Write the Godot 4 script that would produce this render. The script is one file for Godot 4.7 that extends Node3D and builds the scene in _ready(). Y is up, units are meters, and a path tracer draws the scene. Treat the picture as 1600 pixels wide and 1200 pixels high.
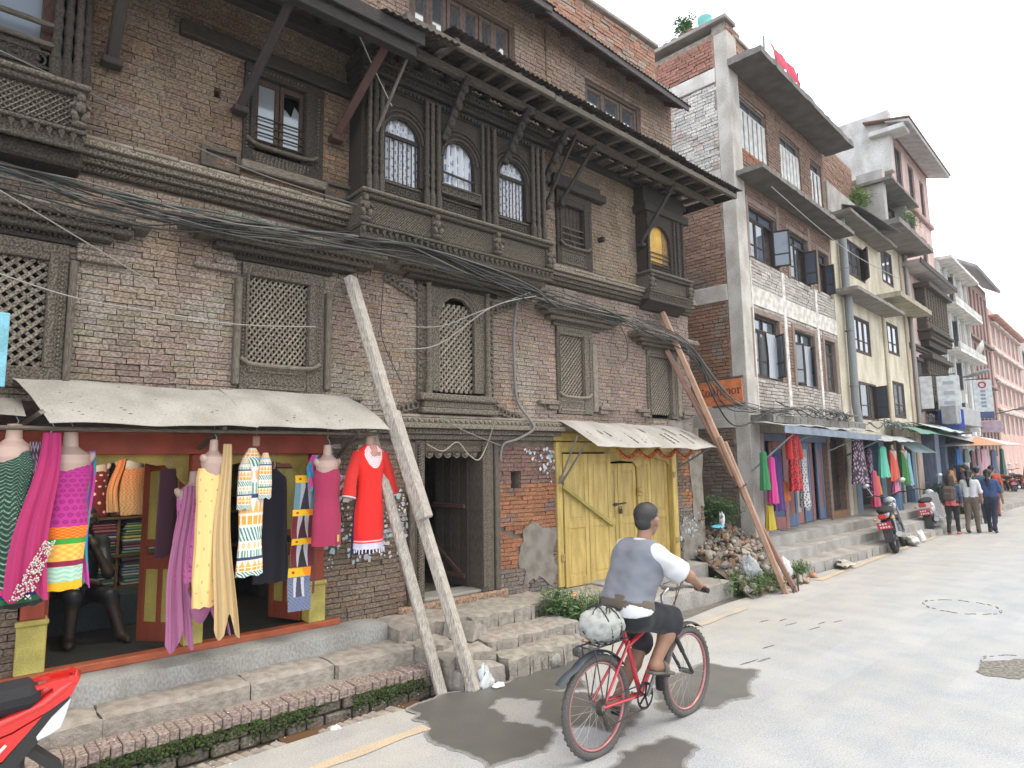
extends Node3D
# A narrow old-town street: a carved brick house with shops, propped by timbers, and its neighbours.
# x runs along the houses, y is up, z comes out from the house fronts (z = 0) over the road.

class MB:
	var v := PackedVector3Array()
	var n := PackedVector3Array()
	var c := PackedColorArray()
	var w := PackedVector2Array()
	var col := Color(1, 1, 1)

	func tn(a: Vector3, b: Vector3, d: Vector3, na: Vector3, nb: Vector3, nd: Vector3, ua := Vector2(), ub := Vector2(), ud := Vector2()) -> void:
		if (b - a).cross(d - a).dot(na + nb + nd) > 0.0:
			v.append(a); v.append(d); v.append(b)
			n.append(na); n.append(nd); n.append(nb)
			w.append(ua); w.append(ud); w.append(ub)
		else:
			v.append(a); v.append(b); v.append(d)
			n.append(na); n.append(nb); n.append(nd)
			w.append(ua); w.append(ub); w.append(ud)
		c.append(col); c.append(col); c.append(col)

	func tf(a: Vector3, b: Vector3, d: Vector3, out: Vector3) -> void:
		var m := (b - a).cross(d - a)
		if m.length_squared() < 1e-16:
			return
		m = m.normalized()
		if m.dot(out) < 0.0:
			m = -m
		tn(a, b, d, m, m, m)

	func q(a: Vector3, b: Vector3, d: Vector3, e: Vector3, out: Vector3) -> void:
		var m := (d - a).cross(e - b)
		if m.length_squared() < 1e-16:
			return
		m = m.normalized()
		if m.dot(out) < 0.0:
			m = -m
		tn(a, b, d, m, m, m, Vector2(0, 1), Vector2(1, 1), Vector2(1, 0))
		tn(a, d, e, m, m, m, Vector2(0, 1), Vector2(1, 0), Vector2(0, 0))

	func box(o: Vector3, s: Vector3, B := Basis(), bev := 0.0) -> void:
		var h := s * 0.5
		var bv := minf(bev, minf(h.x, minf(h.y, h.z)) * 0.9)
		for ax in 3:
			var i := (ax + 1) % 3
			var j := (ax + 2) % 3
			for sg in [-1.0, 1.0]:
				var p: Array = []
				for k in 4:
					var t := Vector3()
					t[ax] = sg * h[ax]
					t[i] = (h[i] - bv) * (1.0 if k == 1 or k == 2 else -1.0)
					t[j] = (h[j] - bv) * (1.0 if k > 1 else -1.0)
					p.append(t)
				var nn := Vector3()
				nn[ax] = sg
				q(o + B * p[0], o + B * p[1], o + B * p[2], o + B * p[3], B * nn)
		if bv <= 0.0:
			return
		for ax in 3:
			var i := (ax + 1) % 3
			var j := (ax + 2) % 3
			for si in [-1.0, 1.0]:
				for sj in [-1.0, 1.0]:
					var a := Vector3(); var b := Vector3()
					a[i] = si * h[i]; a[j] = sj * (h[j] - bv)
					b[i] = si * (h[i] - bv); b[j] = sj * h[j]
					var a2 := a; var b2 := b
					a[ax] = -(h[ax] - bv); b[ax] = a[ax]
					a2[ax] = h[ax] - bv; b2[ax] = a2[ax]
					var nn := Vector3()
					nn[i] = si; nn[j] = sj
					q(o + B * a, o + B * b, o + B * b2, o + B * a2, B * nn)
		for sx in [-1.0, 1.0]:
			for sy in [-1.0, 1.0]:
				for sz in [-1.0, 1.0]:
					var g := Vector3(sx, sy, sz)
					tf(o + B * (g * Vector3(h.x, h.y - bv, h.z - bv)), o + B * (g * Vector3(h.x - bv, h.y, h.z - bv)), o + B * (g * Vector3(h.x - bv, h.y - bv, h.z)), B * g)

	func span(x0: float, x1: float, y0: float, y1: float, z0: float, z1: float, bev := 0.0) -> void:
		box(Vector3((x0 + x1) / 2, (y0 + y1) / 2, (z0 + z1) / 2), Vector3(absf(x1 - x0), absf(y1 - y0), absf(z1 - z0)), Basis(), bev)

	func bar(a: Vector3, b: Vector3, wd: float, th: float, side := Vector3(0, 0, 1), bev := 0.0) -> void:
		# a rectangular bar from a to b: wd across, th along `side`
		var y := (b - a).normalized()
		var z := (side - y * side.dot(y)).normalized()
		var x := y.cross(z)
		box((a + b) / 2, Vector3(wd, a.distance_to(b), th), Basis(x, y, z), bev)

	func ring(o: Vector3, x: Vector3, y: Vector3, r: float, k: int, sides: int) -> Vector3:
		var a := TAU * k / sides
		return o + (x * cos(a) + y * sin(a)) * r

	func tube(p: PackedVector3Array, rad, sides := 8, caps := true) -> void:
		var up := Vector3(0.13, 0.97, 0.21)
		var m := p.size()
		var X: Array = []; var Y: Array = []; var T: Array = []
		for i in m:
			var t := (p[mini(i + 1, m - 1)] - p[maxi(i - 1, 0)]).normalized()
			if absf(t.dot(up)) > 0.98:
				up = Vector3(0.9, 0.1, 0.4).normalized()
			var x := up.cross(t).normalized()
			var y := t.cross(x)
			up = y
			X.append(x); Y.append(y); T.append(t)
		for i in m - 1:
			var r0: float = rad if rad is float else rad[i]
			var r1: float = rad if rad is float else rad[i + 1]
			for k in sides:
				var a0 := TAU * k / sides
				var a1 := TAU * (k + 1) / sides
				var n00: Vector3 = X[i] * cos(a0) + Y[i] * sin(a0)
				var n01: Vector3 = X[i] * cos(a1) + Y[i] * sin(a1)
				var n10: Vector3 = X[i + 1] * cos(a0) + Y[i + 1] * sin(a0)
				var n11: Vector3 = X[i + 1] * cos(a1) + Y[i + 1] * sin(a1)
				var u0 := float(k) / sides
				var u1 := float(k + 1) / sides
				var v0 := float(i) / (m - 1)
				var v1 := float(i + 1) / (m - 1)
				tn(p[i] + n00 * r0, p[i] + n01 * r0, p[i + 1] + n11 * r1, n00, n01, n11, Vector2(u0, v0), Vector2(u1, v0), Vector2(u1, v1))
				tn(p[i] + n00 * r0, p[i + 1] + n11 * r1, p[i + 1] + n10 * r1, n00, n11, n10, Vector2(u0, v0), Vector2(u1, v1), Vector2(u0, v1))
		if caps:
			for e in [0, m - 1]:
				var r: float = rad if rad is float else rad[e]
				var out: Vector3 = -T[0] if e == 0 else T[m - 1]
				for k in sides:
					tf(p[e], ring(p[e], X[e], Y[e], r, k, sides), ring(p[e], X[e], Y[e], r, k + 1, sides), out)

	func rod(a: Vector3, b: Vector3, r: float, sides := 6) -> void:
		tube(PackedVector3Array([a, b]), r, sides)

	func lathe(o: Vector3, prof: Array, sides := 12, B := Basis(), sq := Vector2(1, 1)) -> void:
		for i in prof.size() - 1:
			var a: Vector2 = prof[i]
			var b: Vector2 = prof[i + 1]
			var d := (b - a).normalized()
			for k in sides:
				var a0 := TAU * k / sides
				var a1 := TAU * (k + 1) / sides
				var c0 := Vector3(cos(a0) * sq.x, 0, sin(a0) * sq.y)
				var c1 := Vector3(cos(a1) * sq.x, 0, sin(a1) * sq.y)
				var m0 := (B * (Vector3(cos(a0), 0, sin(a0)) * d.y + Vector3(0, -d.x, 0))).normalized()
				var m1 := (B * (Vector3(cos(a1), 0, sin(a1)) * d.y + Vector3(0, -d.x, 0))).normalized()
				var p00 := o + B * (c0 * a.x + Vector3(0, a.y, 0))
				var p01 := o + B * (c1 * a.x + Vector3(0, a.y, 0))
				var p10 := o + B * (c0 * b.x + Vector3(0, b.y, 0))
				var p11 := o + B * (c1 * b.x + Vector3(0, b.y, 0))
				var t0 := float(i) / (prof.size() - 1)
				var t1 := float(i + 1) / (prof.size() - 1)
				if a.x > 1e-5:
					tn(p00, p01, p11, m0, m1, m1, Vector2(float(k) / sides, t0), Vector2(float(k + 1) / sides, t0), Vector2(float(k + 1) / sides, t1))
				if b.x > 1e-5:
					tn(p00, p11, p10, m0, m1, m0, Vector2(float(k) / sides, t0), Vector2(float(k + 1) / sides, t1), Vector2(float(k) / sides, t1))

	func torus(o: Vector3, ax: Vector3, R: float, r: float, seg := 32, sides := 8, r2 := -1.0) -> void:
		var x := ax.cross(Vector3(0.31, 0.9, 0.2)).normalized()
		var y := ax.cross(x).normalized()
		var h := r if r2 < 0 else r2
		for i in seg:
			var P: Array = []; var N: Array = []
			for ii in [i, i + 1]:
				var a: float = TAU * ii / seg
				var d := x * cos(a) + y * sin(a)
				for k in sides + 1:
					var e := TAU * k / sides
					P.append(o + d * (R + cos(e) * r) + ax * sin(e) * h)
					N.append((d * cos(e) / r + ax * sin(e) / h).normalized())
			for k in sides:
				var s := sides + 1
				tn(P[k], P[k + 1], P[s + k + 1], N[k], N[k + 1], N[s + k + 1])
				tn(P[k], P[s + k + 1], P[s + k], N[k], N[s + k + 1], N[s + k])

	func ell(o: Vector3, r: Vector3, B := Basis(), seg := 12) -> void:
		var rows := seg / 2
		for i in rows:
			for k in seg:
				var P: Array = []; var N: Array = []
				for e in [[i, k], [i, k + 1], [i + 1, k + 1], [i + 1, k]]:
					var th: float = PI * e[0] / rows
					var ph: float = TAU * e[1] / seg
					var d := Vector3(sin(th) * cos(ph), cos(th), sin(th) * sin(ph))
					P.append(o + B * (d * r)); N.append((B * (d / r)).normalized())
				if i > 0:
					tn(P[0], P[1], P[2], N[0], N[1], N[2])
				if i < rows - 1:
					tn(P[0], P[2], P[3], N[0], N[2], N[3])

	func prism(poly: PackedVector2Array, depth: float, X := Transform3D()) -> void:
		var t := Geometry2D.triangulate_polygon(poly)
		var h := depth / 2
		for i in range(0, t.size(), 3):
			for s in [-1.0, 1.0]:
				tf(X * Vector3(poly[t[i]].x, poly[t[i]].y, h * s), X * Vector3(poly[t[i + 1]].x, poly[t[i + 1]].y, h * s), X * Vector3(poly[t[i + 2]].x, poly[t[i + 2]].y, h * s), X.basis.z * s)
		var sg := 0.0
		for i in poly.size():
			sg += poly[i].cross(poly[(i + 1) % poly.size()])
		for i in poly.size():
			var a := poly[i]
			var b := poly[(i + 1) % poly.size()]
			var o := Vector2(b.y - a.y, a.x - b.x) * signf(sg)
			q(X * Vector3(a.x, a.y, -h), X * Vector3(b.x, b.y, -h), X * Vector3(b.x, b.y, h), X * Vector3(a.x, a.y, h), X.basis * Vector3(o.x, o.y, 0))

	func sheet(nu: int, nv: int, f: Callable, thick := 0.0, cf = null) -> void:
		# a smooth surface f(u, v); with thick > 0 a second skin behind it and closed rims
		var P := PackedVector3Array(); var N := PackedVector3Array(); var K := PackedColorArray()
		for j in nv + 1:
			for i in nu + 1:
				P.append(f.call(float(i) / nu, float(j) / nv))
				K.append(cf.call(float(i) / nu, float(j) / nv) if cf != null else col)
		for j in nv + 1:
			for i in nu + 1:
				var du := P[j * (nu + 1) + mini(i + 1, nu)] - P[j * (nu + 1) + maxi(i - 1, 0)]
				var dv := P[mini(j + 1, nv) * (nu + 1) + i] - P[maxi(j - 1, 0) * (nu + 1) + i]
				var m := du.cross(dv)
				N.append(m.normalized() if m.length_squared() > 1e-18 else Vector3(0, 0, 1))
		var old := col
		for j in nv:
			for i in nu:
				var a := j * (nu + 1) + i
				var b := a + 1
				var d := a + nu + 2
				var e := a + nu + 1
				var ua := Vector2(float(i) / nu, float(j) / nv)
				var ub := Vector2(float(i + 1) / nu, float(j) / nv)
				var ud := Vector2(float(i + 1) / nu, float(j + 1) / nv)
				var ue := Vector2(float(i) / nu, float(j + 1) / nv)
				col = K[a]
				tn(P[a], P[b], P[d], N[a], N[b], N[d], ua, ub, ud)
				tn(P[a], P[d], P[e], N[a], N[d], N[e], ua, ud, ue)
				if thick > 0.0:
					tn(P[a] - N[a] * thick, P[b] - N[b] * thick, P[d] - N[d] * thick, -N[a], -N[b], -N[d], ua, ub, ud)
					tn(P[a] - N[a] * thick, P[d] - N[d] * thick, P[e] - N[e] * thick, -N[a], -N[d], -N[e], ua, ud, ue)
					if i == 0: q(P[a], P[e], P[e] - N[e] * thick, P[a] - N[a] * thick, P[a] - P[b])
					if i == nu - 1: q(P[b], P[d], P[d] - N[d] * thick, P[b] - N[b] * thick, P[b] - P[a])
					if j == 0: q(P[a], P[b], P[b] - N[b] * thick, P[a] - N[a] * thick, P[a] - P[e])
					if j == nv - 1: q(P[e], P[d], P[d] - N[d] * thick, P[e] - N[e] * thick, P[e] - P[a])
		col = old

	func mesh() -> ArrayMesh:
		var m := ArrayMesh.new()
		if v.is_empty():
			return m
		var a := []
		a.resize(Mesh.ARRAY_MAX)
		a[Mesh.ARRAY_VERTEX] = v; a[Mesh.ARRAY_NORMAL] = n; a[Mesh.ARRAY_COLOR] = c; a[Mesh.ARRAY_TEX_UV] = w
		m.add_surface_from_arrays(Mesh.PRIMITIVE_TRIANGLES, a)
		return m

var M := {}          # materials
var org := {}        # where a thing stands
var taken := {}
var rng := RandomNumberGenerator.new()
const EYE := Vector3(0, 2, 6)

func mb(col := Color(1, 1, 1)) -> MB:
	var b := MB.new()
	b.col = col
	return b

func K(r: float, g: float, b: float) -> Color:
	return Color(r, g, b)

func jit(c: Color, s: float) -> Color:
	var f := 1.0 + rng.randf_range(-s, s)
	return Color(c.r * f, c.g * f * (1.0 + rng.randf_range(-s, s) * 0.2), c.b * f * (1.0 + rng.randf_range(-s, s) * 0.3))

func numbered(nm: String, parent: Node) -> String:
	var key := str(parent.get_instance_id()) + nm
	var k: int = taken.get(key, 0)
	taken[key] = k + 1
	return nm if k == 0 else "%s_%03d" % [nm, k]

func tag(o: Node3D, label: String, category: String, group := "", kind := "") -> void:
	if label != "": o.set_meta("label", label)
	if category != "": o.set_meta("category", category)
	if group != "": o.set_meta("group", group)
	if kind != "": o.set_meta("kind", kind)

func thing(nm: String, label: String, category: String, at: Vector3, group := "") -> Node3D:
	# parts are drawn in scene coordinates; `at` is only where the thing's base stands
	var o := Node3D.new()
	o.name = numbered(nm, self)
	add_child(o, true)
	o.position = at
	org[o] = at
	tag(o, label, category, group)
	return o

func put(nm: String, b, m: Material, parent: Node3D = null, xf := Transform3D()) -> MeshInstance3D:
	var o := MeshInstance3D.new()
	var p: Node = parent if parent != null else self
	o.name = numbered(nm, p)
	o.mesh = b.mesh() if b is MB else b
	o.material_override = m
	o.transform = xf
	if org.has(parent):
		o.position -= org[parent]
	p.add_child(o, true)
	return o

func group_part(nm: String, parent: Node3D) -> Node3D:
	# a part that is only the sum of its sub-parts
	var o := Node3D.new()
	o.name = numbered(nm, parent)
	if org.has(parent):
		o.position = -org[parent]
	parent.add_child(o, true)
	return o

func solo(nm: String, b, m: Material, label: String, category: String, group := "", kind := "") -> MeshInstance3D:
	var o := put(nm, b, m)
	tag(o, label, category, group, kind)
	return o

# The street turns a little from the brick and cement house on: a house (or what hangs before it) is set back along a line
# 4.5 degrees off, and lengthened along that line.
const TURN := 0.0785
var reach := {}

func along(x: float) -> float:
	return 6.0 * (x - 11.0) / (6.0 * cos(TURN) - sin(TURN) * x)

func bend(from: int, high := false) -> void:
	for i in range(from, get_child_count()):
		var o := get_child(i) as Node3D
		if o == null or o is Camera3D or o.name.begins_with("sign_board") and o.position.x < 12.0: continue
		if high:
			var c: Vector3 = o.position if org.has(o) else (o as MeshInstance3D).mesh.get_aabb().get_center() if o is MeshInstance3D else Vector3()
			if c.x < 11.8 or (c.y < 4.0 and c.x < 20.0): continue
		var x0: float
		var m := 0.0
		var k: float
		if reach.has(o):
			x0 = reach[o][0]
			var x1: float = reach[o][1]
			m = (along(x1) - along(x0)) / (x1 - x0)
			k = 1.0 + along(lerpf(x0, x1, 0.3 if x0 > 12.0 else 0.0)) * sin(TURN) / 6.0
		else:
			x0 = o.position.x if org.has(o) else (o as MeshInstance3D).mesh.get_aabb().get_center().x
			k = 1.0 + along(x0) * sin(TURN) / 6.0
			m = k
			if o.name.begins_with("tin_awning") or o.name.begins_with("cable"): m = k * 1.25
		var B := Basis(Vector3.UP, TURN) * Basis.from_scale(Vector3(m, k, k))
		var to := Vector3(11.0 + along(x0) * cos(TURN), 2.0, -along(x0) * sin(TURN))
		o.transform = Transform3D(B, to - B * Vector3(x0, 2.0, 0)) * o.transform

# ---------- textures and materials
func fnl(seed_: int, freq: float, oct: int, kind := FastNoiseLite.TYPE_SIMPLEX_SMOOTH) -> FastNoiseLite:
	var f := FastNoiseLite.new()
	f.seed = seed_; f.frequency = freq; f.noise_type = kind
	f.fractal_octaves = oct
	return f

func noise_bytes(seed_: int, freq: float, oct: int, size: int, kind := FastNoiseLite.TYPE_SIMPLEX_SMOOTH) -> PackedByteArray:
	var im := fnl(seed_, freq, oct, kind).get_seamless_image(size, size)
	im.convert(Image.FORMAT_L8)
	return im.get_data()

func blend_tex(size: int, c0: Color, c1: Color, a: PackedByteArray, ka: float, b: PackedByteArray, kb: float, thr := 0.0, c2 := Color(1, 1, 1)) -> ImageTexture:
	# c0..c1 by coarse noise a, darkened by fine noise b; spots of c2 where a fine value passes thr
	var d := PackedByteArray()
	d.resize(size * size * 3)
	for i in size * size:
		var t := clampf(0.5 + (a[i] / 255.0 - 0.5) * ka, 0.0, 1.0)
		var f := 1.0 + (b[i] / 255.0 - 0.5) * kb
		var r := c0.r + (c1.r - c0.r) * t
		var g := c0.g + (c1.g - c0.g) * t
		var l := c0.b + (c1.b - c0.b) * t
		if thr > 0.0 and b[i] > thr * 255.0:
			r = c2.r; g = c2.g; l = c2.b; f = 1.0
		d[i * 3] = int(clampf(r * f, 0, 1) * 255)
		d[i * 3 + 1] = int(clampf(g * f, 0, 1) * 255)
		d[i * 3 + 2] = int(clampf(l * f, 0, 1) * 255)
	var im := Image.create_from_data(size, size, false, Image.FORMAT_RGB8, d)
	return ImageTexture.create_from_image(im)

func normal_tex(bytes: PackedByteArray, size: int, amount: float) -> ImageTexture:
	var im := Image.create_from_data(size, size, false, Image.FORMAT_L8, bytes)
	im.convert(Image.FORMAT_RGBA8)
	im.bump_map_to_normal_map(amount)
	return ImageTexture.create_from_image(im)

func mat(key: String, tex: Texture2D, scale: Vector3, rough: float, nor: Texture2D = null, nk := 1.0, opt := {}) -> StandardMaterial3D:
	var m := StandardMaterial3D.new()
	m.vertex_color_use_as_albedo = true
	m.roughness = rough
	if tex:
		m.albedo_texture = tex
	if nor:
		m.normal_enabled = true
		m.normal_texture = nor
		m.normal_scale = nk
	if not opt.get("uv", false):
		m.uv1_triplanar = true
		m.uv1_world_triplanar = true
	m.uv1_scale = scale
	m.metallic = opt.get("metal", 0.0)
	m.metallic_specular = opt.get("spec", 0.5)
	if opt.has("coat"):
		m.clearcoat_enabled = true
		m.clearcoat = opt.coat
		m.clearcoat_roughness = 0.1
	if opt.has("alpha"):
		m.transparency = BaseMaterial3D.TRANSPARENCY_ALPHA
		m.albedo_color.a = opt.alpha
	if opt.has("back"):
		m.backlight_enabled = true
		m.backlight = opt.back
	if opt.has("rim"):
		m.rim_enabled = true
		m.rim = opt.rim
	M[key] = m
	return m

func print_tex(w: int, h: int, f: Callable) -> ImageTexture:
	# a cloth print from a function of (u, v) that gives an sRGB colour
	var im := Image.create(w, h, false, Image.FORMAT_RGB8)
	for y in h:
		for x in w:
			im.set_pixel(x, y, f.call((x + 0.5) / w, (y + 0.5) / h))
	return ImageTexture.create_from_image(im)

func materials() -> void:
	var S := 512
	var coarse := noise_bytes(3, 0.008, 5, S)
	var mid := noise_bytes(5, 0.03, 4, S)
	var fine := noise_bytes(7, 0.16, 3, S)
	var cell := noise_bytes(9, 0.05, 2, S, FastNoiseLite.TYPE_CELLULAR)
	var speck := noise_bytes(12, 0.45, 2, S)
	var n_fine := normal_tex(fine, S, 3.0)
	var n_mid := normal_tex(mid, S, 5.0)
	var n_cell := normal_tex(cell, S, 4.0)
	var stone := blend_tex(S, Color(0.82, 0.81, 0.79), Color(1, 0.99, 0.97), coarse, 2.2, fine, 0.5)
	var dusty := blend_tex(S, Color(0.7, 0.69, 0.67), Color(1, 1, 1), mid, 2.4, fine, 0.5)
	var grain := blend_tex(S, Color(0.66, 0.64, 0.62), Color(1, 1, 1), mid, 2.2, fine, 0.6)
	var stain := blend_tex(S, Color(0.84, 0.83, 0.81), Color(1, 1, 1), coarse, 1.7, fine, 0.22)
	var tar := blend_tex(S, Color(0.9, 0.91, 0.93), Color(1, 0.99, 0.97), coarse, 1.5, speck, 0.5, 0.86, Color(1, 1, 1))
	var worn := blend_tex(S, Color(0.6, 0.58, 0.55), Color(1, 1, 1), mid, 3.0, fine, 0.7)
	var rust := blend_tex(S, Color(0.72, 0.62, 0.52), Color(1, 1, 1), coarse, 3.5, fine, 0.4)
	var weave := print_tex(64, 64, func(u, v): 
		var t := 0.9 + 0.1 * sin(u * TAU * 16.0) * sin(v * TAU * 16.0)
		return Color(t, t, t))
	mat("brick", dusty, Vector3(1.9, 2.7, 1.9), 0.93, n_fine, 0.7)
	mat("mortar", stone, Vector3(1.3, 1.3, 1.3), 0.97, n_fine, 0.9)
	mat("wood_x", grain, Vector3(0.7, 7.0, 7.0), 0.85, n_fine, 0.5)
	mat("wood_y", grain, Vector3(7.0, 0.7, 7.0), 0.85, n_fine, 0.5)
	mat("wood_z", grain, Vector3(7.0, 7.0, 0.7), 0.85, n_fine, 0.5)
	mat("carved", worn, Vector3(2.7, 2.7, 2.7), 0.9, n_cell, 1.1)
	mat("paint_y", stain, Vector3(2.0, 0.35, 2.0), 0.6, n_fine, 0.15)
	mat("paint", stain, Vector3(0.9, 0.9, 0.9), 0.55, n_fine, 0.2)
	mat("concrete", stain, Vector3(0.45, 0.3, 0.45), 0.92, n_fine, 0.4)
	mat("plaster", stain, Vector3(0.33, 0.16, 0.33), 0.93, n_mid, 0.25)
	mat("render", stone, Vector3(0.9, 0.9, 0.9), 0.93, n_fine, 0.5)
	mat("stone", stone, Vector3(1.7, 1.7, 1.7), 0.9, n_mid, 0.9)
	mat("road", tar, Vector3(0.37, 0.37, 0.37), 0.92, n_fine, 0.12)
	mat("road_line", tar, Vector3(0.37, 0.37, 0.37), 0.92, n_fine, 0.12)
	mat("wet", tar, Vector3(0.6, 0.6, 0.6), 0.45, n_fine, 0.12)
	mat("mud", stain, Vector3(1.2, 1.2, 1.2), 0.4, n_fine, 0.5)
	mat("earth", dusty, Vector3(1.5, 1.5, 1.5), 0.97, n_mid, 1.2)
	mat("tin", stain, Vector3(0.5, 0.5, 0.5), 0.7, n_mid, 0.12, {"metal": 0.1})
	mat("rusty", rust, Vector3(1.3, 1.3, 1.3), 0.8, n_mid, 0.5)
	mat("metal", null, Vector3.ONE, 0.35, null, 1.0, {"metal": 0.9})
	mat("dull_metal", dusty, Vector3(4, 4, 4), 0.55, null, 1.0, {"metal": 0.5})
	mat("gloss", null, Vector3.ONE, 0.25, null, 1.0, {"coat": 0.8})
	mat("plain", null, Vector3.ONE, 0.6)
	mat("rubber", dusty, Vector3(6, 6, 6), 0.85)
	mat("leaf", null, Vector3.ONE, 0.6, null, 1.0, {"back": Color(0.3, 0.4, 0.1)})
	mat("skin", null, Vector3.ONE, 0.55)
	mat("hair", grain, Vector3(9, 9, 9), 0.6)
	mat("cloth", weave, Vector3(9, 9, 9), 0.9, null, 1.0, {"rim": 0.2})
	mat("thin_cloth", weave, Vector3(9, 9, 9), 0.85, null, 1.0, {"back": Color(0.35, 0.35, 0.35)})
	mat("sky_glass", null, Vector3.ONE, 0.06, null, 1.0, {"metal": 0.92, "spec": 0.9})
	mat("glass", null, Vector3.ONE, 0.05, null, 1.0, {"alpha": 0.25, "spec": 0.8})
	mat("dark_glass", null, Vector3.ONE, 0.08, null, 1.0, {"spec": 0.9, "metal": 0.15})
	mat("cable", null, Vector3.ONE, 0.6)
	mat("moss", dusty, Vector3(9, 9, 9), 0.95, n_fine, 1.6)

func print_mat(key: String, tex: Texture2D) -> StandardMaterial3D:
	var m := StandardMaterial3D.new()
	m.albedo_texture = tex
	m.roughness = 0.85
	m.rim_enabled = true
	m.rim = 0.2
	M[key] = m
	return m

# ---------- brickwork
func cuts(a: float, b: float, holes: Array, y: float) -> Array:
	var iv: Array = [[a, b]]
	for h in holes:
		if y <= h[2] or y >= h[3]:
			continue
		var nx: Array = []
		for s in iv:
			if h[0] > s[0]: nx.append([s[0], minf(s[1], h[0])])
			if h[1] < s[1]: nx.append([maxf(s[0], h[1]), s[1]])
		iv = nx.filter(func(s): return s[1] - s[0] > 0.012)
	return iv

func backing(b: MB, o: Vector3, u: Vector3, nrm: Vector3, x0: float, x1: float, y0: float, y1: float, th: float, holes: Array, front := 0.0) -> void:
	# the body of a wall, with its openings left free; its face lies `front` behind the plane
	var ys: Array = [y0, y1]
	for h in holes:
		for t in [h[2], h[3]]:
			if t > y0 + 0.001 and t < y1 - 0.001: ys.append(t)
	ys.sort()
	var B := Basis(u, Vector3.UP, nrm)
	for i in ys.size() - 1:
		if ys[i + 1] - ys[i] < 0.002: continue
		for s in cuts(x0, x1, holes, (ys[i] + ys[i + 1]) / 2):
			b.box(o + u * (s[0] + s[1]) / 2 + Vector3(0, (ys[i] + ys[i + 1]) / 2, 0) - nrm * (front + th / 2), Vector3(s[1] - s[0], ys[i + 1] - ys[i], th), B)

var brick_shapes := {}
func bricks(parent: Node3D, o: Vector3, u: Vector3, nrm: Vector3, x0: float, x1: float, y0: float, y1: float, holes: Array, L: float, H: float, gap: float, cf: Callable, keep: int, seed_: int, rough := 0.004, miss = null) -> void:
	var r := RandomNumberGenerator.new()
	r.seed = seed_
	var all: Array = []
	var rows := int((y1 - y0) / H)
	for j in rows:
		var y := y0 + (j + 0.5) * H
		for s in cuts(x0, x1, holes, y):
			var x: float = s[0]
			var first := true
			while x < s[1] - 0.01:
				var l := L * r.randf_range(0.86, 1.1)
				if r.randf() < 0.16: l *= 0.52
				if first:
					l *= (0.55 if (j % 2) == 0 else 1.0) * r.randf_range(0.8, 1.1)
					first = false
				if x + l > s[1] - 0.05: l = s[1] - x
				if not (miss != null and miss.call(x + l / 2, y)):
					var cl: Color = cf.call(x + l / 2, y, r)
					var pr := r.randf_range(-rough, rough) + 0.012 * blot.get_noise_2d(x * 0.9, y * 0.9 + 7.0)
					if r.randf() < 0.05: pr -= rough * 2.0
					all.append([x + l / 2, y + 0.009 * sin(x * 1.7 + y * 1.3) + 0.005 * sin(x * 5.3), l - gap * r.randf_range(0.6, 1.3), H - gap * r.randf_range(0.7, 1.2), pr, cl, r.randf_range(-0.012, 0.012)])
				x += l
	all.sort_custom(func(a, b): return (o + u * a[0] + Vector3(0, a[1], 0)).distance_squared_to(EYE) < (o + u * b[0] + Vector3(0, b[1], 0)).distance_squared_to(EYE))
	var mass := mb()
	for i in all.size():
		var a: Array = all[i]
		var at: Vector3 = o + u * a[0] + Vector3(0, a[1], 0) + nrm * (a[4] - 0.032)
		var B := Basis(u, Vector3.UP, nrm) * Basis(Vector3(0, 0, 1), a[6])
		if i < keep:
			var key := "%d_%d_%d" % [int(a[5].r * 50), int(a[5].g * 50), int(a[5].b * 50)]
			if not brick_shapes.has(key):
				var t := mb(a[5])
				t.box(Vector3(), Vector3(1, 1, 1), Basis(), 0.05)
				brick_shapes[key] = t.mesh()
			put("brick", brick_shapes[key], M.brick, parent, Transform3D(B * Basis.from_scale(Vector3(a[2], a[3], 0.07)), at))
		else:
			mass.col = a[5]
			mass.box(at, Vector3(a[2], a[3], 0.07), B)
	if not mass.v.is_empty():
		put("brickwork", mass, M.brick, parent).set_meta("kind", "stuff")

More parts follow.
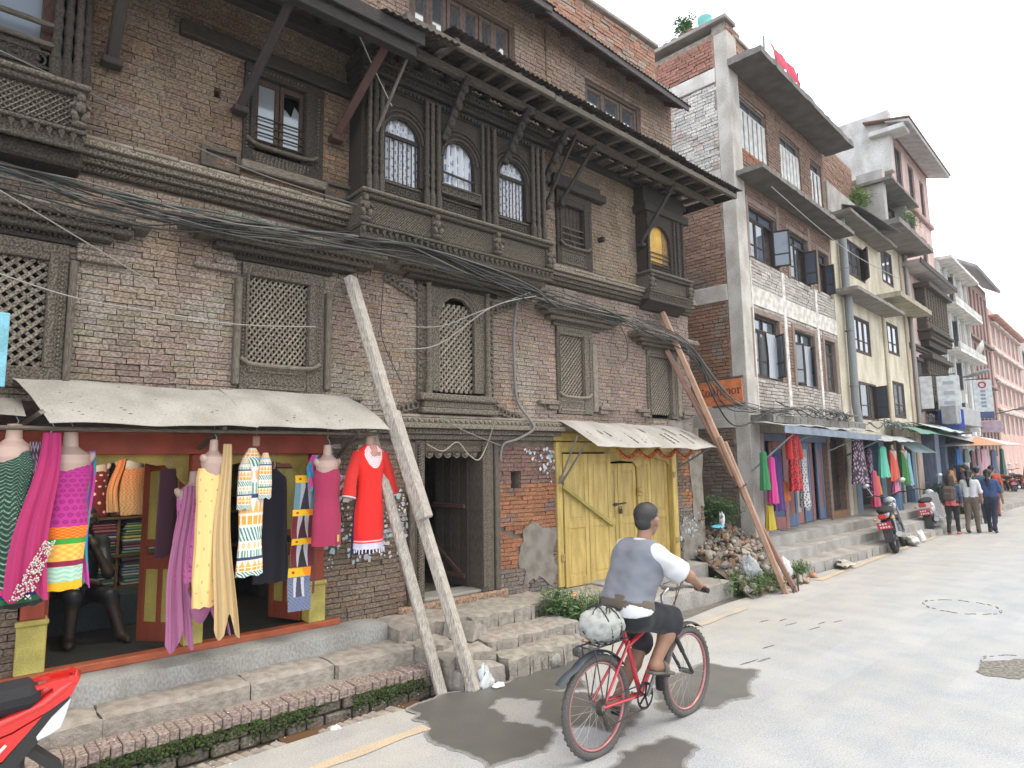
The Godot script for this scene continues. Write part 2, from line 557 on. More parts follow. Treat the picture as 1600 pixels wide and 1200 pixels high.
# ---------- bodies: tapered bones joined smoothly and meshed as surface nets
func body(bones: Array, h: float, k: float, planes: Array = [], wrinkle := 0.0) -> MB:
	var lo := Vector3(1e9, 1e9, 1e9)
	var hi := -lo
	for b in bones:
		var m: float = maxf(b[2], b[3]) + 2.5 * h
		for p in [b[0], b[1]]:
			lo = lo.min(p - Vector3(m, m, m)); hi = hi.max(p + Vector3(m, m, m))
	var nx := int((hi.x - lo.x) / h) + 2
	var ny := int((hi.y - lo.y) / h) + 2
	var nz := int((hi.z - lo.z) / h) + 2
	var F := PackedFloat32Array(); F.resize(nx * ny * nz); F.fill(9.0)
	var D := PackedFloat32Array(); D.resize(nx * ny * nz); D.fill(9.0)
	var C := PackedInt32Array(); C.resize(nx * ny * nz)
	for bi in bones.size():
		var b: Array = bones[bi]
		var a: Vector3 = b[0]
		var ab: Vector3 = b[1] - a
		var il := 1.0 / maxf(ab.length_squared(), 1e-9)
		var ra: float = b[2]
		var dr: float = b[3] - b[2]
		var m := maxf(b[2], b[3]) + k + 2.0 * h
		var p0 := ((a.min(b[1]) - Vector3(m, m, m) - lo) / h).floor()
		var p1 := ((a.max(b[1]) + Vector3(m, m, m) - lo) / h).ceil()
		for z in range(maxi(0, int(p0.z)), mini(nz, int(p1.z) + 1)):
			for y in range(maxi(0, int(p0.y)), mini(ny, int(p1.y) + 1)):
				var row := (z * ny + y) * nx
				for x in range(maxi(0, int(p0.x)), mini(nx, int(p1.x) + 1)):
					var p := lo + Vector3(x, y, z) * h - a
					var t := clampf(p.dot(ab) * il, 0.0, 1.0)
					var d := (p - ab * t).length() - ra - dr * t
					var i := row + x
					if d < D[i]:
						D[i] = d; C[i] = bi
					var f := F[i]
					if f > 8.0:
						F[i] = d
					else:
						var e := maxf(k - absf(f - d), 0.0)
						F[i] = minf(f, d) - e * e / (4.0 * k)
	for pl in planes:
		var pn: Vector3 = pl[0]
		for z in nz:
			for y in ny:
				for x in nx:
					var i := (z * ny + y) * nx + x
					F[i] = maxf(F[i], pn.dot(lo + Vector3(x, y, z) * h) - pl[1])
	var out := mb()
	var V := {}
	var ofs := PackedInt32Array([0, 1, nx, nx + 1, nx * ny, nx * ny + 1, nx * ny + nx, nx * ny + nx + 1])
	var ed := [[0, 1], [2, 3], [4, 5], [6, 7], [0, 2], [1, 3], [4, 6], [5, 7], [0, 4], [1, 5], [2, 6], [3, 7]]
	var P := PackedVector3Array(); var N := PackedVector3Array(); var Q := PackedColorArray()
	for z in nz - 1:
		for y in ny - 1:
			for x in nx - 1:
				var i := (z * ny + y) * nx + x
				var f0 := F[i]
				if f0 > 2.0 * h or f0 < -2.0 * h: continue
				var mask := 0
				for e in 8:
					if F[i + ofs[e]] < 0.0: mask |= 1 << e
				if mask == 0 or mask == 255: continue
				var s := Vector3(); var cnt := 0
				for e in ed:
					var fa := F[i + ofs[e[0]]]
					var fb := F[i + ofs[e[1]]]
					if (fa < 0.0) != (fb < 0.0):
						var t := fa / (fa - fb)
						var ca := Vector3(e[0] & 1, (e[0] >> 1) & 1, e[0] >> 2)
						var cb := Vector3(e[1] & 1, (e[1] >> 1) & 1, e[1] >> 2)
						s += ca.lerp(cb, t); cnt += 1
				V[i] = P.size()
				P.append(lo + (Vector3(x, y, z) + s / cnt) * h)
				var g := Vector3()
				for e in 8:
					var fe := F[i + ofs[e]]
					g += fe * Vector3((e & 1) * 2 - 1, ((e >> 1) & 1) * 2 - 1, (e >> 2) * 2 - 1)
				N.append(g.normalized())
				Q.append(bones[C[i]][4])
	if wrinkle > 0.0:
		var fw := fnl(19, 4.5, 2)
		for i in P.size():
			var p := P[i] * Vector3(1.0, 1.6, 1.0)
			var w0 := fw.get_noise_3dv(p)
			var g := Vector3(fw.get_noise_3dv(p + Vector3(0.008, 0, 0)) - w0, fw.get_noise_3dv(p + Vector3(0, 0.008, 0)) - w0, fw.get_noise_3dv(p + Vector3(0, 0, 0.008)) - w0) / 0.008
			P[i] += N[i] * w0 * wrinkle
			N[i] = (N[i] - (g - N[i] * g.dot(N[i])) * wrinkle).normalized()
	for i in V:
		var f0: bool = F[i] < 0.0
		for ax in 3:
			var d: int = [1, nx, nx * ny][ax]
			if f0 == (F[i + d] < 0.0): continue
			var d1: int = [nx, nx * ny, 1][ax]
			var d2: int = [nx * ny, 1, nx][ax]
			if not (V.has(i - d1) and V.has(i - d2) and V.has(i - d1 - d2)): continue
			var a: int = V[i]; var b: int = V[i - d1]; var c2: int = V[i - d1 - d2]; var e2: int = V[i - d2]
			out.col = Q[a]
			out.tn(P[a], P[b], P[c2], N[a], N[b], N[c2])
			out.tn(P[a], P[c2], P[e2], N[a], N[c2], N[e2])
	return out

func _ready() -> void:
	var cam := Camera3D.new()
	cam.name = "camera"
	cam.fov = 61.93
	cam.near = 0.05
	cam.far = 900.0
	cam.transform = Transform3D(Basis(Vector3(0.75433, -0.015595, 0.656306), Vector3(-0.066617, 0.992739, 0.100156), Vector3(-0.653103, -0.119272, 0.747818)), EYE)
	add_child(cam)
	var we := WorldEnvironment.new()
	we.name = "world_environment"
	var env := Environment.new()
	var sky := Sky.new()
	var sm := ProceduralSkyMaterial.new()
	sm.sky_top_color = Color(0.9, 0.94, 1.0)
	sm.sky_horizon_color = Color(0.97, 0.98, 1.0)
	sm.sky_curve = 0.3
	sm.ground_horizon_color = Color(0.7, 0.7, 0.7)
	sm.ground_bottom_color = Color(0.3, 0.3, 0.3)
	sm.sky_energy_multiplier = 1.15
	sm.sun_angle_max = 1.0
	sky.sky_material = sm
	env.background_mode = Environment.BG_SKY
	env.sky = sky
	env.tonemap_mode = Environment.TONE_MAPPER_LINEAR
	env.tonemap_exposure = 2.1
	env.fog_enabled = true
	env.fog_density = 0.0011
	env.fog_light_color = Color(0.93, 0.95, 0.98)
	env.sdfgi_enabled = true
	env.ssao_enabled = true
	env.ssil_enabled = true
	we.environment = env
	add_child(we)
	var sun := DirectionalLight3D.new()
	sun.name = "sun"
	sun.light_energy = 0.5
	sun.light_color = Color(1.0, 0.97, 0.92)
	sun.light_angular_distance = 40.0
	sun.shadow_enabled = true
	sun.transform = Transform3D(Basis(), Vector3(0, 30, 0)).looking_at(Vector3(-7, 0, -10), Vector3.UP)
	add_child(sun)
	rng.seed = 11
	blot = fnl(77, 0.7, 3)
	materials()
	ground()
	steps_left()
	steps_right()
	old_house()
	var mark := get_child_count()
	brick_block()
	far_houses()
	bend(mark)
	left_shop()
	awnings()
	props_and_cables()
	mark = get_child_count()
	right_shop()
	bend(mark)
	rider()
	motorcycles()
	people()
	mark = get_child_count()
	small_things()
	bend(mark, true)

# ---------- ground
func ground() -> void:
	var b := mb(K(0.2, 0.185, 0.165))
	b.span(-300, 500, -0.4, -0.1, -300, 300)
	put("ground", b, M.earth).set_meta("kind", "structure")
	b = mb(K(0.36, 0.36, 0.355))
	var top := func(u, v):
		var x: float = lerpf(-9.0, 160.0, u * u)
		var z0: float = 1.25 - 0.045 * maxf(x - 4.0, 0.0) + 0.05 * sin(x * 2.1) * exp(-absf(x - 5.0) * 0.1)
		var z: float = lerpf(minf(z0, 1.3), 11.0, v)
		return Vector3(x, 0.012 * sin(z * 0.6) - 0.01 * exp(-v * 40.0), z)
	var fr := fnl(23, 0.5, 3)
	b.sheet(260, 44, top, 0.0, func(u, v):
		var p: Vector3 = top.call(u, v)
		var t := clampf((p.z - 1.4) * 0.6 + fr.get_noise_2d(p.x * 0.5, p.z * 1.6) * 0.5, 0.0, 1.0)
		var f := 1.0 + 0.1 * fr.get_noise_2d(p.x * 0.7 + 60.0, p.z * 2.6)
		return Color(0.435, 0.42, 0.395).lerp(Color(0.415, 0.423, 0.43), t) * f)
	for k in 120:
		var a: Vector3 = top.call(k / 120.0, 0.0)
		var e: Vector3 = top.call((k + 1) / 120.0, 0.0)
		b.q(a, e, e - Vector3(0, 0.12, 0), a - Vector3(0, 0.12, 0), Vector3(0, 0, -1))
	put("road", b, M.road).set_meta("kind", "structure")
	# the worn orange edge line, on the road
	for s in [[-2.0, 2.85, 0], [6.35, 8.1, 1], [10.7, 40.0, 2]]:
		b = mb(K(0.56, 0.45, 0.32) if s[2] != 1 else K(0.5, 0.44, 0.36))
		var f := func(u, v):
			var x: float = lerpf(s[0], s[1], u)
			var z: float = 1.78 - 0.063 * (x - 1.5) + (v - 0.5) * (0.11 + 0.02 * sin(x * 9.0))
			return Vector3(x, 0.012 * sin(z * 0.6) + 0.004, z)
		b.sheet(60, 3, f)
		put("road_marking", b, M.road_line).set_meta("kind", "structure")
	# a wet stain: flat sheets with ragged outlines
	wet_patch([[2.98, 1.3], [3.29, 1.22], [3.84, 1.4], [3.95, 1.7], [4.25, 2.1], [4.3, 2.6], [3.8, 2.78], [3.75, 2.47], [3.55, 2.36], [3.62, 2.12], [3.86, 1.9], [3.66, 1.62], [3.42, 1.72], [3.36, 2.05], [3.5, 2.4], [3.22, 2.58], [2.84, 2.5], [2.76, 2.0], [2.9, 1.55]], K(0.125, 0.119, 0.109), "wet")
	wet_patch([[3.8, 1.4], [4.3, 1.25], [5.05, 0.95], [5.3, 1.1], [5.2, 1.3], [4.6, 1.5], [4.35, 1.95], [3.97, 1.74]], K(0.12, 0.115, 0.105), "wet")
	wet_patch([[4.4, 2.7], [4.9, 2.3], [5.66, 2.3], [5.8, 2.75], [5.2, 3.0], [4.7, 2.95]], K(0.17, 0.168, 0.16), "wet")
	wet_patch([[3.3, 3.15], [3.62, 3.0], [4.0, 3.05], [4.05, 3.25], [3.65, 3.38], [3.36, 3.3]], K(0.13, 0.125, 0.12), "wet")
	wet_patch([[3.15, 3.52], [3.4, 3.46], [3.52, 3.6], [3.3, 3.68]], K(0.14, 0.135, 0.13), "wet")
	# cracked round patches in the road
	for m in [[10.1, 3.3, 0.42], [7.75, 4.45, 0.38]]:
		b = mb(K(0.24, 0.23, 0.22))
		for k in 40:
			if (k * k * 7) % 11 < 3: continue
			var a0 := TAU * k / 40.0
			var a1 := TAU * (k + 0.85) / 40.0
			var wob := 1.0 + 0.04 * sin(k * 2.7)
			b.bar(Vector3(m[0] + cos(a0) * m[2] * wob, 0.012 * sin(m[1] * 0.6) + 0.002, m[1] + sin(a0) * m[2] * wob), Vector3(m[0] + cos(a1) * m[2] * wob, 0.012 * sin(m[1] * 0.6) + 0.002, m[1] + sin(a1) * m[2] * wob), 0.006 + 0.01 * absf(sin(k * 3.1)), 0.008, Vector3.UP)
		put("road_crack", b, M.earth).set_meta("kind", "structure")
	wet_patch([[7.2, 4.15], [7.6, 4.1], [8.0, 4.35], [7.9, 4.6], [7.5, 4.55], [7.2, 4.4]], K(0.27, 0.25, 0.225), "earth")
	for k in 11:
		b = mb(jit(K(0.25, 0.245, 0.235), 0.15))
		var sx := rng.randf_range(4.8, 8.6)
		var sz := 2.1 + rng.randf_range(0, 0.9) - (sx - 5.0) * 0.12
		var poly := PackedVector2Array()
		for t in 9:
			poly.append(Vector2(cos(t * TAU / 9) * rng.randf_range(0.03, 0.17), sin(t * TAU / 9) * rng.randf_range(0.004, 0.016)))
		if Geometry2D.triangulate_polygon(poly).size() > 0:
			b.prism(poly, 0.002, Transform3D(Basis(Vector3(1, 0, 0.12).normalized(), Vector3(0, 0, -1), Vector3.UP), Vector3(sx, 0.012 * sin(sz * 0.6) + 0.003, sz)))
			put("road_mark", b, M.earth).set_meta("kind", "structure")
	# gutter
	b = mb(K(0.16, 0.13, 0.1))
	b.span(-6, 3.6, -0.12, -0.075, 0.88, 1.32)
	put("gutter", b, M.mud).set_meta("kind", "structure")
	b = mb(K(0.16, 0.085, 0.04))
	b.sheet(30, 3, func(u, v): return Vector3(lerpf(2.0, 3.2, u), -0.055, lerpf(0.95, 1.2 + 0.04 * sin(u * 9.0), v)))
	put("gutter_water", b, M.wet).set_meta("kind", "structure")
	var ed := mb()
	var gutter_edge := Node3D.new()
	gutter_edge.name = "gutter_paving"
	add_child(gutter_edge)
	gutter_edge.set_meta("kind", "structure")
	var i := 0
	var x := -1.2
	while x < 2.9:
		var w := rng.randf_range(0.055, 0.075)
		ed = mb(jit(K(0.36, 0.32, 0.28), 0.15))
		if x > 1.95 and x < 2.2: 
			x += w + 0.006
			continue
		ed.box(Vector3(x + w / 2, -0.045 + rng.randf_range(-0.006, 0.006), 1.21 - 0.01 * x + rng.randf_range(-0.01, 0.01)), Vector3(w, 0.07, 0.19), Basis(Vector3.UP, rng.randf_range(-0.08, 0.08) + 0.3), 0.01)
		put("brick", ed, M.stone, gutter_edge)
		x += w + 0.006
		i += 1

func wp(q: Vector2, up: float) -> Vector3:
	return Vector3(q.x, 0.012 * sin(q.y * 0.6) + up, q.y)

func wet_patch(p: Array, c: Color, m: String) -> void:
	var fn := fnl(41, 0.12, 3)
	var poly := PackedVector2Array()
	for k in p.size():
		var a := Vector2(p[k][0], p[k][1])
		var d := Vector2(p[(k + 1) % p.size()][0], p[(k + 1) % p.size()][1])
		for t in 14:
			var e := a.lerp(d, t / 14.0)
			poly.append(e + Vector2(fn.get_noise_2d(e.x * 40.0, e.y * 40.0), fn.get_noise_2d(e.x * 40.0 + 500.0, e.y * 40.0)) * 0.06 + Vector2(rng.randf_range(-0.004, 0.004), rng.randf_range(-0.004, 0.004)))
	if m == "wet":
		# half-dry margin
		for ring in 2:
			var grown := Geometry2D.offset_polygon(poly, 0.035 - ring * 0.017)
			for g in grown:
				var t := Geometry2D.triangulate_polygon(g)
				var e := mb(c.lerp(Color(0.4, 0.39, 0.37), 0.62 - ring * 0.3))
				for k in range(0, t.size(), 3):
					e.tf(wp(g[t[k]], 0.003 + ring * 0.001), wp(g[t[k + 1]], 0.003 + ring * 0.001), wp(g[t[k + 2]], 0.003 + ring * 0.001), Vector3.UP)
				put("damp_margin", e, M.road).set_meta("kind", "structure")
	var tri := Geometry2D.triangulate_polygon(poly)
	var b := mb(c)
	for k in range(0, tri.size(), 3):
		var q: Array = []
		for e in 3:
			var t := poly[tri[k + e]]
			q.append(Vector3(t.x, 0.012 * sin(t.y * 0.6) + 0.005, t.y))
		b.tf(q[0], q[1], q[2], Vector3.UP)
	put("wet_patch" if m == "wet" else "broken_surface", b, M[m]).set_meta("kind", "structure")

func rough_slab(x0: float, x1: float, y0: float, y1: float, z0: float, z1: float, c: Color, seed_: int, amt := 0.02) -> MB:
	# a worn stone with an uneven outline
	var b := mb(c)
	var f := fnl(seed_, 2.2, 3)
	var top := func(u, v):
		var x := lerpf(x0, x1, u)
		var z := lerpf(z0, z1, v)
		var e := minf(minf(u, 1.0 - u) * (x1 - x0), minf(v, 1.0 - v) * (z1 - z0))
		return Vector3(x + f.get_noise_2d(x * 3.0, z * 3.0 + 9.0) * amt * 1.6, y1 + f.get_noise_2d(x * 2.0, z * 2.0) * amt - maxf(0.0, 0.025 - e) * 0.8, z + f.get_noise_2d(x * 3.0 + 31.0, z * 3.0) * amt * 2.0)
	var nu := clampi(int((x1 - x0) / 0.07), 3, 40)
	var nv := clampi(int((z1 - z0) / 0.07), 3, 14)
	b.sheet(nu, nv, top, 0.0)
	for k in nu:
		for s in [0.0, 1.0]:
			var a: Vector3 = top.call(float(k) / nu, s)
			var d: Vector3 = top.call(float(k + 1) / nu, s)
			var m := Vector3(0, 0, 1 if s > 0.5 else -1)
			var wob := 0.5 * amt * sin(k * 2.1 + seed_) if amt > 0.015 else 0.0
			b.q(a, d, Vector3(d.x, (y0 + d.y) * 0.5, d.z + wob), Vector3(a.x, (y0 + a.y) * 0.5, a.z - wob), m)
			b.q(Vector3(a.x, (y0 + a.y) * 0.5, a.z - wob), Vector3(d.x, (y0 + d.y) * 0.5, d.z + wob), Vector3(d.x, y0, d.z), Vector3(a.x, y0, a.z), m)
	for k in nv:
		for s in [0.0, 1.0]:
			var a: Vector3 = top.call(s, float(k) / nv)
			var d: Vector3 = top.call(s, float(k + 1) / nv)
			b.q(a, d, Vector3(d.x, y0, d.z), Vector3(a.x, y0, a.z), Vector3(1 if s > 0.5 else -1, 0, 0))
	return b

func steps_left() -> void:
	var S := Node3D.new()
	S.name = "shop_steps"
	add_child(S)
	S.set_meta("kind", "structure")
	# brick-on-edge kerb with moss on its face
	var x := -3.0
	while x < 3.45:
		var w := rng.randf_range(0.06, 0.078)
		var b := mb(jit(K(0.37, 0.29, 0.255), 0.1))
		b.box(Vector3(x + w / 2, 0.155 + rng.randf_range(-0.006, 0.006), 0.83 + 0.045 * maxf(x - 1.0, 0.0) + rng.randf_range(-0.012, 0.012)), Vector3(w - 0.004, 0.075, 0.2), Basis(Vector3.UP, 0.02), 0.006)
		put("brick", b, M.brick, S)
		x += w
	x = -3.0
	var row := 0
	while x < 3.4:
		var w := rng.randf_range(0.15, 0.24)
		for j in 2:
			var b := mb(jit(K(0.2, 0.17, 0.135), 0.2))
			b.box(Vector3(x + w / 2 + j * 0.09, 0.075 - j * 0.1 + rng.randf_range(-0.004, 0.004), 0.83 + 0.045 * maxf(x - 1.0, 0.0) + rng.randf_range(-0.015, 0.01)), Vector3(w - 0.012, 0.088, 0.18), Basis(Vector3.UP, rng.randf_range(-0.03, 0.03)), 0.014)
			put("brick", b, M.brick, S)
		x += w
	var b := mb(K(0.3, 0.27, 0.235))
	b.span(-3, 3.4, -0.08, 0.17, 0.3, 0.76)
	b.span(3.1, 3.5, -0.08, 0.16, 0.3, 0.9)
	put("kerb_fill", b, M.concrete, S)
	# the stone step
	x = -3.0
	var k := 0
	while x < 3.35:
		var w := rng.randf_range(0.7, 1.2)
		put("stone", rough_slab(x, minf(x + w - 0.012, 3.42), 0.12, 0.305 + rng.randf_range(-0.01, 0.008), 0.28, 0.68 + rng.randf_range(-0.025, 0.03), jit(K(0.38, 0.345, 0.305), 0.06), 40 + k, 0.013), M.stone, S)
		x += w
		k += 1
	# the cement step
	put("cement_step", rough_slab(-3.0, 3.32, 0.2, 0.462, -0.3, 0.3, K(0.38, 0.37, 0.35), 90, 0.008), M.concrete, S)
	# moss that grows on the kerb face
	var moss := mb()
	for i in 2600:
		var u := rng.randf()
		var mx := lerpf(0.55, 3.35, u)
		var dens := 0.5 + 0.5 * sin(mx * 7.0) + (0.5 if mx > 1.0 and mx < 1.75 else 0.0)
		if rng.randf() > dens * 0.8: continue
		var my := 0.125 - absf(rng.randfn(0.0, 0.055))
		if my < -0.05: continue
		moss.col = jit(K(0.055, 0.085, 0.018), 0.4)
		var s := rng.randf_range(0.006, 0.014)
		moss.ell(Vector3(mx, my, 0.925 + 0.045 * maxf(mx - 1.0, 0.0) + rng.randf_range(-0.008, 0.006)), Vector3(s * 1.4, s, s), Basis(Vector3(0, 0, 1), rng.randf() * 3.0), 6)
	put("moss", moss, M.moss, S).set_meta("kind", "stuff")

func steps_right() -> void:
	# broken stones before the old doorway, and the terrace of the yellow shop
	var S := Node3D.new()
	S.name = "doorway_paving"
	add_child(S)
	S.set_meta("kind", "structure")
	var cc := K(0.37, 0.34, 0.305)
	var rows := [
		[3.32, 4.1, 0.1, 0.44, -0.1, 0.52, 0.02], [4.1, 4.98, 0.1, 0.43, -0.2, 0.62, 0.025], [3.36, 3.72, 0.05, 0.33, 0.55, 0.86, 0.03], [3.45, 4.0, 0.0, 0.27, 0.72, 1.15, 0.03],
		[4.02, 4.75, 0.0, 0.29, 0.62, 1.05, 0.035], [3.5, 3.95, -0.06, 0.17, 1.0, 1.3, 0.03], [4.0, 4.95, -0.06, 0.2, 1.02, 1.36, 0.035], [4.78, 5.3, -0.05, 0.27, 0.55, 1.0, 0.03],
		[4.98, 5.55, 0.05, 0.4, -0.2, 0.42, 0.03]]
	for k in rows.size():
		var r: Array = rows[k]
		put("stone", rough_slab(r[0], r[1], r[2], r[3], r[4], r[5], jit(cc, 0.07), 120 + k * 7, r[6]), M.stone, S)
	var t := mb(K(0.4, 0.37, 0.33))
	t.prism(PackedVector2Array([Vector2(0, 0), Vector2(0.3, 0), Vector2(0.26, 0.1), Vector2(0.05, 0.18)]), 0.34, Transform3D(Basis(Vector3.UP, 0.4), Vector3(3.85, 0.27, 0.72)))
	put("stone", t, M.stone, S)
	t = mb(K(0.37, 0.25, 0.17))
	t.span(3.6, 5.1, 0.3, 0.5, -0.34, 0.06, 0.02)
	put("clay_sill", t, M.earth, S)
	t = mb(K(0.35, 0.33, 0.3))
	t.span(3.75, 4.75, 0.5, 0.535, -0.33, 0.0, 0.01)
	put("threshold_slab", t, M.concrete, S)
	# terrace
	put("terrace_slab", rough_slab(5.4, 6.7, 0.02, 0.36, -0.25, 0.5, K(0.4, 0.37, 0.33), 201, 0.02), M.stone, S)
	put("terrace_slab", rough_slab(5.45, 6.2, 0.27, 0.33, 0.28, 0.66, K(0.4, 0.37, 0.33), 205, 0.02), M.stone, S)
	put("terrace_slab", rough_slab(6.5, 8.95, 0.0, 0.4, -0.25, 0.3, K(0.36, 0.345, 0.32), 207, 0.008), M.concrete, S)
	put("cement_step", rough_slab(6.35, 8.75, -0.08, 0.22, 0.3, 0.82, K(0.37, 0.35, 0.325), 209, 0.012), M.concrete, S)
	t = mb(K(0.19, 0.175, 0.155))
	t.sheet(40, 6, func(u, v): return Vector3(lerpf(5.0, 10.5, u), -0.03 + 0.02 * sin(u * 31.0) * sin(v * 5.0), lerpf(0.3, 1.32 - 0.05 * u, v)))
	put("gutter_earth", t, M.mud, S)
	for k in 16:
		var a := mb(jit(K(0.36, 0.34, 0.31), 0.15))
		var s := rng.randf_range(0.05, 0.13)
		a.ell(Vector3(), Vector3(s * 1.3, s * 0.6, s), Basis(Vector3.UP, rng.randf() * 3.0), 8)
		var at := Vector3(rng.randf_range(3.7, 6.9), 0.02, rng.randf_range(0.95, 1.28))
		if k == 0: at = Vector3(6.75, 0.1, 1.0)
		if k == 1: at = Vector3(4.55, 0.07, 1.32)
		if k == 2: at = Vector3(5.25, 0.06, 0.95)
		if k < 3:
			a = mb(jit(K(0.37, 0.35, 0.33), 0.1))
			a.ell(Vector3(), Vector3(0.24, 0.14, 0.16) if k == 0 else Vector3(0.1, 0.09, 0.09), Basis(Vector3.UP, 0.4), 9)
		put("loose_stone", a, M.stone, S, Transform3D(Basis(Vector3(0.3, 1, 0.2).normalized(), rng.randf() * 6.0), at))
	# steps before the clothes shop next door
	S = Node3D.new()
	S.name = "pavement_steps"
	add_child(S)
	S.set_meta("kind", "structure")
	put("cement_step", rough_slab(10.95, 22.0, -0.1, 0.58, -1.6, 0.16, K(0.36, 0.345, 0.32), 301, 0.012), M.concrete, S)
	put("cement_step", rough_slab(10.35, 20.5, -0.1, 0.38, -0.2, 0.5, K(0.37, 0.355, 0.335), 303, 0.014), M.concrete, S)
	put("cement_step", rough_slab(10.1, 15.1, -0.1, 0.19, 0.3, 0.86, K(0.36, 0.34, 0.315), 305, 0.02), M.concrete, S)
	put("cement_step", rough_slab(15.2, 22.5, -0.1, 0.17, 0.3, 0.72, K(0.34, 0.325, 0.3), 307, 0.02), M.concrete, S)
	put("pavement_slab", rough_slab(22.5, 70.0, -0.1, 0.2, -7.5, 0.1, K(0.34, 0.325, 0.3), 309, 0.02), M.concrete, S)

# ---------- the carved brick house
var W_DARK := Color(0.055, 0.044, 0.034)
var W_MID := Color(0.165, 0.138, 0.106)
var W_DUST := Color(0.32, 0.278, 0.218)

func teeth(b: MB, x0: float, x1: float, y: float, z: float, step: float, s: Vector3, kind := 0) -> void:
	var k := 0
	var x := x0 + step * 0.5
	while x < x1:
		var w := s * rng.randf_range(0.88, 1.08)
		if kind == 0:
			b.box(Vector3(x, y, z), w)
		elif kind == 1:
			# pointed lotus petal, tip down and outwards
			var t := Vector3(x, y - w.y * 0.6, z + w.z * 0.7)
			var p := [Vector3(x - w.x / 2, y + w.y * 0.5, z), Vector3(x + w.x / 2, y + w.y * 0.5, z), Vector3(x, y + w.y * 0.3, z + w.z)]
			b.tf(p[0], t, p[2], Vector3(-1, 0, 1)); b.tf(p[1], t, p[2], Vector3(1, 0, 1)); b.tf(p[0], p[1], p[2], Vector3(0, 1, 0.3)); b.tf(p[0], p[1], t, Vector3(0, -1, -1))
		else:
			b.ell(Vector3(x, y, z), w * 0.5, Basis(), 6)
		x += step
		k += 1

func twist_col(b: MB, x: float, y0: float, y1: float, z: float, r: float) -> void:
	# a turned window post: base, ringed shaft, capital
	var p: Array = [Vector2(r * 1.3, y0), Vector2(r * 1.3, y0 + (y1 - y0) * 0.12)]
	var n := 22
	for k in n:
		var t := lerpf(0.13, 0.98, float(k) / (n - 1))
		var plain := t > 0.45 and t < 0.68
		p.append(Vector2(r * (0.95 if plain else (1.12 if k % 2 == 0 else 0.8)), lerpf(y0, y1, t)))
	p.append(Vector2(r * 1.25, y1))
	b.lathe(Vector3(x, 0, z), p, 8)

func scroll_panel(b: MB, x0: float, x1: float, y0: float, y1: float, z: float, n: int) -> void:
	# a carved row of rosettes with a raised border
	var d := 0.018
	b.span(x0, x1, y0, y0 + 0.02, z, z + d)
	b.span(x0, x1, y1 - 0.02, y1, z, z + d)
	var w := (x1 - x0) / n
	var R := minf(w, y1 - y0) * 0.36
	for k in n:
		var o := Vector3(x0 + (k + 0.5) * w, (y0 + y1) / 2, z)
		b.torus(o, Vector3(0, 0, 1), R, R * 0.22, 10, 5)
		b.ell(o, Vector3(R * 0.45, R * 0.45, 0.02), Basis(), 6)
		for t in 4:
			var a := t * TAU / 4 + 0.78
			b.ell(o + Vector3(cos(a), sin(a), 0) * R * 1.35, Vector3(R * 0.3, R * 0.3, 0.016), Basis(), 5)

func lattice(win: Node3D, x0: float, x1: float, y0: float, y1: float, z: float, pitch: Vector2, w: float, c: Color) -> void:
	# crossing slats, each its own piece, cut to the opening
	var s := pitch.y / pitch.x
	for dir in [1.0, -1.0]:
		var m: float = s * dir
		var a := minf(-m * x0, -m * x1) + y0
		var e := maxf(-m * x0, -m * x1) + y1
		var c0: float = a + pitch.y * 0.5
		while c0 < e:
			# y = m x + c0
			var xa := x0
			var xb := x1
			var t0 := (y0 - c0) / m
			var t1 := (y1 - c0) / m
			xa = maxf(xa, minf(t0, t1)); xb = minf(xb, maxf(t0, t1))
			if xb - xa > 0.03:
				var b := mb(jit(c, 0.12))
				b.bar(Vector3(xa, m * xa + c0, z + 0.008 * dir), Vector3(xb, m * xb + c0, z + 0.008 * dir), w, 0.015, Vector3(0, 0, 1), 0.003)
				put("slat", b, M.carved, win)
			c0 += pitch.y

func crown(nm: String, house: Node3D, x0: float, x1: float, xw0: float, xw1: float, y0: float, y1: float, pr: float, c: Color) -> void:
	# stepped overhanging moulding above a window: xw at its foot, x0..x1 at its top
	var g := group_part(nm, house)
	var n := 4
	for k in n:
		var t := float(k) / (n - 1)
		var b := mb(jit(c.lerp(W_DUST, t * 0.45), 0.06))
		var ya := lerpf(y0, y1, float(k) / n)
		var yb := lerpf(y0, y1, float(k + 1) / n)
		var a := lerpf(xw0, x0, pow(t, 0.8))
		var e := lerpf(xw1, x1, pow(t, 0.8))
		var z := lerpf(0.05, pr, pow(t, 0.75))
		b.span(a, e, ya, yb - 0.006, -0.05, z, 0.008)
		if k < n - 1:
			teeth(b, a + 0.01, e - 0.01, yb - 0.012, z + 0.012, 0.035 + 0.012 * k, Vector3(0.022, (yb - ya) * 0.4, 0.03), 0 if k != 1 else 2)
		put("moulding", b, M.carved, g)
	# broken clay edge on top
	var b := mb(jit(W_DUST, 0.05))
	var x := x0
	while x < x1 - 0.02:
		var w := minf(rng.randf_range(0.07, 0.16), x1 - x)
		b.box(Vector3(x + w / 2, y1 + 0.012, pr * 0.5 - 0.02), Vector3(w - 0.004, rng.randf_range(0.02, 0.045), pr + rng.randf_range(-0.02, 0.025)), Basis(Vector3(0, 0, 1), rng.randf_range(-0.04, 0.04)), 0.006)
		x += w
	put("coping", b, M.mortar, g)

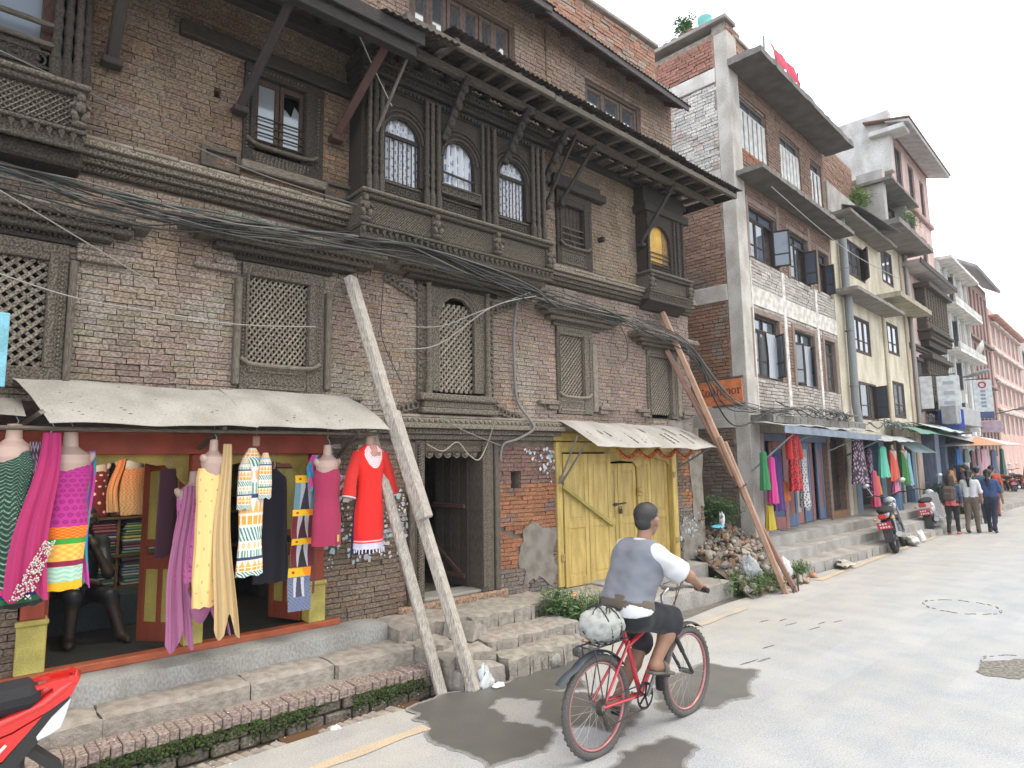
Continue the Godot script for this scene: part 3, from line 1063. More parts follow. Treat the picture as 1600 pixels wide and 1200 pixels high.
func frame_window(house: Node3D, nm: String, fx0: float, fx1: float, fy0: float, fy1: float, ox0: float, ox1: float, oy0: float, oy1: float, c: Color, z := 0.0, label := "") -> Node3D:
	var win := group_part(nm, house)
	if label != "": win.set_meta("label", label)
	for s in [0, 1]:
		var a := fx0 if s == 0 else ox1
		var e := ox0 if s == 0 else fx1
		var b := mb(jit(c, 0.05))
		var w := e - a
		b.span(a, e, fy0, fy1, z - 0.08, z + 0.035, 0.006)
		b.span(a + w * 0.55 if s == 0 else a + 0.005, e - 0.005 if s == 0 else e - w * 0.55, oy0, fy1 - 0.08, z + 0.03, z + 0.055, 0.004)
		b.col = c.lerp(W_DUST, 0.5)
		var y := oy0
		while y < oy1:
			b.ell(Vector3(a + w * (0.3 if s == 0 else 0.7), y, z + 0.04), Vector3(0.013, 0.015, 0.014), Basis(), 5)
			y += 0.035
		put("jamb", b, M.carved, win)
	var b := mb(jit(c, 0.05))
	b.span(fx0, fx1, oy1, fy1, z - 0.08, z + 0.045, 0.006)
	b.col = c.lerp(W_DUST, 0.4)
	teeth(b, ox0, ox1, (oy1 + fy1) / 2, z + 0.05, 0.035, Vector3(0.022, 0.03, 0.02), 2)
	put("lintel", b, M.carved, win)
	return win

func sill_bar(win: Node3D, x0: float, x1: float, y: float, z: float, c: Color) -> void:
	# a rail with upturned ends, like a shallow boat
	var b := mb(c)
	var p := PackedVector3Array()
	var R: Array = []
	for k in 13:
		var t := k / 12.0
		var e := pow(absf(t - 0.5) * 2.0, 8.0)
		p.append(Vector3(lerpf(x0, x1, t), y + e * 0.05 - 0.01 * sin(PI * t), z + 0.02 - e * 0.01))
		R.append(0.02)
	b.tube(p, R, 8)
	put("sill_rail", b, M.wood_x, win)

func arch_poly(x0: float, x1: float, y0: float, y1: float, ox0: float, ox1: float, oy0: float, oy1: float, lobes := 0) -> PackedVector2Array:
	# a board with an arched opening that runs out at its foot
	var p := PackedVector2Array([Vector2(x0, y0), Vector2(x0, y1), Vector2(x1, y1), Vector2(x1, y0), Vector2(ox1, y0)])
	var r := (ox1 - ox0) / 2
	var cx := (ox0 + ox1) / 2
	var sy := oy1 - r * 1.05
	p.append(Vector2(ox1, sy))
	var n := 16
	for k in range(1, n):
		var a := PI * k / n
		var q := 1.0 - (0.06 * absf(sin(a * lobes)) if lobes > 0 else 0.0)
		p.append(Vector2(cx + cos(a) * r * q, sy + sin(a) * r * 1.05 * q))
	p.append(Vector2(ox0, sy))
	p.append(Vector2(ox0, y0))
	return p

func arch_window(house: Node3D, nm: String, x0: float, x1: float, y0: float, y1: float, ox0: float, ox1: float, oy0: float, oy1: float, z: float, c: Color, label: String) -> Node3D:
	var win := group_part(nm, house)
	if label != "": win.set_meta("label", label)
	var b := mb(c)
	b.prism(arch_poly(x0, x1, oy0, y1, ox0, ox1, oy0, oy1, 5), 0.05, Transform3D(Basis(), Vector3(0, 0, z)))
	put("arch_board", b, M.carved, win)
	b = mb(c.lerp(W_DUST, 0.3))
	var r := (ox1 - ox0) / 2
	for q in [[1.16, 0.014], [1.34, 0.009]]:
		var p := PackedVector3Array()
		for k in 19:
			var a := PI * k / 18
			p.append(Vector3((ox0 + ox1) / 2 + cos(a) * r * q[0], oy1 - r * 1.05 + sin(a) * r * 1.05 * q[0], z + 0.03))
		b.tube(p, q[1], 6)
		if q[0] < 1.2:
			for k in 18:
				b.ell(p[k].lerp(p[k + 1], 0.5) + Vector3(0, 0, 0.012), Vector3(0.013, 0.013, 0.012), Basis(), 5)
	put("arch_moulding", b, M.carved, win)
	return win

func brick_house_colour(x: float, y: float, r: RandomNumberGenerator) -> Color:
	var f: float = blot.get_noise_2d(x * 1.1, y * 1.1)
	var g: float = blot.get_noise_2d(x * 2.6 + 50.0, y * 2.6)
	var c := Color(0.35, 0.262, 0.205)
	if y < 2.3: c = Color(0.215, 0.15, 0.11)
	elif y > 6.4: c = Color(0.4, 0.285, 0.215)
	elif y > 4.55: c = Color(0.235, 0.155, 0.1).lerp(Color(0.315, 0.235, 0.16), clampf((x - 5.5) * 0.5, 0, 1))  # second-floor bricks darkened at left for the shade under the eave
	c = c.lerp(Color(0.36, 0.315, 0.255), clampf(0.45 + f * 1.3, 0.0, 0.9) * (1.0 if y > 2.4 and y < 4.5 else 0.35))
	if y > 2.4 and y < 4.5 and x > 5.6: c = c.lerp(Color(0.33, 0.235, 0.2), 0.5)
	if g > 0.5: c = c.lerp(Color(0.42, 0.2, 0.09), 0.25)
	if y < 2.2:
		# rubbed-off posters and raw orange patches at street level
		if x > 4.9 and x < 5.95:
			c = Color(0.27, 0.16, 0.13).lerp(Color(0.25, 0.225, 0.2), clampf((1.25 - y) * 1.4 + f, 0.0, 0.9))
			if y > 1.1 and y < 1.72 and g > -0.25 : c = c.lerp(Color(0.48, 0.2, 0.085), 0.75)
			if x < 5.35 and y < 1.25 and y > 0.68: c = Color(0.42, 0.16, 0.075).lerp(Color(0.3, 0.2, 0.14), r.randf() * 0.5)
			if y > 1.5 and y > 2.75 - (x - 4.9) * 1.1 + f and r.randf() < 0.6: c = Color(0.5, 0.5, 0.5)
		if x > 8.6: c = Color(0.23, 0.16, 0.115).lerp(Color(0.27, 0.245, 0.215), clampf(0.9 - y * 0.7 + f, 0.0, 1.0))
		if x > 8.85 and y > 1.0 and g > -0.05: c = c.lerp(Color(0.5, 0.2, 0.07), 0.7)
		if x > 2.7 and x < 3.85 and y > 1.15 and f + r.randf() * 0.5 > 0.42: c = Color(0.46, 0.45, 0.43)
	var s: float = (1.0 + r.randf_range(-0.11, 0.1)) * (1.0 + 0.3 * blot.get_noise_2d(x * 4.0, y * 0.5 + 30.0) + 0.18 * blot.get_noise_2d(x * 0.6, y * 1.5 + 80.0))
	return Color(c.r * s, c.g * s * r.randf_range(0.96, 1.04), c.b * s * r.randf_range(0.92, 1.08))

var blot: FastNoiseLite

func old_house() -> void:
	var H := thing("brick_house", "old brick house of dark carved wooden windows with tin eaves, leaning on timber props", "house", Vector3(4.5, 0, 0))
	var X := Vector3.RIGHT
	var Z := Vector3(0, 0, 1)
	# openings: x0, x1, y0, y1
	var shop := [0.44, 2.78, 0.0, 2.3]
	var door := [3.8, 4.9, 0.0, 2.24]
	var yel := [5.96, 8.63, 0.0, 2.25]
	var niche := [5.2, 5.36, 1.66, 1.9]
	var wA := [-0.4, 0.6, 2.66, 3.75]
	var wB := [1.95, 2.7, 2.68, 3.85]
	var wC := [4.0, 4.75, 2.7, 3.98]
	var wD := [6.02, 6.72, 2.62, 3.8]
	var wE := [7.98, 8.74, 2.62, 3.68]
	var wF := [1.9, 2.66, 4.87, 5.83]
	var wG := [6.1, 6.78, 4.66, 5.72]
	var wL := [-1.6, 0.6, 4.9, 6.3]
	var wM := [3.12, 5.4, 4.95, 5.8]
	var wR := [7.86, 8.7, 4.9, 5.7]
	var u1 := [3.73, 5.38, 6.95, 7.86]
	var u2 := [6.78, 8.12, 6.95, 7.7]
	var hole1 := [1.62, 1.68, 5.42, 5.5]
	var holes := [shop, door, yel, niche, wA, wB, wC, wD, wE, wF, wG, wL, wM, wR, u1, u2, hole1]
	# wall bodies
	var b := mb(K(0.22, 0.18, 0.145))
	backing(b, Vector3(), X, Z, -3.2, 9.38, -0.1, 2.5, 0.34, holes, 0.03)
	backing(b, Vector3(), X, Z, -3.2, 9.18, 2.5, 6.6, 0.34, holes, 0.03)
	put("front_wall", b, M.mortar, H)
	b = mb(K(0.33, 0.28, 0.23))
	backing(b, Vector3(), X, Z, 2.0, 8.98, 6.6, 8.4, 0.3, holes, 0.03)
	put("upper_wall", b, M.mortar, H)
	b = mb(K(0.2, 0.16, 0.13))
	b.span(-3.2, -2.9, -0.1, 8.2, -4.5, -0.36)
	b.span(9.08, 9.36, -0.1, 2.48, -4.5, -0.36)
	b.span(8.9, 9.16, 2.5, 6.6, -4.5, -0.36)
	b.span(8.72, 8.96, 6.62, 8.3, -4.5, -0.32)
	b.span(-2.9, 8.7, -0.1, 8.3, -4.8, -4.52)
	put("side_wall", b, M.mortar, H)
	b = mb(K(0.12, 0.09, 0.07))  # floors out of view, placed to keep each room dark
	b.span(-2.88, 9.06, 2.32, 2.5, -4.5, -0.38)
	b.span(-2.88, 8.88, 4.4, 4.55, -4.5, -0.38)
	b.span(-2.88, 8.88, 6.45, 6.58, -4.5, -0.38)
	b.span(-2.88, 8.7, 8.12, 8.28, -4.5, -0.34)
	put("unseen_floor_slab", b, M.wood_x, H)
	b = mb(K(0.2, 0.17, 0.14))
	b.span(2.86, 3.0, -0.08, 2.3, -4.5, -0.36)
	b.span(5.7, 5.84, -0.08, 2.3, -4.5, -0.36)
	b.span(3.0, 5.7, -0.08, 0.5, -4.5, -0.36)
	put("partition_wall", b, M.mortar, H)
	b = mb(K(0.2, 0.17, 0.15))
	b.span(5.16, 5.4, 1.6, 1.95, -0.22, -0.2)
	put("niche_back", b, M.mortar, H)
	# brickwork, nearest bricks one by one
	var miss := func(x, y):
		return x > 4.9 and x < 5.3 and y > 0.95 and y < 1.22 and sin(x * 41.0 + y * 97.0) > 0.72
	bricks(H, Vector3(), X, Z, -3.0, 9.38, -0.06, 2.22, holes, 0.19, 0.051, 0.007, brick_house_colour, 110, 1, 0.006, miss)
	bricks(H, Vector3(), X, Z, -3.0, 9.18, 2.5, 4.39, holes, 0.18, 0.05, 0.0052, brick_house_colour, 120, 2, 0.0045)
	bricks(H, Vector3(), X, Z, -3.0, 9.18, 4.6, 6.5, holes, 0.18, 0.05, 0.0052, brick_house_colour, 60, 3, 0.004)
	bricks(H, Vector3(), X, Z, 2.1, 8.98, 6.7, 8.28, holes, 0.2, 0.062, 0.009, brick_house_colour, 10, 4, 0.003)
	# crumbling plaster on the street-level wall
	for pl in [[5.33, 5.92, 0.5, 1.16, 11], [8.68, 9.3, 0.42, 1.02, 12], [9.02, 9.36, 1.1, 2.1, 13], [8.5, 9.1, 2.3, 2.62, 14]]:
		var f := fnl(pl[4], 2.4, 3)
		b = mb(K(0.255, 0.235, 0.205))
		var n := 44
		var poly := PackedVector2Array()
		for k in n:
			var a := TAU * k / n
			var q := 1.0 + f.get_noise_2d(cos(a) * 0.4, sin(a) * 0.4) * 0.55
			poly.append(Vector2((pl[0] + pl[1]) / 2 + clampf(cos(a) * 1.25, -1, 1) * (pl[1] - pl[0]) / 2 * q, (pl[2] + pl[3]) / 2 + clampf(sin(a) * 1.25, -1, 1) * (pl[3] - pl[2]) / 2 * q))
		b.prism(poly, 0.012, Transform3D(Basis(), Vector3(0, 0, 0.008)))
		put("plaster_patch", b, M.render, H)
	# torn paper scraps stuck to the bricks
	b = mb()
	for k in 460:
		var zone: int = [0, 1, 2, 0, 1, 2, 0, 1, 2, 3][k % 10]
		var x := rng.randf_range(2.8, 3.75) if zone < 2 else (rng.randf_range(5.3, 5.94) if zone == 2 else rng.randf_range(8.68, 9.2))
		var y := rng.randf_range(1.0, 1.9) if zone < 2 else (rng.randf_range(1.3, 2.15) if zone == 2 else rng.randf_range(0.75, 1.15))
		if zone == 2 and y < 2.5 - (x - 5.0) * 0.9: continue
		b.col = jit([K(0.5, 0.5, 0.49), K(0.42, 0.47, 0.5), K(0.5, 0.47, 0.43), K(0.3, 0.42, 0.45)][k % 4], 0.15)
		var poly := PackedVector2Array()
		var R := rng.randf_range(0.005, 0.026) * (1.7 if k % 9 == 0 else 1.0)
		for t in 7:
			poly.append(Vector2(cos(t * TAU / 7), sin(t * TAU / 7)) * R * rng.randf_range(0.4, 1.3))
		if Geometry2D.triangulate_polygon(poly).size() > 0:
			b.prism(poly, 0.003, Transform3D(Basis(), Vector3(x, y, 0.016 + 0.0004 * (k % 9))))
	put("paper_scraps", b, M.plain, H).set_meta("kind", "stuff")
	string_courses(H)
	windows_first(H)
	windows_second(H)
	bays(H)
	eaves(H)
	upper_storey(H)
	doorway(H)
	shopfront(H)
	yellow_front(H)

func string_courses(H: Node3D) -> void:
	# the moulding between first and second floor
	for s in [[-3.0, 3.03, 4.39, 4.6, 0.19], [5.74, 9.22, 4.37, 4.57, 0.17]]:
		var g := group_part("string_course", H)
		var n := 4
		for k in n:
			var t := float(k) / (n - 1)
			var b := mb(jit(W_MID.lerp(W_DUST, 0.15 + t * 0.75), 0.05))
			var ya: float = lerpf(s[2], s[3], float(k) / n)
			var yb: float = lerpf(s[2], s[3], float(k + 1) / n)
			var z: float = lerpf(0.03, s[4], pow(t, 0.9))
			b.span(s[0], s[1], ya, yb - 0.004, -0.05, z, 0.006)
			if k == 0: 
				var x: float = s[0]
				while x < s[1] - 0.03:
					b.bar(Vector3(x, ya + 0.005, z + 0.008), Vector3(x + 0.04, yb - 0.008, z + 0.008), 0.012, 0.016, Z3)
					x += 0.032
			if k == 1: teeth(b, s[0], s[1], (ya + yb) / 2, z + 0.006, 0.05, Vector3(0.03, 0.028, 0.03), 2)
			put("moulding", b, M.carved, g)
		var b := mb(jit(W_DUST, 0.05))
		var x: float = s[0]
		while x < s[1] - 0.02:
			var w := minf(rng.randf_range(0.15, 0.4), s[1] - x)
			b.box(Vector3(x + w / 2, s[3] + 0.012, s[4] * 0.5), Vector3(w - 0.005, 0.03, s[4] + rng.randf_range(-0.01, 0.03)), Basis(Vector3(0, 0, 1), rng.randf_range(-0.02, 0.02)), 0.008)
			x += w
		put("coping", b, M.mortar, g)
		b = mb(K(0.27, 0.2, 0.15))
		teeth(b, s[0], s[1], s[3] + 0.055, 0.008, 0.055, Vector3(0.035, 0.045, 0.03), 2)
		put("bead_row", b, M.carved, g)
	# the lower band over the doorway
	var g := group_part("string_course", H)
	for k in 4:
		var y0: float = [2.25, 2.31, 2.37, 2.43][k]
		var z: float = [0.05, 0.09, 0.16, 0.1][k]
		var b := mb(jit(W_MID.lerp(W_DUST, 0.3 + 0.2 * k), 0.05))
		b.span(2.78, 6.02, y0, y0 + 0.056, -0.05, z, 0.006)
		if k == 1: teeth(b, 2.8, 6.0, y0 + 0.03, z + 0.006, 0.045, Vector3(0.03, 0.03, 0.02), 2)
		if k == 3:
			teeth(b, 2.8, 6.0, y0 + 0.03, z, 0.07, Vector3(0.05, 0.05, 0.03), 2)
		put("moulding", b, M.carved, g)
	var b := mb(jit(W_DUST, 0.05))
	b.span(2.78, 6.02, 2.49, 2.52, -0.05, 0.08, 0.006)
	put("coping", b, M.mortar, g)

const Z3 := Vector3(0, 0, 1)

func wing(H: Node3D, x: float, dir: float, y: float, n: int, st: Vector2, drop := -1.0) -> void:
	# stepped corbel bricks beside a window foot
	var g := group_part("window_wing", H)
	for k in n:
		var b := mb(jit(W_DUST.lerp(Color(0.26, 0.2, 0.17), 0.5), 0.1))
		var x0 := x
		var x1 := x + dir * (st.x * (n - k))
		b.span(minf(x0, x1), maxf(x0, x1), y + drop * st.y * k - st.y * 0.45, y + drop * st.y * k + st.y * 0.45, -0.02, 0.075 - 0.012 * k, 0.008)
		put("corbel", b, M.carved, g)

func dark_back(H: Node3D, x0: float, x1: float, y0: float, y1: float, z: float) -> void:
	var b := mb(K(0.03, 0.026, 0.022))  # near-black sheet behind an opening, standing in for shade in the room
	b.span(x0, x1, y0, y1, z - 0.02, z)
	put("room_shade_back", b, M.wood_y, H)

func windows_first(H: Node3D) -> void:
	var c := W_MID
	# far left latticed window
	var w := frame_window(H, "lattice_window", -0.52, 0.6, 2.66, 3.74, -0.38, 0.47, 2.76, 3.6, c)
	lattice(w, -0.38, 0.47, 2.76, 3.6, -0.02, Vector2(0.088, 0.088), 0.03, W_DUST)
	var b := mb(c)
	b.span(-0.52, 0.6, 2.6, 2.76, -0.08, 0.05, 0.008)
	put("sill", b, M.carved, w)
	b = mb(jit(W_MID, 0.1))
	b.bar(Vector3(0.625, 2.66, 0.03), Vector3(0.63, 3.62, 0.03), 0.05, 0.1, Z3, 0.01)
	put("side_post", b, M.wood_y, w)
	crown("window_crown", H, -1.2, 1.12, -0.55, 0.7, 3.75, 3.99, 0.24, W_DARK)
	wing(H, 0.64, 1.0, 2.62, 3, Vector2(0.13, 0.05), -1.0)
	wing(H, 0.64, 1.0, 3.66, 3, Vector2(0.12, 0.05), 1.0)
	# second latticed window
	w = frame_window(H, "lattice_window", 1.92, 2.72, 2.66, 3.88, 1.99, 2.56, 2.95, 3.76, c)
	lattice(w, 1.99, 2.56, 2.93, 3.76, -0.02, Vector2(0.052, 0.07), 0.018, W_DUST * 1.2)
	sill_bar(w, 1.92, 2.68, 2.92, 0.05, W_MID.lerp(W_DUST, 0.5))
	b = mb(W_MID.lerp(W_DUST, 0.35))
	b.span(1.99, 2.56, 2.67, 2.93, -0.08, 0.02)
	scroll_panel(b, 2.0, 2.55, 2.7, 2.87, 0.02, 5)
	put("carved_panel", b, M.carved, w)
	for s in [-1.0, 1.0]:
		b = mb(jit(W_MID.lerp(W_DUST, 0.2), 0.08))
		b.bar(Vector3(1.885 if s < 0 else 2.765, 2.72, 0.03), Vector3(1.89 if s < 0 else 2.77, 3.72, 0.03), 0.055, 0.09, Z3, 0.012)
		put("side_post", b, M.wood_y, w)
	crown("window_crown", H, 1.36, 3.34, 1.86, 2.8, 3.89, 4.13, 0.24, W_DARK)
	wing(H, 1.86, -1.0, 2.66, 3, Vector2(0.13, 0.05), -1.0)
	wing(H, 2.8, 1.0, 2.66, 3, Vector2(0.12, 0.05), -1.0)
	wing(H, 1.86, -1.0, 3.78, 2, Vector2(0.18, 0.06), 1.0)
	# arched latticed window over the doorway
	w = arch_window(H, "arched_lattice_window", 3.98, 4.78, 2.7, 4.0, 4.11, 4.62, 2.8, 3.92, 0.02, c.lerp(W_DUST, 0.2), "arched window with honeycomb lattice and turned posts")
	lattice(w, 4.1, 4.63, 2.8, 3.84, -0.03, Vector2(0.072, 0.08), 0.027, W_DUST * 1.25)
	for x in [3.95, 4.8]:
		b = mb(c.lerp(W_DUST, 0.25))
		twist_col(b, x, 2.74, 4.02, 0.07, 0.032)
		put("turned_post", b, M.carved, w)
	for x in [3.86, 4.89]:
		b = mb(c.lerp(W_DUST, 0.15))
		b.span(x - 0.03, x + 0.03, 2.74, 4.0, -0.05, 0.04, 0.006)
		var y := 2.8
		while y < 3.95:
			b.ell(Vector3(x, y, 0.045), Vector3(0.022, 0.024, 0.015), Basis(), 4)
			y += 0.07
		put("outer_jamb", b, M.carved, w)
	b = mb(c.lerp(W_DUST, 0.4))
	b.span(3.82, 4.94, 2.68, 2.76, -0.05, 0.13, 0.012)
	b.span(3.88, 4.88, 2.6, 2.68, -0.05, 0.09, 0.012)
	teeth(b, 3.85, 4.9, 2.7, 0.135, 0.035, Vector3(0.02, 0.03, 0.02), 2)
	b.span(3.84, 4.92, 2.54, 2.6, -0.05, 0.12, 0.012)
	put("sill", b, M.carved, w)
	crown("window_crown", H, 3.44, 5.5, 3.8, 4.98, 4.0, 4.16, 0.26, W_DARK)
	for s in [-1.0, 1.0]:
		# leafy scroll brackets at head and foot
		for yy in [3.86, 2.62]:
			b = mb(c.lerp(W_DUST, 0.25))
			var n := 7
			for k in n:
				var t := k / float(n - 1)
				var o := Vector3(4.38 + s * (0.58 + 0.36 * t), yy + (0.14 * t if yy > 3 else -0.1 * t), 0.03)
				b.torus(o, Z3, 0.04 - 0.012 * t, 0.014, 8, 5)
				b.ell(o + Vector3(0, 0.04, 0), Vector3(0.03, 0.02, 0.03), Basis(), 5)
				b.ell(o - Vector3(0, 0.035, 0), Vector3(0.045, 0.02, 0.025), Basis(), 5)
			put("scroll_bracket", b, M.carved, w)
	# the two small latticed windows above the yellow shop
	for q in [[6.03, 6.72, 6.08, 6.54, 0], [7.98, 8.74, 8.05, 8.58, 1]]:
		w = frame_window(H, "lattice_window", q[0], q[1], 2.62, 3.8 if q[4] == 0 else 3.67, q[2], q[3], 2.86 if q[4] == 0 else 2.68, 3.69 if q[4] == 0 else 3.58, c.lerp(W_DUST, 0.35))
		lattice(w, q[2], q[3], 2.86 if q[4] == 0 else 2.68, 3.69 if q[4] == 0 else 3.58, -0.02, Vector2(0.058, 0.062), 0.02, W_DUST * 1.1)
		if q[4] == 0:
			sill_bar(w, 6.03, 6.66, 2.85, 0.05, W_DUST)
			b = mb(W_DUST)
			b.span(6.08, 6.54, 2.62, 2.84, -0.08, 0.02)
			scroll_panel(b, 6.09, 6.53, 2.66, 2.8, 0.02, 5)
			put("carved_panel", b, M.carved, w)
		b = mb(jit(W_DUST, 0.05))
		b.span(q[1] + 0.005, q[1] + 0.1, 2.66, 3.62, -0.05, 0.05, 0.01)
		put("side_post", b, M.wood_y, w)
	crown("window_crown", H, 5.66, 7.3, 5.95, 6.9, 3.8, 4.05, 0.22, W_MID)
	crown("window_crown", H, 7.56, 9.16, 7.9, 8.85, 3.67, 3.88, 0.22, W_MID)
	wing(H, 6.0, -1.0, 2.75, 2, Vector2(0.17, 0.06), -1.0)
	wing(H, 6.84, 1.0, 2.72, 2, Vector2(0.17, 0.06), -1.0)
	wing(H, 7.96, -1.0, 2.72, 2, Vector2(0.14, 0.06), -1.0)
	wing(H, 8.86, 1.0, 2.72, 2, Vector2(0.17, 0.06), -1.0)
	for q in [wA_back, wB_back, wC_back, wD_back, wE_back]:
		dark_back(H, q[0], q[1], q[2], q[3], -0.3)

var wA_back := [-0.5, 0.6, 2.6, 3.75]
var wB_back := [1.9, 2.72, 2.6, 3.9]
var wC_back := [3.9, 4.8, 2.6, 4.0]
var wD_back := [5.98, 6.8, 2.6, 3.82]
var wE_back := [7.9, 8.8, 2.6, 3.72]

func windows_second(H: Node3D) -> void:
	var c := W_DARK
	# double casement with a broken pane, left of the bay
	var w := frame_window(H, "casement_window", 1.88, 2.68, 4.86, 5.86, 1.99, 2.48, 5.0, 5.76, c)
	for s in 2:
		var x0 := 1.99 + s * 0.25
		var b := mb(K(0.085, 0.05, 0.035))
		b.span(x0, x0 + 0.04, 5.05, 5.76, -0.05, -0.015, 0.004)
		b.span(x0 + 0.2, x0 + 0.24, 5.05, 5.76, -0.05, -0.015, 0.004)
		b.span(x0 + 0.04, x0 + 0.2, 5.7, 5.76, -0.05, -0.015, 0.004)
		b.span(x0 + 0.04, x0 + 0.2, 5.05, 5.12, -0.05, -0.015, 0.004)
		put("sash", b, M.wood_y, w)
		b = mb(K(0.2, 0.22, 0.23))
		if s == 0:
			b.span(x0 + 0.04, x0 + 0.2, 5.12, 5.7, -0.036, -0.032)
		else:
			b.prism(PackedVector2Array([Vector2(x0 + 0.04, 5.12), Vector2(x0 + 0.2, 5.12), Vector2(x0 + 0.2, 5.55), Vector2(x0 + 0.15, 5.6), Vector2(x0 + 0.12, 5.48), Vector2(x0 + 0.04, 5.55)]), 0.004, Transform3D(Basis(), Vector3(0, 0, -0.034)))
		put("pane", b, M.dark_glass, w)
	for y in [5.12, 5.2, 5.28, 5.36]:
		var b := mb(W_DARK)
		b.rod(Vector3(1.98, y, 0.0), Vector3(2.49, y, 0.0), 0.009)
		put("rail", b, M.wood_x, w)
	sill_bar(w, 1.9, 2.6, 5.03, 0.07, W_MID * 0.8)
	var b := mb(W_MID)
	b.span(1.94, 2.56, 4.86, 4.99, -0.05, 0.02)
	for k in 16:
		b.bar(Vector3(1.97 + k * 0.036, 4.89, 0.02), Vector3(1.985 + k * 0.036, 4.98, 0.03), 0.014, 0.02)
	put("carved_panel", b, M.carved, w)
	b = mb(W_DUST * 0.7)
	b.span(1.86, 2.7, 4.76, 4.85, -0.03, 0.1, 0.012)
	put("sill", b, M.wood_x, w)
	for q in [[1.52, 1.86], [2.7, 3.02]]:
		b = mb(W_MID * 0.9)
		b.span(q[0], q[1], 4.7, 4.74, -0.03, 0.05, 0.006)
		b.span(q[0], q[1], 4.86, 4.9, -0.03, 0.05, 0.006)
		b.span(q[0], q[0] + 0.035, 4.74, 4.86, -0.03, 0.05)
		b.span(q[1] - 0.035, q[1], 4.74, 4.86, -0.03, 0.05)
		b.span(q[0], q[1], 4.74, 4.86, -0.03, 0.004)
		put("side_box", b, M.wood_x, w)
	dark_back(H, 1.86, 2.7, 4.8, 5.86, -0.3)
	# lintel beam and wall plate in the shade of the eave
	b = mb(W_DARK)
	b.span(1.3, 3.05, 5.88, 6.02, -0.04, 0.07, 0.01)
	b.span(-3.0, 3.0, 6.4, 6.54, -0.1, 0.1, 0.01)
	put("wall_plate", b, M.wood_x, H)
	# right casement behind a balustrade
	w = frame_window(H, "casement_window", 6.08, 6.8, 4.64, 5.74, 6.17, 6.62, 4.95, 5.56, c * 1.3)
	for s in 2:
		b = mb(K(0.075, 0.058, 0.045))
		for k in 3:
			b.span(6.17 + s * 0.225 + k * 0.075, 6.17 + s * 0.225 + k * 0.075 + 0.07, 4.95, 5.56, -0.06, -0.03, 0.006)
		put("shutter", b, M.wood_y, w)
	for y in [5.05, 5.14, 5.23]:
		b = mb(W_MID)
		b.rod(Vector3(6.16, y, 0.02), Vector3(6.63, y, 0.02), 0.011)
		put("rail", b, M.wood_x, w)
	b = mb(W_MID)
	b.bar(Vector3(6.45, 4.98, 0.02), Vector3(6.3, 5.3, 0.02), 0.01, 0.01)
	b.span(6.14, 6.66, 4.66, 4.94, -0.05, 0.03)
	scroll_panel(b, 6.15, 6.65, 4.7, 4.9, 0.03, 4)
	put("carved_panel", b, M.carved, w)
	sill_bar(w, 6.1, 6.72, 4.95, 0.06, W_MID)
	b = mb(W_DARK * 1.2)
	b.span(5.95, 7.05, 5.75, 5.86, -0.03, 0.12, 0.01)
	b.span(6.0, 6.95, 5.86, 5.95, -0.03, 0.09, 0.01)
	put("hood", b, M.wood_x, w)
	b = mb(W_DUST * 0.8)
	b.span(5.88, 7.2, 4.57, 4.645, -0.03, 0.1, 0.01)
	put("sill", b, M.wood_x, w)
	dark_back(H, 6.02, 6.82, 4.6, 5.75, -0.3)
	# a stub of a beam and a carved knob in the brick face
	b = mb(W_DARK)
	b.box(Vector3(6.98, 5.2, 0.04), Vector3(0.06, 0.07, 0.14), Basis(), 0.01)
	put("beam_end", b, M.wood_z, H)

func figure(b: MB, o: Vector3, s: float) -> void:
	# a small carved bracket figure: head, trunk, bent knees
	b.ell(o + Vector3(0, 0.085, 0.01) * s, Vector3(0.03, 0.035, 0.03) * s, Basis(), 7)
	b.ell(o + Vector3(0, 0.02, 0) * s, Vector3(0.045, 0.05, 0.04) * s, Basis(), 7)
	b.ell(o + Vector3(-0.03, -0.05, 0.015) * s, Vector3(0.025, 0.045, 0.035) * s, Basis(Z3, 0.4), 6)
	b.ell(o + Vector3(0.03, -0.05, 0.015) * s, Vector3(0.025, 0.045, 0.035) * s, Basis(Z3, -0.4), 6)
	b.ell(o + Vector3(0.05, 0.02, 0.02) * s, Vector3(0.015, 0.045, 0.018) * s, Basis(Z3, 0.6), 5)
	b.ell(o + Vector3(-0.05, 0.02, 0.02) * s, Vector3(0.015, 0.045, 0.018) * s, Basis(Z3, -0.6), 5)
	b.ell(o + Vector3(0, -0.1, 0) * s, Vector3(0.06, 0.025, 0.04) * s, Basis(), 7)

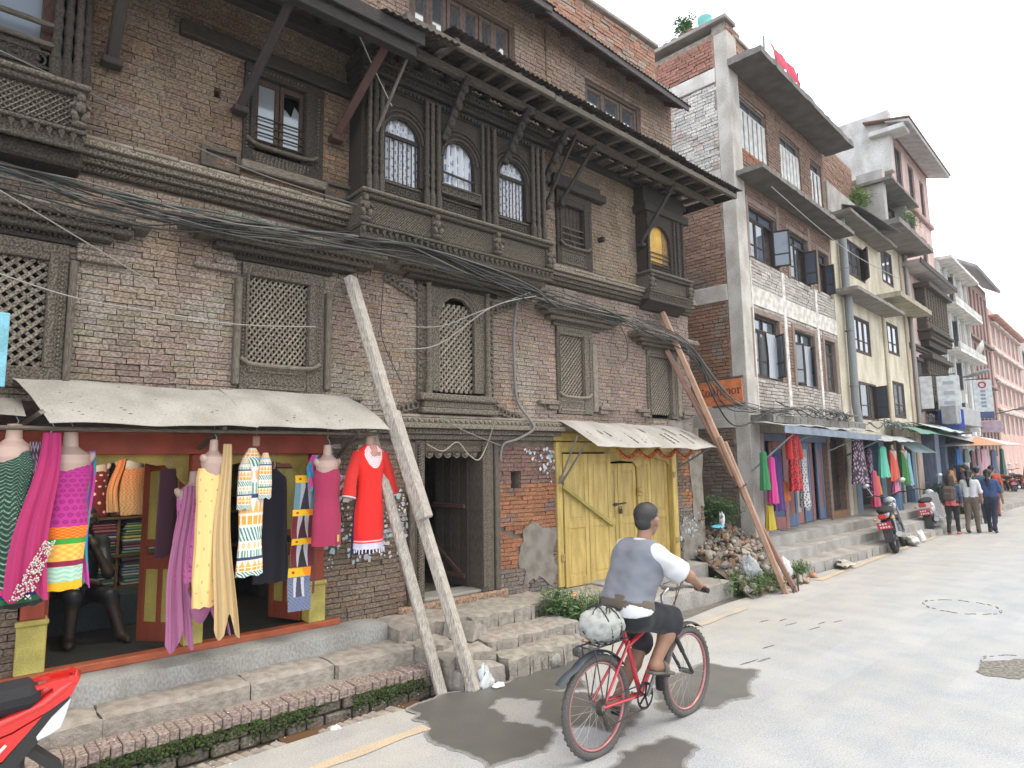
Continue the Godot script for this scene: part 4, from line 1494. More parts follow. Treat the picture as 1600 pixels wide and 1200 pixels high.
func apron(bay: Node3D, x0: float, x1: float, y0: float, y1: float, z: float, panels: int, c: Color, pitch := 0.03) -> void:
	# the balustrade of a bay: lattice panels between posts, mouldings above and below
	var b := mb(c.lerp(W_DUST, 0.6))
	b.span(x0 - 0.06, x1 + 0.06, y1 - 0.035, y1, 0.0, z + 0.08, 0.012)
	b.col = c.lerp(W_DUST, 0.25)
	b.span(x0 - 0.03, x1 + 0.03, y1 - 0.08, y1 - 0.037, 0.0, z + 0.04, 0.012)
	put("top_rail", b, M.carved, bay)
	b = mb(c.lerp(W_DUST, 0.35))
	b.span(x0, x1, y0, y1 - 0.08, 0.0, z - 0.03)
	put("apron_board", b, M.carved, bay)
	var w := (x1 - x0) / panels
	for k in panels:
		var px0 := x0 + k * w + 0.05
		var px1 := x0 + (k + 1) * w - 0.05
		b = mb(c.lerp(W_DUST, 0.6))
		var yb := y0 + 0.03
		var yt := y1 - 0.1
		for dir in [1.0, -1.0]:
			var t := -(yt - yb)
			while t < px1 - px0:
				var a := clampf(px0 + t, px0, px1)
				var e := clampf(px0 + t + (yt - yb), px0, px1)
				if e - a > 0.012:
					var ya := yb + (a - px0 - t)
					var ye := yb + (e - px0 - t)
					if dir < 0:
						ya = yt + yb - ya; ye = yt + yb - ye
					b.bar(Vector3(a, ya, z - 0.018 + 0.005 * dir), Vector3(e, ye, z - 0.018 + 0.005 * dir), 0.009, 0.012)
				t += pitch
		put("lattice_panel", b, M.carved, bay)
	for k in panels + 1:
		b = mb(c.lerp(W_DUST, 0.4))
		b.span(x0 + k * w - 0.045, x0 + k * w + 0.045, y0, y1 - 0.08, 0.0, z + 0.015, 0.01)
		figure(b, Vector3(x0 + k * w, (y0 + y1) / 2 - 0.02, z + 0.03), 1.15)
		put("carved_figure", b, M.carved, bay)
	b = mb(c.lerp(W_DUST, 0.3))
	b.span(x0 - 0.05, x1 + 0.05, y0 - 0.03, y0, 0.0, z + 0.05, 0.008)
	b.col = c.lerp(W_DUST, 0.5)
	teeth(b, x0 - 0.05, x1 + 0.05, y0 - 0.065, z + 0.01, 0.075, Vector3(0.05, 0.07, 0.06), 1)
	b.col = c.lerp(W_DUST, 0.2)
	b.span(x0 - 0.04, x1 + 0.04, y0 - 0.12, y0 - 0.03, 0.0, z + 0.005, 0.008)
	var p := PackedVector3Array([Vector3(x0 - 0.05, y0 - 0.135, z), Vector3(x1 + 0.05, y0 - 0.135, z)])
	b.tube(p, 0.022, 8)
	put("petal_row", b, M.carved, bay)

func bays(H: Node3D) -> void:
	var c := W_DARK
	# the great triple bay
	var bay := group_part("bay_window", H)
	bay.set_meta("label", "projecting carved bay with three arched windows")
	apron(bay, 2.98, 5.58, 4.4, 4.76, 0.36, 3, c)
	var b := mb(c.lerp(W_DUST, 0.55))
	b.prism(PackedVector2Array([Vector2(0.0, 4.06), Vector2(0.1, 4.08), Vector2(0.31, 4.24), Vector2(0.31, 4.28), Vector2(0.0, 4.28)]), 2.56, Transform3D(Basis(Vector3(0, 0, 1), Vector3(0, 1, 0), Vector3(-1, 0, 0)), Vector3(4.28, 0, 0)))
	for k in 52:
		b.torus(Vector3(3.03 + k * 0.048, 4.16, 0.22), Vector3(0, -0.7, 0.7), 0.016, 0.007, 7, 4)
	put("apron_foot", b, M.carved, bay)
	b = mb(c)
	b.span(2.98, 5.58, 5.72, 6.35, 0.0, 0.29)
	b.span(2.98, 5.58, 4.76, 4.972, 0.0, 0.3)
	b.span(2.98, 3.02, 4.97, 5.74, 0.0, 0.28)
	b.span(5.54, 5.58, 4.97, 5.74, 0.0, 0.28)
	put("bay_body", b, M.wood_x, bay)
	b = mb(c)
	for k in 3:
		b.span(2.94 - 0.01 * k, 5.62 + 0.01 * k, 5.98 + k * 0.1, 6.07 + k * 0.1, 0.0, 0.32 + 0.05 * k, 0.012)
		teeth(b, 2.96, 5.6, 6.01 + k * 0.1, 0.33 + 0.05 * k, 0.05, Vector3(0.03, 0.04, 0.03), k % 3)
	put("bay_cornice", b, M.carved, bay)
	var ar := [[3.22, 3.66, 4.98, 5.69, 0.31], [3.98, 4.42, 5.0, 5.67, 0.34], [4.8, 5.24, 4.98, 5.69, 0.31]]
	var xs := [3.02, 3.82, 4.62, 5.54]
	for k in 3:
		var a: Array = ar[k]
		b = mb(c)
		b.prism(arch_poly(xs[k] + 0.002, xs[k + 1] - 0.002, 4.975, 5.9, a[0], a[1], 4.98, a[3], 7), 0.05, Transform3D(Basis(), Vector3(0, 0, 0.305)))
		put("arch_board", b, M.carved, bay)
		b = mb(c.lerp(W_DUST, 0.12))
		var r: float = (a[1] - a[0]) / 2
		for q in [[1.15, 0.016], [1.4, 0.012], [1.62, 0.009]]:
			var p := PackedVector3Array()
			for t in 17:
				var an := PI * t / 16
				p.append(Vector3((a[0] + a[1]) / 2 + cos(an) * r * q[0], a[3] - r * 1.05 + sin(an) * r * q[0], 0.34))
			b.tube(p, q[1], 6)
			for t in 16:
				b.ell(p[t].lerp(p[t + 1], 0.5), Vector3(0.016, 0.016, 0.02), Basis(), 5)
		put("arch_moulding", b, M.carved, bay)
		# curtain behind
		b = mb()
		var sd: float = k * 3.0
		var cf := func(u, v):
			var t := sin(u * 37.0 + sd) + sin(u * 81.0 + v * 5.0) * 0.6 + sin(v * 31.0 + u * 17.0) * 0.4
			if k != 1: t = sin(u * 60.0) * sin(v * 46.0 + 3.0 * floor(u * 9.0)) * 1.6
			return Color(0.74, 0.76, 0.78) if t > -0.85 else Color(0.2, 0.27, 0.42)
		b.sheet(48, 40, func(u, v): return Vector3(lerpf(a[0] - 0.02, a[1] + 0.02, u), lerpf(a[3] + 0.02, 4.97, v), 0.255 + 0.018 * sin(u * 30.0 + sin(v * 3.0 + sd) * 0.8)), 0.0, cf)
		put("curtain", b, M.thin_cloth, bay)
		if k != 1:
			b = mb(K(0.045, 0.035, 0.03))
			b.span(a[0], a[1], 5.46, 5.5, 0.27, 0.3)
			for t in 8:
				b.rod(Vector3(a[0] + 0.03 + t * 0.055, 4.98, 0.285), Vector3(a[0] + 0.03 + t * 0.055, 5.47, 0.285), 0.0065, 5)
			put("window_grille", b, M.wood_y, bay)
		else:
			b = mb(K(0.07, 0.06, 0.05))
			b.rod(Vector3(a[0], 5.27, 0.3), Vector3(a[1], 5.25, 0.3), 0.014)
			put("rail", b, M.wood_x, bay)
			b = mb(c.lerp(W_DUST, 0.2))
			b.span(3.9, 4.5, 4.975, 5.1, 0.3, 0.36)
			scroll_panel(b, 3.92, 4.48, 4.98, 5.1, 0.36, 6)
			put("carved_panel", b, M.carved, bay)
	for x in [3.03, 3.1, 3.17, 3.73, 3.8, 3.88, 4.52, 4.6, 4.7, 5.33, 5.42, 5.51]:
		b = mb(c.lerp(W_DUST, rng.randf_range(0.05, 0.28)))
		twist_col(b, x, 4.77, 5.98, 0.355 + 0.02 * rng.randf(), rng.randf_range(0.02, 0.03))
		put("turned_post", b, M.carved, bay)
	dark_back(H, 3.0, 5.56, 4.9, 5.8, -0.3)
	for q in [[3.2, 3.68], [3.92, 4.48], [4.78, 5.28]]:
		b = mb(c.lerp(W_DUST, 0.25))
		scroll_panel(b, q[0], q[1], 4.79, 4.95, 0.302, 5)
		put("carved_panel", b, M.carved, bay)
	# the bay at the far left
	bay = group_part("bay_window", H)
	apron(bay, -1.7, 0.57, 4.56, 4.92, 0.33, 2, W_DARK * 1.1, 0.045)
	b = mb(c)
	b.span(-1.7, 0.62, 4.3, 4.44, 0.0, 0.25, 0.02)
	put("apron_foot", b, M.carved, bay)
	b = mb(W_DARK * 1.2)
	b.span(-1.7, 0.3, 4.92, 5.22, 0.2, 0.28)
	scroll_panel(b, -0.6, 0.36, 5.0, 5.14, 0.28, 7)
	put("carved_panel", b, M.carved, bay)
	for y in [5.2, 5.36]:
		b = mb(W_MID * 0.8)
		b.rod(Vector3(-1.7, y, 0.3), Vector3(0.4, y, 0.3), 0.022)
		put("rail", b, M.wood_x, bay)
	b = mb(K(0.1, 0.045, 0.035))
	b.span(-1.6, -0.1, 5.2, 6.4, 0.16, 0.2)
	b.span(0.3, 0.42, 5.2, 6.4, 0.16, 0.22)
	put("shutter", b, M.wood_y, bay)
	b = mb(K(0.25, 0.29, 0.33))
	b.span(-0.1, 0.3, 5.2, 6.4, 0.14, 0.17)
	put("curtain", b, M.cloth, bay)
	for x in [0.4, 0.47, 0.54, 0.6]:
		b = mb(W_DARK * rng.randf_range(1.0, 1.8))
		twist_col(b, x, 4.92, 6.5, 0.3 - (x - 0.4) * 0.4, 0.032)
		put("turned_post", b, M.carved, bay)
	# the small bay at the right end, with a bright yellow shutter
	bay = group_part("bay_window", H)
	bay.set_meta("label", "small carved bay with a yellow board behind its arch")
	apron(bay, 7.86, 8.88, 4.55, 4.86, 0.24, 1, W_DARK * 1.3)
	b = mb(c * 1.1)
	b.prism(PackedVector2Array([Vector2(0.0, 4.3), Vector2(0.05, 4.31), Vector2(0.22, 4.43), Vector2(0.22, 4.46), Vector2(0.0, 4.46)]), 1.0, Transform3D(Basis(Vector3(0, 0, 1), Vector3(0, 1, 0), Vector3(-1, 0, 0)), Vector3(8.37, 0, 0)))
	b.span(7.86, 7.9, 4.86, 6.05, 0.0, 0.19)
	b.span(8.84, 8.88, 4.86, 6.05, 0.0, 0.19)
	b.span(7.8, 8.95, 5.82, 5.95, 0.0, 0.26, 0.01)
	b.span(7.84, 8.9, 5.95, 6.25, 0.0, 0.2, 0.01)
	put("bay_body", b, M.wood_y, bay)
	b = mb(c * 1.2)
	b.prism(arch_poly(7.902, 8.838, 4.87, 5.82, 7.93, 8.47, 4.98, 5.64, 0), 0.05, Transform3D(Basis(), Vector3(0, 0, 0.19)))
	b.span(7.93, 8.47, 4.87, 5.0, 0.15, 0.2)
	scroll_panel(b, 7.95, 8.45, 4.88, 5.0, 0.2, 5)
	put("arch_board", b, M.carved, bay)
	b = mb(K(0.72, 0.42, 0.06))
	b.span(7.9, 8.33, 4.95, 5.68, 0.135, 0.15)
	put("yellow_board", b, M.paint, bay)
	b = mb(K(0.4, 0.25, 0.12))
	b.span(8.332, 8.52, 4.95, 5.68, 0.13, 0.155)
	put("shutter", b, M.wood_y, bay)
	for y in [5.05, 5.13, 5.2]:
		b = mb(W_MID)
		b.rod(Vector3(7.92, y, 0.175), Vector3(8.48, y, 0.175), 0.011)
		put("rail", b, M.wood_x, bay)
	for x in [7.885, 8.56, 8.66, 8.8]:
		b = mb(c.lerp(W_DUST, 0.15))
		twist_col(b, x, 4.87, 5.8, 0.225, 0.024)
		put("turned_post", b, M.carved, bay)

func eaves(H: Node3D) -> void:
	# lower roof: rafters, purlins, corrugated sheets; the right length is almost flat and sags to its end
	var roof := group_part("lower_roof", H)
	var ye := func(x: float) -> float: return lerpf(6.49, 6.28, clampf((x - 3.4) / 5.9, 0.0, 1.0))
	var x := -3.0
	while x < 9.3:
		var left := x < 3.05
		var b := mb(jit(K(0.1, 0.085, 0.07), 0.2) if left else jit(K(0.15, 0.128, 0.105), 0.25))
		var dx := rng.randf_range(-0.03, 0.03)
		var y: float = ye.call(x)
		if left: b.bar(Vector3(x, 6.66, 0.0), Vector3(x + dx, 6.185, 0.93), 0.06, 0.085, Vector3(0, 1, 0.5), 0.006)
		else: b.bar(Vector3(x, y + 0.02, -0.05), Vector3(x + dx, y - 0.035, 0.9), 0.06, 0.075, Vector3(0, 1, 0.2), 0.006)
		put("rafter", b, M.wood_z, roof)
		x += rng.randf_range(0.27, 0.34)
	for q in [[-3.0, 3.24, 0.88, 0.1, 0.13, 6.1, 6.08], [3.12, 9.34, 0.91, 0.055, 0.075, -0.095, -0.08], [3.2, 9.28, 0.52, 0.075, 0.085, -0.1, -0.09]]:
		for k in 3:
			var xa: float = lerpf(q[0], q[1], k / 3.0)
			var xb: float = lerpf(q[0], q[1], (k + 1) / 3.0) - 0.006
			var ya: float = q[5] if q[5] > 0 else ye.call(xa) + q[5]
			var yb: float = q[6] if q[5] > 0 else ye.call(xb) + q[6]
			var b := mb(jit(K(0.045, 0.038, 0.032), 0.1) if q[0] < 0 else jit(K(0.165, 0.14, 0.112), 0.12))
			b.bar(Vector3(xa, ya, q[2]), Vector3(xb, yb, q[2]), q[4], q[3], Z3, 0.006)
			put("purlin", b, M.wood_x, roof)
	var b := mb(K(0.04, 0.035, 0.032))
	b.bar(Vector3(-3.0, 6.24, 0.97), Vector3(3.3, 6.2, 0.97), 0.14, 0.03, Vector3(0, 0, 1), 0.004)
	put("fascia_board", b, M.wood_x, roof)
	b = mb(K(0.06, 0.052, 0.045))
	b.bar(Vector3(9.33, 6.24, 0.93), Vector3(9.33, 6.27, -0.3), 0.03, 0.12, Vector3(0, 1, 0.1))
	b.bar(Vector3(5.6, 6.36, 0.02), Vector3(9.2, 6.23, 0.02), 0.1, 0.1, Z3, 0.01)
	put("barge_board", b, M.wood_z, roof)
	x = -3.0
	var k := 0
	while x < 9.4:
		var w := 0.83
		var sx := x
		var lift := 0.006 * (k % 2) + rng.randf_range(0, 0.008)
		var z1 := 0.97 + rng.randf_range(-0.02, 0.03)
		var tilt := rng.randf_range(-0.012, 0.012)
		b = mb(jit(K(0.1, 0.09, 0.085), 0.2))
		if k == 7: z1 += 0.06
		b.sheet(66, 8, func(u, v):
			var px = sx + u * (w + 0.06)
			var left: bool = sx < 2.9
			var y0: float = 6.27 if left else ye.call(px) + 0.02
			return Vector3(minf(px, 9.42), lerpf(y0, y0 + (0.48 if left else 0.2), v) + lift + tilt * (u - 0.5) + 0.011 * sin(px * TAU / 0.076) + 0.006 * sin(px * 2.0), lerpf(z1, -0.02, v)), 0.002)
		put("roof_sheet", b, M.rusty, roof)
		x += w
		k += 1
	# slanting struts that carry the eave
	var st := [[-0.9, 5.37, 0.06, -0.9, 6.1, 0.8, 0.08, 0], [0.79, 5.38, 0.07, 0.78, 6.05, 0.8, 0.085, 0], [1.83, 5.34, 0.07, 2.0, 6.08, 0.8, 0.075, 0], [2.8, 5.38, 0.07, 2.97, 6.1, 0.8, 0.08, 1], [3.1, 5.4, 0.37, 3.24, 6.16, 0.8, 0.03, 3], [3.95, 5.6, 0.37, 4.15, 6.35, 0.56, 0.07, 2], [4.85, 5.6, 0.37, 5.09, 6.31, 0.56, 0.07, 2], [5.66, 5.5, 0.1, 5.78, 6.29, 0.56, 0.07, 2], [5.8, 5.4, 0.1, 5.95, 6.28, 0.56, 0.04, 0], [6.1, 5.52, 0.08, 6.34, 6.27, 0.56, 0.045, 0], [7.8, 5.3, 0.14, 8.14, 6.2, 0.55, 0.05, 0]]
	for s in st:
		var c := jit(K(0.06, 0.05, 0.042), 0.15)
		if s[7] == 1: c = K(0.11, 0.055, 0.045)
		if s[7] == 3: c = K(0.2, 0.18, 0.155)
		b = mb(c)
		var a := Vector3(s[0], s[1], s[2])
		var e := Vector3(s[3], s[4], s[5])
		b.bar(a, e, s[6], s[6] * 1.2, Vector3(0, 0.5, 1), 0.01)
		if s[7] == 2:
			for t in 6:
				var o := a.lerp(e, 0.12 + t * 0.14)
				b.ell(o + Vector3(0, -0.02, 0.03), Vector3(0.05, 0.05, 0.05) * (0.75 + 0.35 * (t % 2)), Basis(), 7)
		if s[7] < 2:
			b.box(a + Vector3(0, -0.03, 0.01), Vector3(s[6] * 1.8, 0.06, 0.12), Basis(), 0.01)
		put("strut", b, M.wood_y, H)

func upper_storey(H: Node3D) -> void:
	for q in [[3.73, 5.38, 6.95, 7.86, 6], [6.78, 8.12, 6.95, 7.7, 3]]:
		var w := group_part("upper_window", H)
		var b := mb(K(0.17, 0.12, 0.095))
		b.span(q[0], q[0] + 0.06, q[2], q[3], -0.14, -0.03, 0.006)
		b.span(q[1] - 0.06, q[1], q[2], q[3], -0.14, -0.03, 0.006)
		b.span(q[0] + 0.06, q[1] - 0.06, q[3] - 0.06, q[3], -0.14, -0.03, 0.006)
		b.span(q[0] + 0.06, q[1] - 0.06, q[2], q[2] + 0.06, -0.14, -0.03, 0.006)
		put("frame", b, M.wood_y, w)
		var wd: float = (q[1] - q[0] - 0.12) / q[4]
		for k in q[4]:
			var x0: float = q[0] + 0.06 + wd * k
			b = mb(K(0.2, 0.145, 0.115))
			b.span(x0 + 0.004, x0 + 0.05, q[2] + 0.07, q[3] - 0.065, -0.12, -0.05 - 0.012 * (k % 2), 0.005)
			b.span(x0 + wd - 0.05, x0 + wd - 0.004, q[2] + 0.07, q[3] - 0.065, -0.12, -0.05 - 0.012 * (k % 2), 0.005)
			b.span(x0 + 0.05, x0 + wd - 0.05, q[3] - 0.12, q[3] - 0.065, -0.12, -0.06, 0.004)
			put("casement", b, M.wood_y, w)
			b = mb(K(0.75, 0.82, 0.88))
			b.span(x0 + 0.05, x0 + wd - 0.05, q[2] + 0.07, q[3] - 0.12, -0.094, -0.088)
			put("pane", b, M.sky_glass, w)
		dark_back(H, q[0] - 0.02, q[1] + 0.02, q[2] - 0.02, q[3] + 0.02, -0.27)
	# upper eave in two lengths
	var roof := group_part("upper_roof", H)
	for q in [[2.0, 5.62, 8.02, 7.98, 0.48, 0.0], [5.6, 8.92, 8.04, 7.84, 0.38, 1.0]]:
		var n := int((q[1] - q[0]) / 0.83) + 1
		for k in n:
			var a: float = q[0] + (q[1] - q[0]) * k / n
			var e: float = q[0] + (q[1] - q[0]) * (k + 1) / n + 0.05
			var b := mb(jit(K(0.12, 0.125, 0.13), 0.15))
			b.sheet(56, 6, func(u, v):
				var px := lerpf(a, e, u)
				var ye := lerpf(q[2], q[3], (px - q[0]) / (q[1] - q[0]))
				return Vector3(px, lerpf(ye, ye + 0.34, v) + 0.011 * sin(px * TAU / 0.076) + 0.005 * (k % 2), lerpf(q[4] + 0.05, -0.3, v)), 0.002)
			put("roof_sheet", b, M.tin, roof)
		var b := mb(K(0.16, 0.14, 0.13))
		b.bar(Vector3(q[0], q[2] - 0.045, q[4] + 0.01), Vector3(q[1], q[3] - 0.045, q[4] + 0.01), 0.085, 0.03, Z3, 0.004)
		put("fascia_board", b, M.wood_x, roof)
		var x: float = q[0] + 0.2
		while x < q[1]:
			var ye := lerpf(q[2], q[3], (x - q[0]) / (q[1] - q[0]))
			b = mb(K(0.22, 0.12, 0.09))
			b.bar(Vector3(x, ye - 0.045, q[4] - 0.02), Vector3(x, ye + 0.2, -0.05), 0.05, 0.06, Vector3(0, 1, 0.4), 0.005)
			put("rafter", b, M.wood_z, roof)
			x += 0.5
	# brick parapet above
	var b := mb(K(0.3, 0.23, 0.19))
	b.span(2.0, 9.16, 8.15, 9.42, -0.75, -0.416)
	put("parapet_wall", b, M.mortar, H)
	bricks(H, Vector3(0, 0, -0.4), Vector3.RIGHT, Z3, 2.0, 9.16, 8.3, 9.42, [], 0.22, 0.068, 0.011, func(_x, _y, r): 
		var c := Color(0.44, 0.24, 0.165)
		if r.randf() < 0.25: c = Color(0.42, 0.33, 0.27)
		var s: float = r.randf_range(0.8, 1.2)
		return Color(c.r * s, c.g * s, c.b * s), 0, 9, 0.006)
	bricks(H, Vector3(9.165, 0, -0.4), Vector3(0, 0, -1), Vector3.RIGHT, 0.0, 0.34, 8.3, 9.42, [], 0.22, 0.068, 0.011, func(_x, _y, r): return jit(Color(0.4, 0.24, 0.17), 0.2), 0, 10, 0.006)
	b = mb(K(0.36, 0.33, 0.3))
	b.span(2.0, 9.22, 9.425, 9.49, -0.8, -0.34, 0.012)
	put("coping", b, M.concrete, H)
	# a vertical crack-joint in the upper wall
	b = mb(K(0.16, 0.13, 0.11))
	b.bar(Vector3(5.97, 6.7, 0.004), Vector3(5.96, 8.1, 0.004), 0.015, 0.02)
	put("joint", b, M.mortar, H)

func doorway(H: Node3D) -> void:
	var d := group_part("doorway", H)
	for s in [[3.8, 3.93], [4.72, 4.9]]:
		var b := mb(jit(W_MID, 0.05))
		b.span(s[0], s[1], 0.5, 2.24, -0.34, 0.03, 0.01)
		put("jamb", b, M.wood_y, d)
	for x in [3.86, 4.745, 4.8]:
		var b := mb(W_MID.lerp(W_DUST, 0.35))
		var y := 0.56
		while y < 2.2:
			b.bar(Vector3(x - 0.03, y, 0.045), Vector3(x + 0.03, y + 0.035, 0.045), 0.018, 0.03, Z3, 0.004)
			y += 0.03
		put("rope_moulding", b, M.carved, d)
	var b := mb(W_MID)
	b.span(3.93, 4.72, 2.11, 2.24, -0.34, 0.03, 0.01)
	b.col = W_MID.lerp(W_DUST, 0.5)
	teeth(b, 3.93, 4.72, 2.2, 0.035, 0.03, Vector3(0.02, 0.03, 0.03), 2)
	put("lintel", b, M.carved, d)
	b = mb(W_MID.lerp(W_DUST, 0.8))
	var n := 6
	for k in n:
		var x0 := 3.95 + k * 0.125
		b.prism(PackedVector2Array([Vector2(x0, 2.11), Vector2(x0 + 0.12, 2.11), Vector2(x0 + 0.1, 2.06), Vector2(x0 + 0.06, 2.04), Vector2(x0 + 0.02, 2.06)]), 0.03, Transform3D(Basis(), Vector3(0, 0, -0.02)))
		b.ell(Vector3(x0 + 0.06, 2.085, 0.0), Vector3(0.04, 0.025, 0.02), Basis(), 6)
	put("scalloped_valance", b, M.carved, d)
	# open plank door, swung inwards on its right hinge
	var B := Basis(Vector3.UP, deg_to_rad(94))
	var hinge := Vector3(4.7, 0.0, -0.2)
	for k in 4:
		b = mb(jit(K(0.095, 0.075, 0.058), 0.15))
		b.box(Vector3(0.08 + k * 0.155, 1.32, 0), Vector3(0.15, 1.56, 0.035), Basis(), 0.006)
		var o := put("plank", b, M.wood_y, d, Transform3D(B, hinge))
	for q in [[0.04, 1.47, 0.64, 1.47], [0.6, 0.98, 0.12, 0.68], [0.04, 0.66, 0.64, 0.66]]:
		b = mb(K(0.16, 0.08, 0.055))
		b.bar(Vector3(q[0], q[1], -0.036), Vector3(q[2], q[3], -0.036), 0.05, 0.03, Z3, 0.005)
		put("ledge", b, M.wood_x, d, Transform3D(B, hinge))
	# outer post strip
	b = mb(W_MID * 0.9)
	b.span(4.91, 4.99, 0.5, 2.22, -0.02, 0.05, 0.01)
	put("outer_post", b, M.wood_y, d)
	b = mb(W_MID * 0.9)
	b.span(3.72, 3.795, 0.5, 2.22, -0.02, 0.05, 0.01)
	put("outer_post", b, M.wood_y, d)

func shopfront(H: Node3D) -> void:
	var red := K(0.36, 0.06, 0.025)
	var yel := K(0.55, 0.47, 0.12)
	var s := group_part("shop_front", H)
	var b := mb(red)
	b.span(0.2, 2.78, 2.1, 2.28, -0.1, 0.06, 0.006)
	put("fascia_board", b, M.paint, s)
	b = mb(K(0.09, 0.06, 0.05))
	b.span(-1.2, 2.9, 2.29, 2.42, -0.05, 0.1, 0.01)
	put("beam", b, M.wood_x, s)
	b = mb(K(0.46, 0.11, 0.045))
	b.span(-1.2, 2.94, 0.46, 0.52, -0.06, 0.06, 0.008)
	put("threshold_board", b, M.paint, s)
	for x in [[0.45, 0.6], [1.56, 1.68], [2.64, 2.77]]:
		b = mb(red)
		b.span(x[0], x[1], 0.9, 2.1, -0.12, 0.04, 0.008)
		put("post", b, M.paint_y, s)
		b = mb(yel)
		b.span(x[0] - 0.015, x[1] + 0.015, 0.52, 0.86, -0.12, 0.055, 0.008)
		b.span(x[0] - 0.025, x[1] + 0.025, 0.86, 0.9, -0.12, 0.07, 0.01)
		put("plinth", b, M.paint, s)
	# arched yellow heads inside the two bays
	for q in [[0.6, 1.56], [1.68, 2.64]]:
		b = mb(K(0.5, 0.38, 0.08))
		var p := PackedVector2Array([Vector2(q[0], 1.82), Vector2(q[0], 2.1), Vector2(q[1], 2.1), Vector2(q[1], 1.82)])
		for k in range(1, 16):
			var a := PI * k / 16
			p.append(Vector2((q[0] + q[1]) / 2 + cos(a) * (q[1] - q[0] - 0.12) / 2, 1.84 + sin(a) * 0.2 + (0.03 if k % 4 == 0 else 0.0)))
		b.prism(p, 0.03, Transform3D(Basis(), Vector3(0, 0, -0.09)))
		put("arch_head", b, M.paint, s)
	# folding leaves, standing open
	for q in [[1.56, -0.12, 53.0, 0.42, 1], [2.62, -0.12, 112.0, 0.42, 2], [0.62, -0.14, 100.0, 0.32, 0]]:
		var B := Basis(Vector3.UP, deg_to_rad(180.0 - q[2] if q[4] == 1 else q[2]))
		var xf := Transform3D(B, Vector3(q[0], 0, q[1]))
		var w: float = q[3]
		b = mb(K(0.3, 0.065, 0.03))
		b.box(Vector3(0.03, 1.29, 0), Vector3(0.06, 1.54, 0.035), Basis(), 0.004)
		b.box(Vector3(w - 0.03, 1.29, 0), Vector3(0.06, 1.54, 0.035), Basis(), 0.004)
		for y in [[0.6, 0.16], [1.18, 0.12], [1.34, 0.06], [2.02, 0.1]]:
			b.box(Vector3(w / 2, y[0], 0), Vector3(w - 0.12, y[1], 0.033), Basis(), 0.004)
		b.box(Vector3(w / 2, 0.9, 0), Vector3(0.05, 0.46, 0.033), Basis(), 0.004)
		put("door_leaf", b, M.paint_y, s, xf)
		b = mb(yel * 0.85)
		b.box(Vector3((0.06 + w / 2) / 2 - 0.01, 0.9, 0), Vector3(w / 2 - 0.09, 0.45, 0.018))
		b.box(Vector3((w / 2 + w - 0.06) / 2 + 0.01, 0.9, 0), Vector3(w / 2 - 0.09, 0.45, 0.018))
		b.box(Vector3(w / 2, 1.66, 0), Vector3(w - 0.12, 0.6, 0.014))
		put("door_panel", b, M.paint_y, s, xf)
	# room behind
	b = mb(K(0.42, 0.45, 0.1))  # upper wall near the bulb, its lit look put into the colour
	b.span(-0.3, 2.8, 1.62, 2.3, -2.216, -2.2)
	put("lit_lime_wall", b, M.render, s)
	b = mb(K(0.05, 0.042, 0.03))  # remaining walls coloured near black to stand in for shade
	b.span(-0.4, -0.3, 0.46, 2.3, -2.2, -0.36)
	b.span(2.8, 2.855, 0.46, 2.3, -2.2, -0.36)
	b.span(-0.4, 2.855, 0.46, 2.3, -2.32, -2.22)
	put("shaded_shop_wall", b, M.render, s)
	b = mb(K(0.045, 0.042, 0.038))  # floor darkened to carry the shade of the shop
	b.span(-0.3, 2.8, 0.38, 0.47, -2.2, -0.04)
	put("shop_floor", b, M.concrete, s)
	b = mb(K(0.045, 0.055, 0.06))  # platform colour lowered too, as shade inside the shop
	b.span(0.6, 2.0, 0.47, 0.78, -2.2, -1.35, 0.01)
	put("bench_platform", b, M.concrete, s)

func panel_leaf(f: Node3D, xf: Transform3D, w: float, y0: float, y1: float, c: Color) -> void:
	var b := mb(jit(c, 0.05))
	var t := 0.035
	b.box(Vector3(0.035, (y0 + y1) / 2, 0), Vector3(0.07, y1 - y0, t), Basis(), 0.004)
	b.box(Vector3(w - 0.035, (y0 + y1) / 2, 0), Vector3(0.07, y1 - y0, t), Basis(), 0.004)
	var ys := [y0 + 0.06, lerpf(y0, y1, 0.46), y1 - 0.05]
	for k in 3:
		b.box(Vector3(w / 2, ys[k], 0), Vector3(w - 0.14, [0.12, 0.1, 0.1][k], t), Basis(), 0.004)
	put("door_frame", b, M.paint_y, f, xf)
	for k in 2:
		b = mb(jit(c, 0.07) * 0.93)
		var a: float = ys[k] + [0.06, 0.05][k]
		var e: float = ys[k + 1] - 0.05
		b.box(Vector3(w / 2, (a + e) / 2, 0), Vector3(w - 0.13, e - a, 0.014))
		b.box(Vector3(w / 2, (a + e) / 2, 0.0), Vector3(w - 0.2, e - a - 0.07, 0.024), Basis(), 0.006)
		put("door_panel", b, M.paint_y, f, xf)

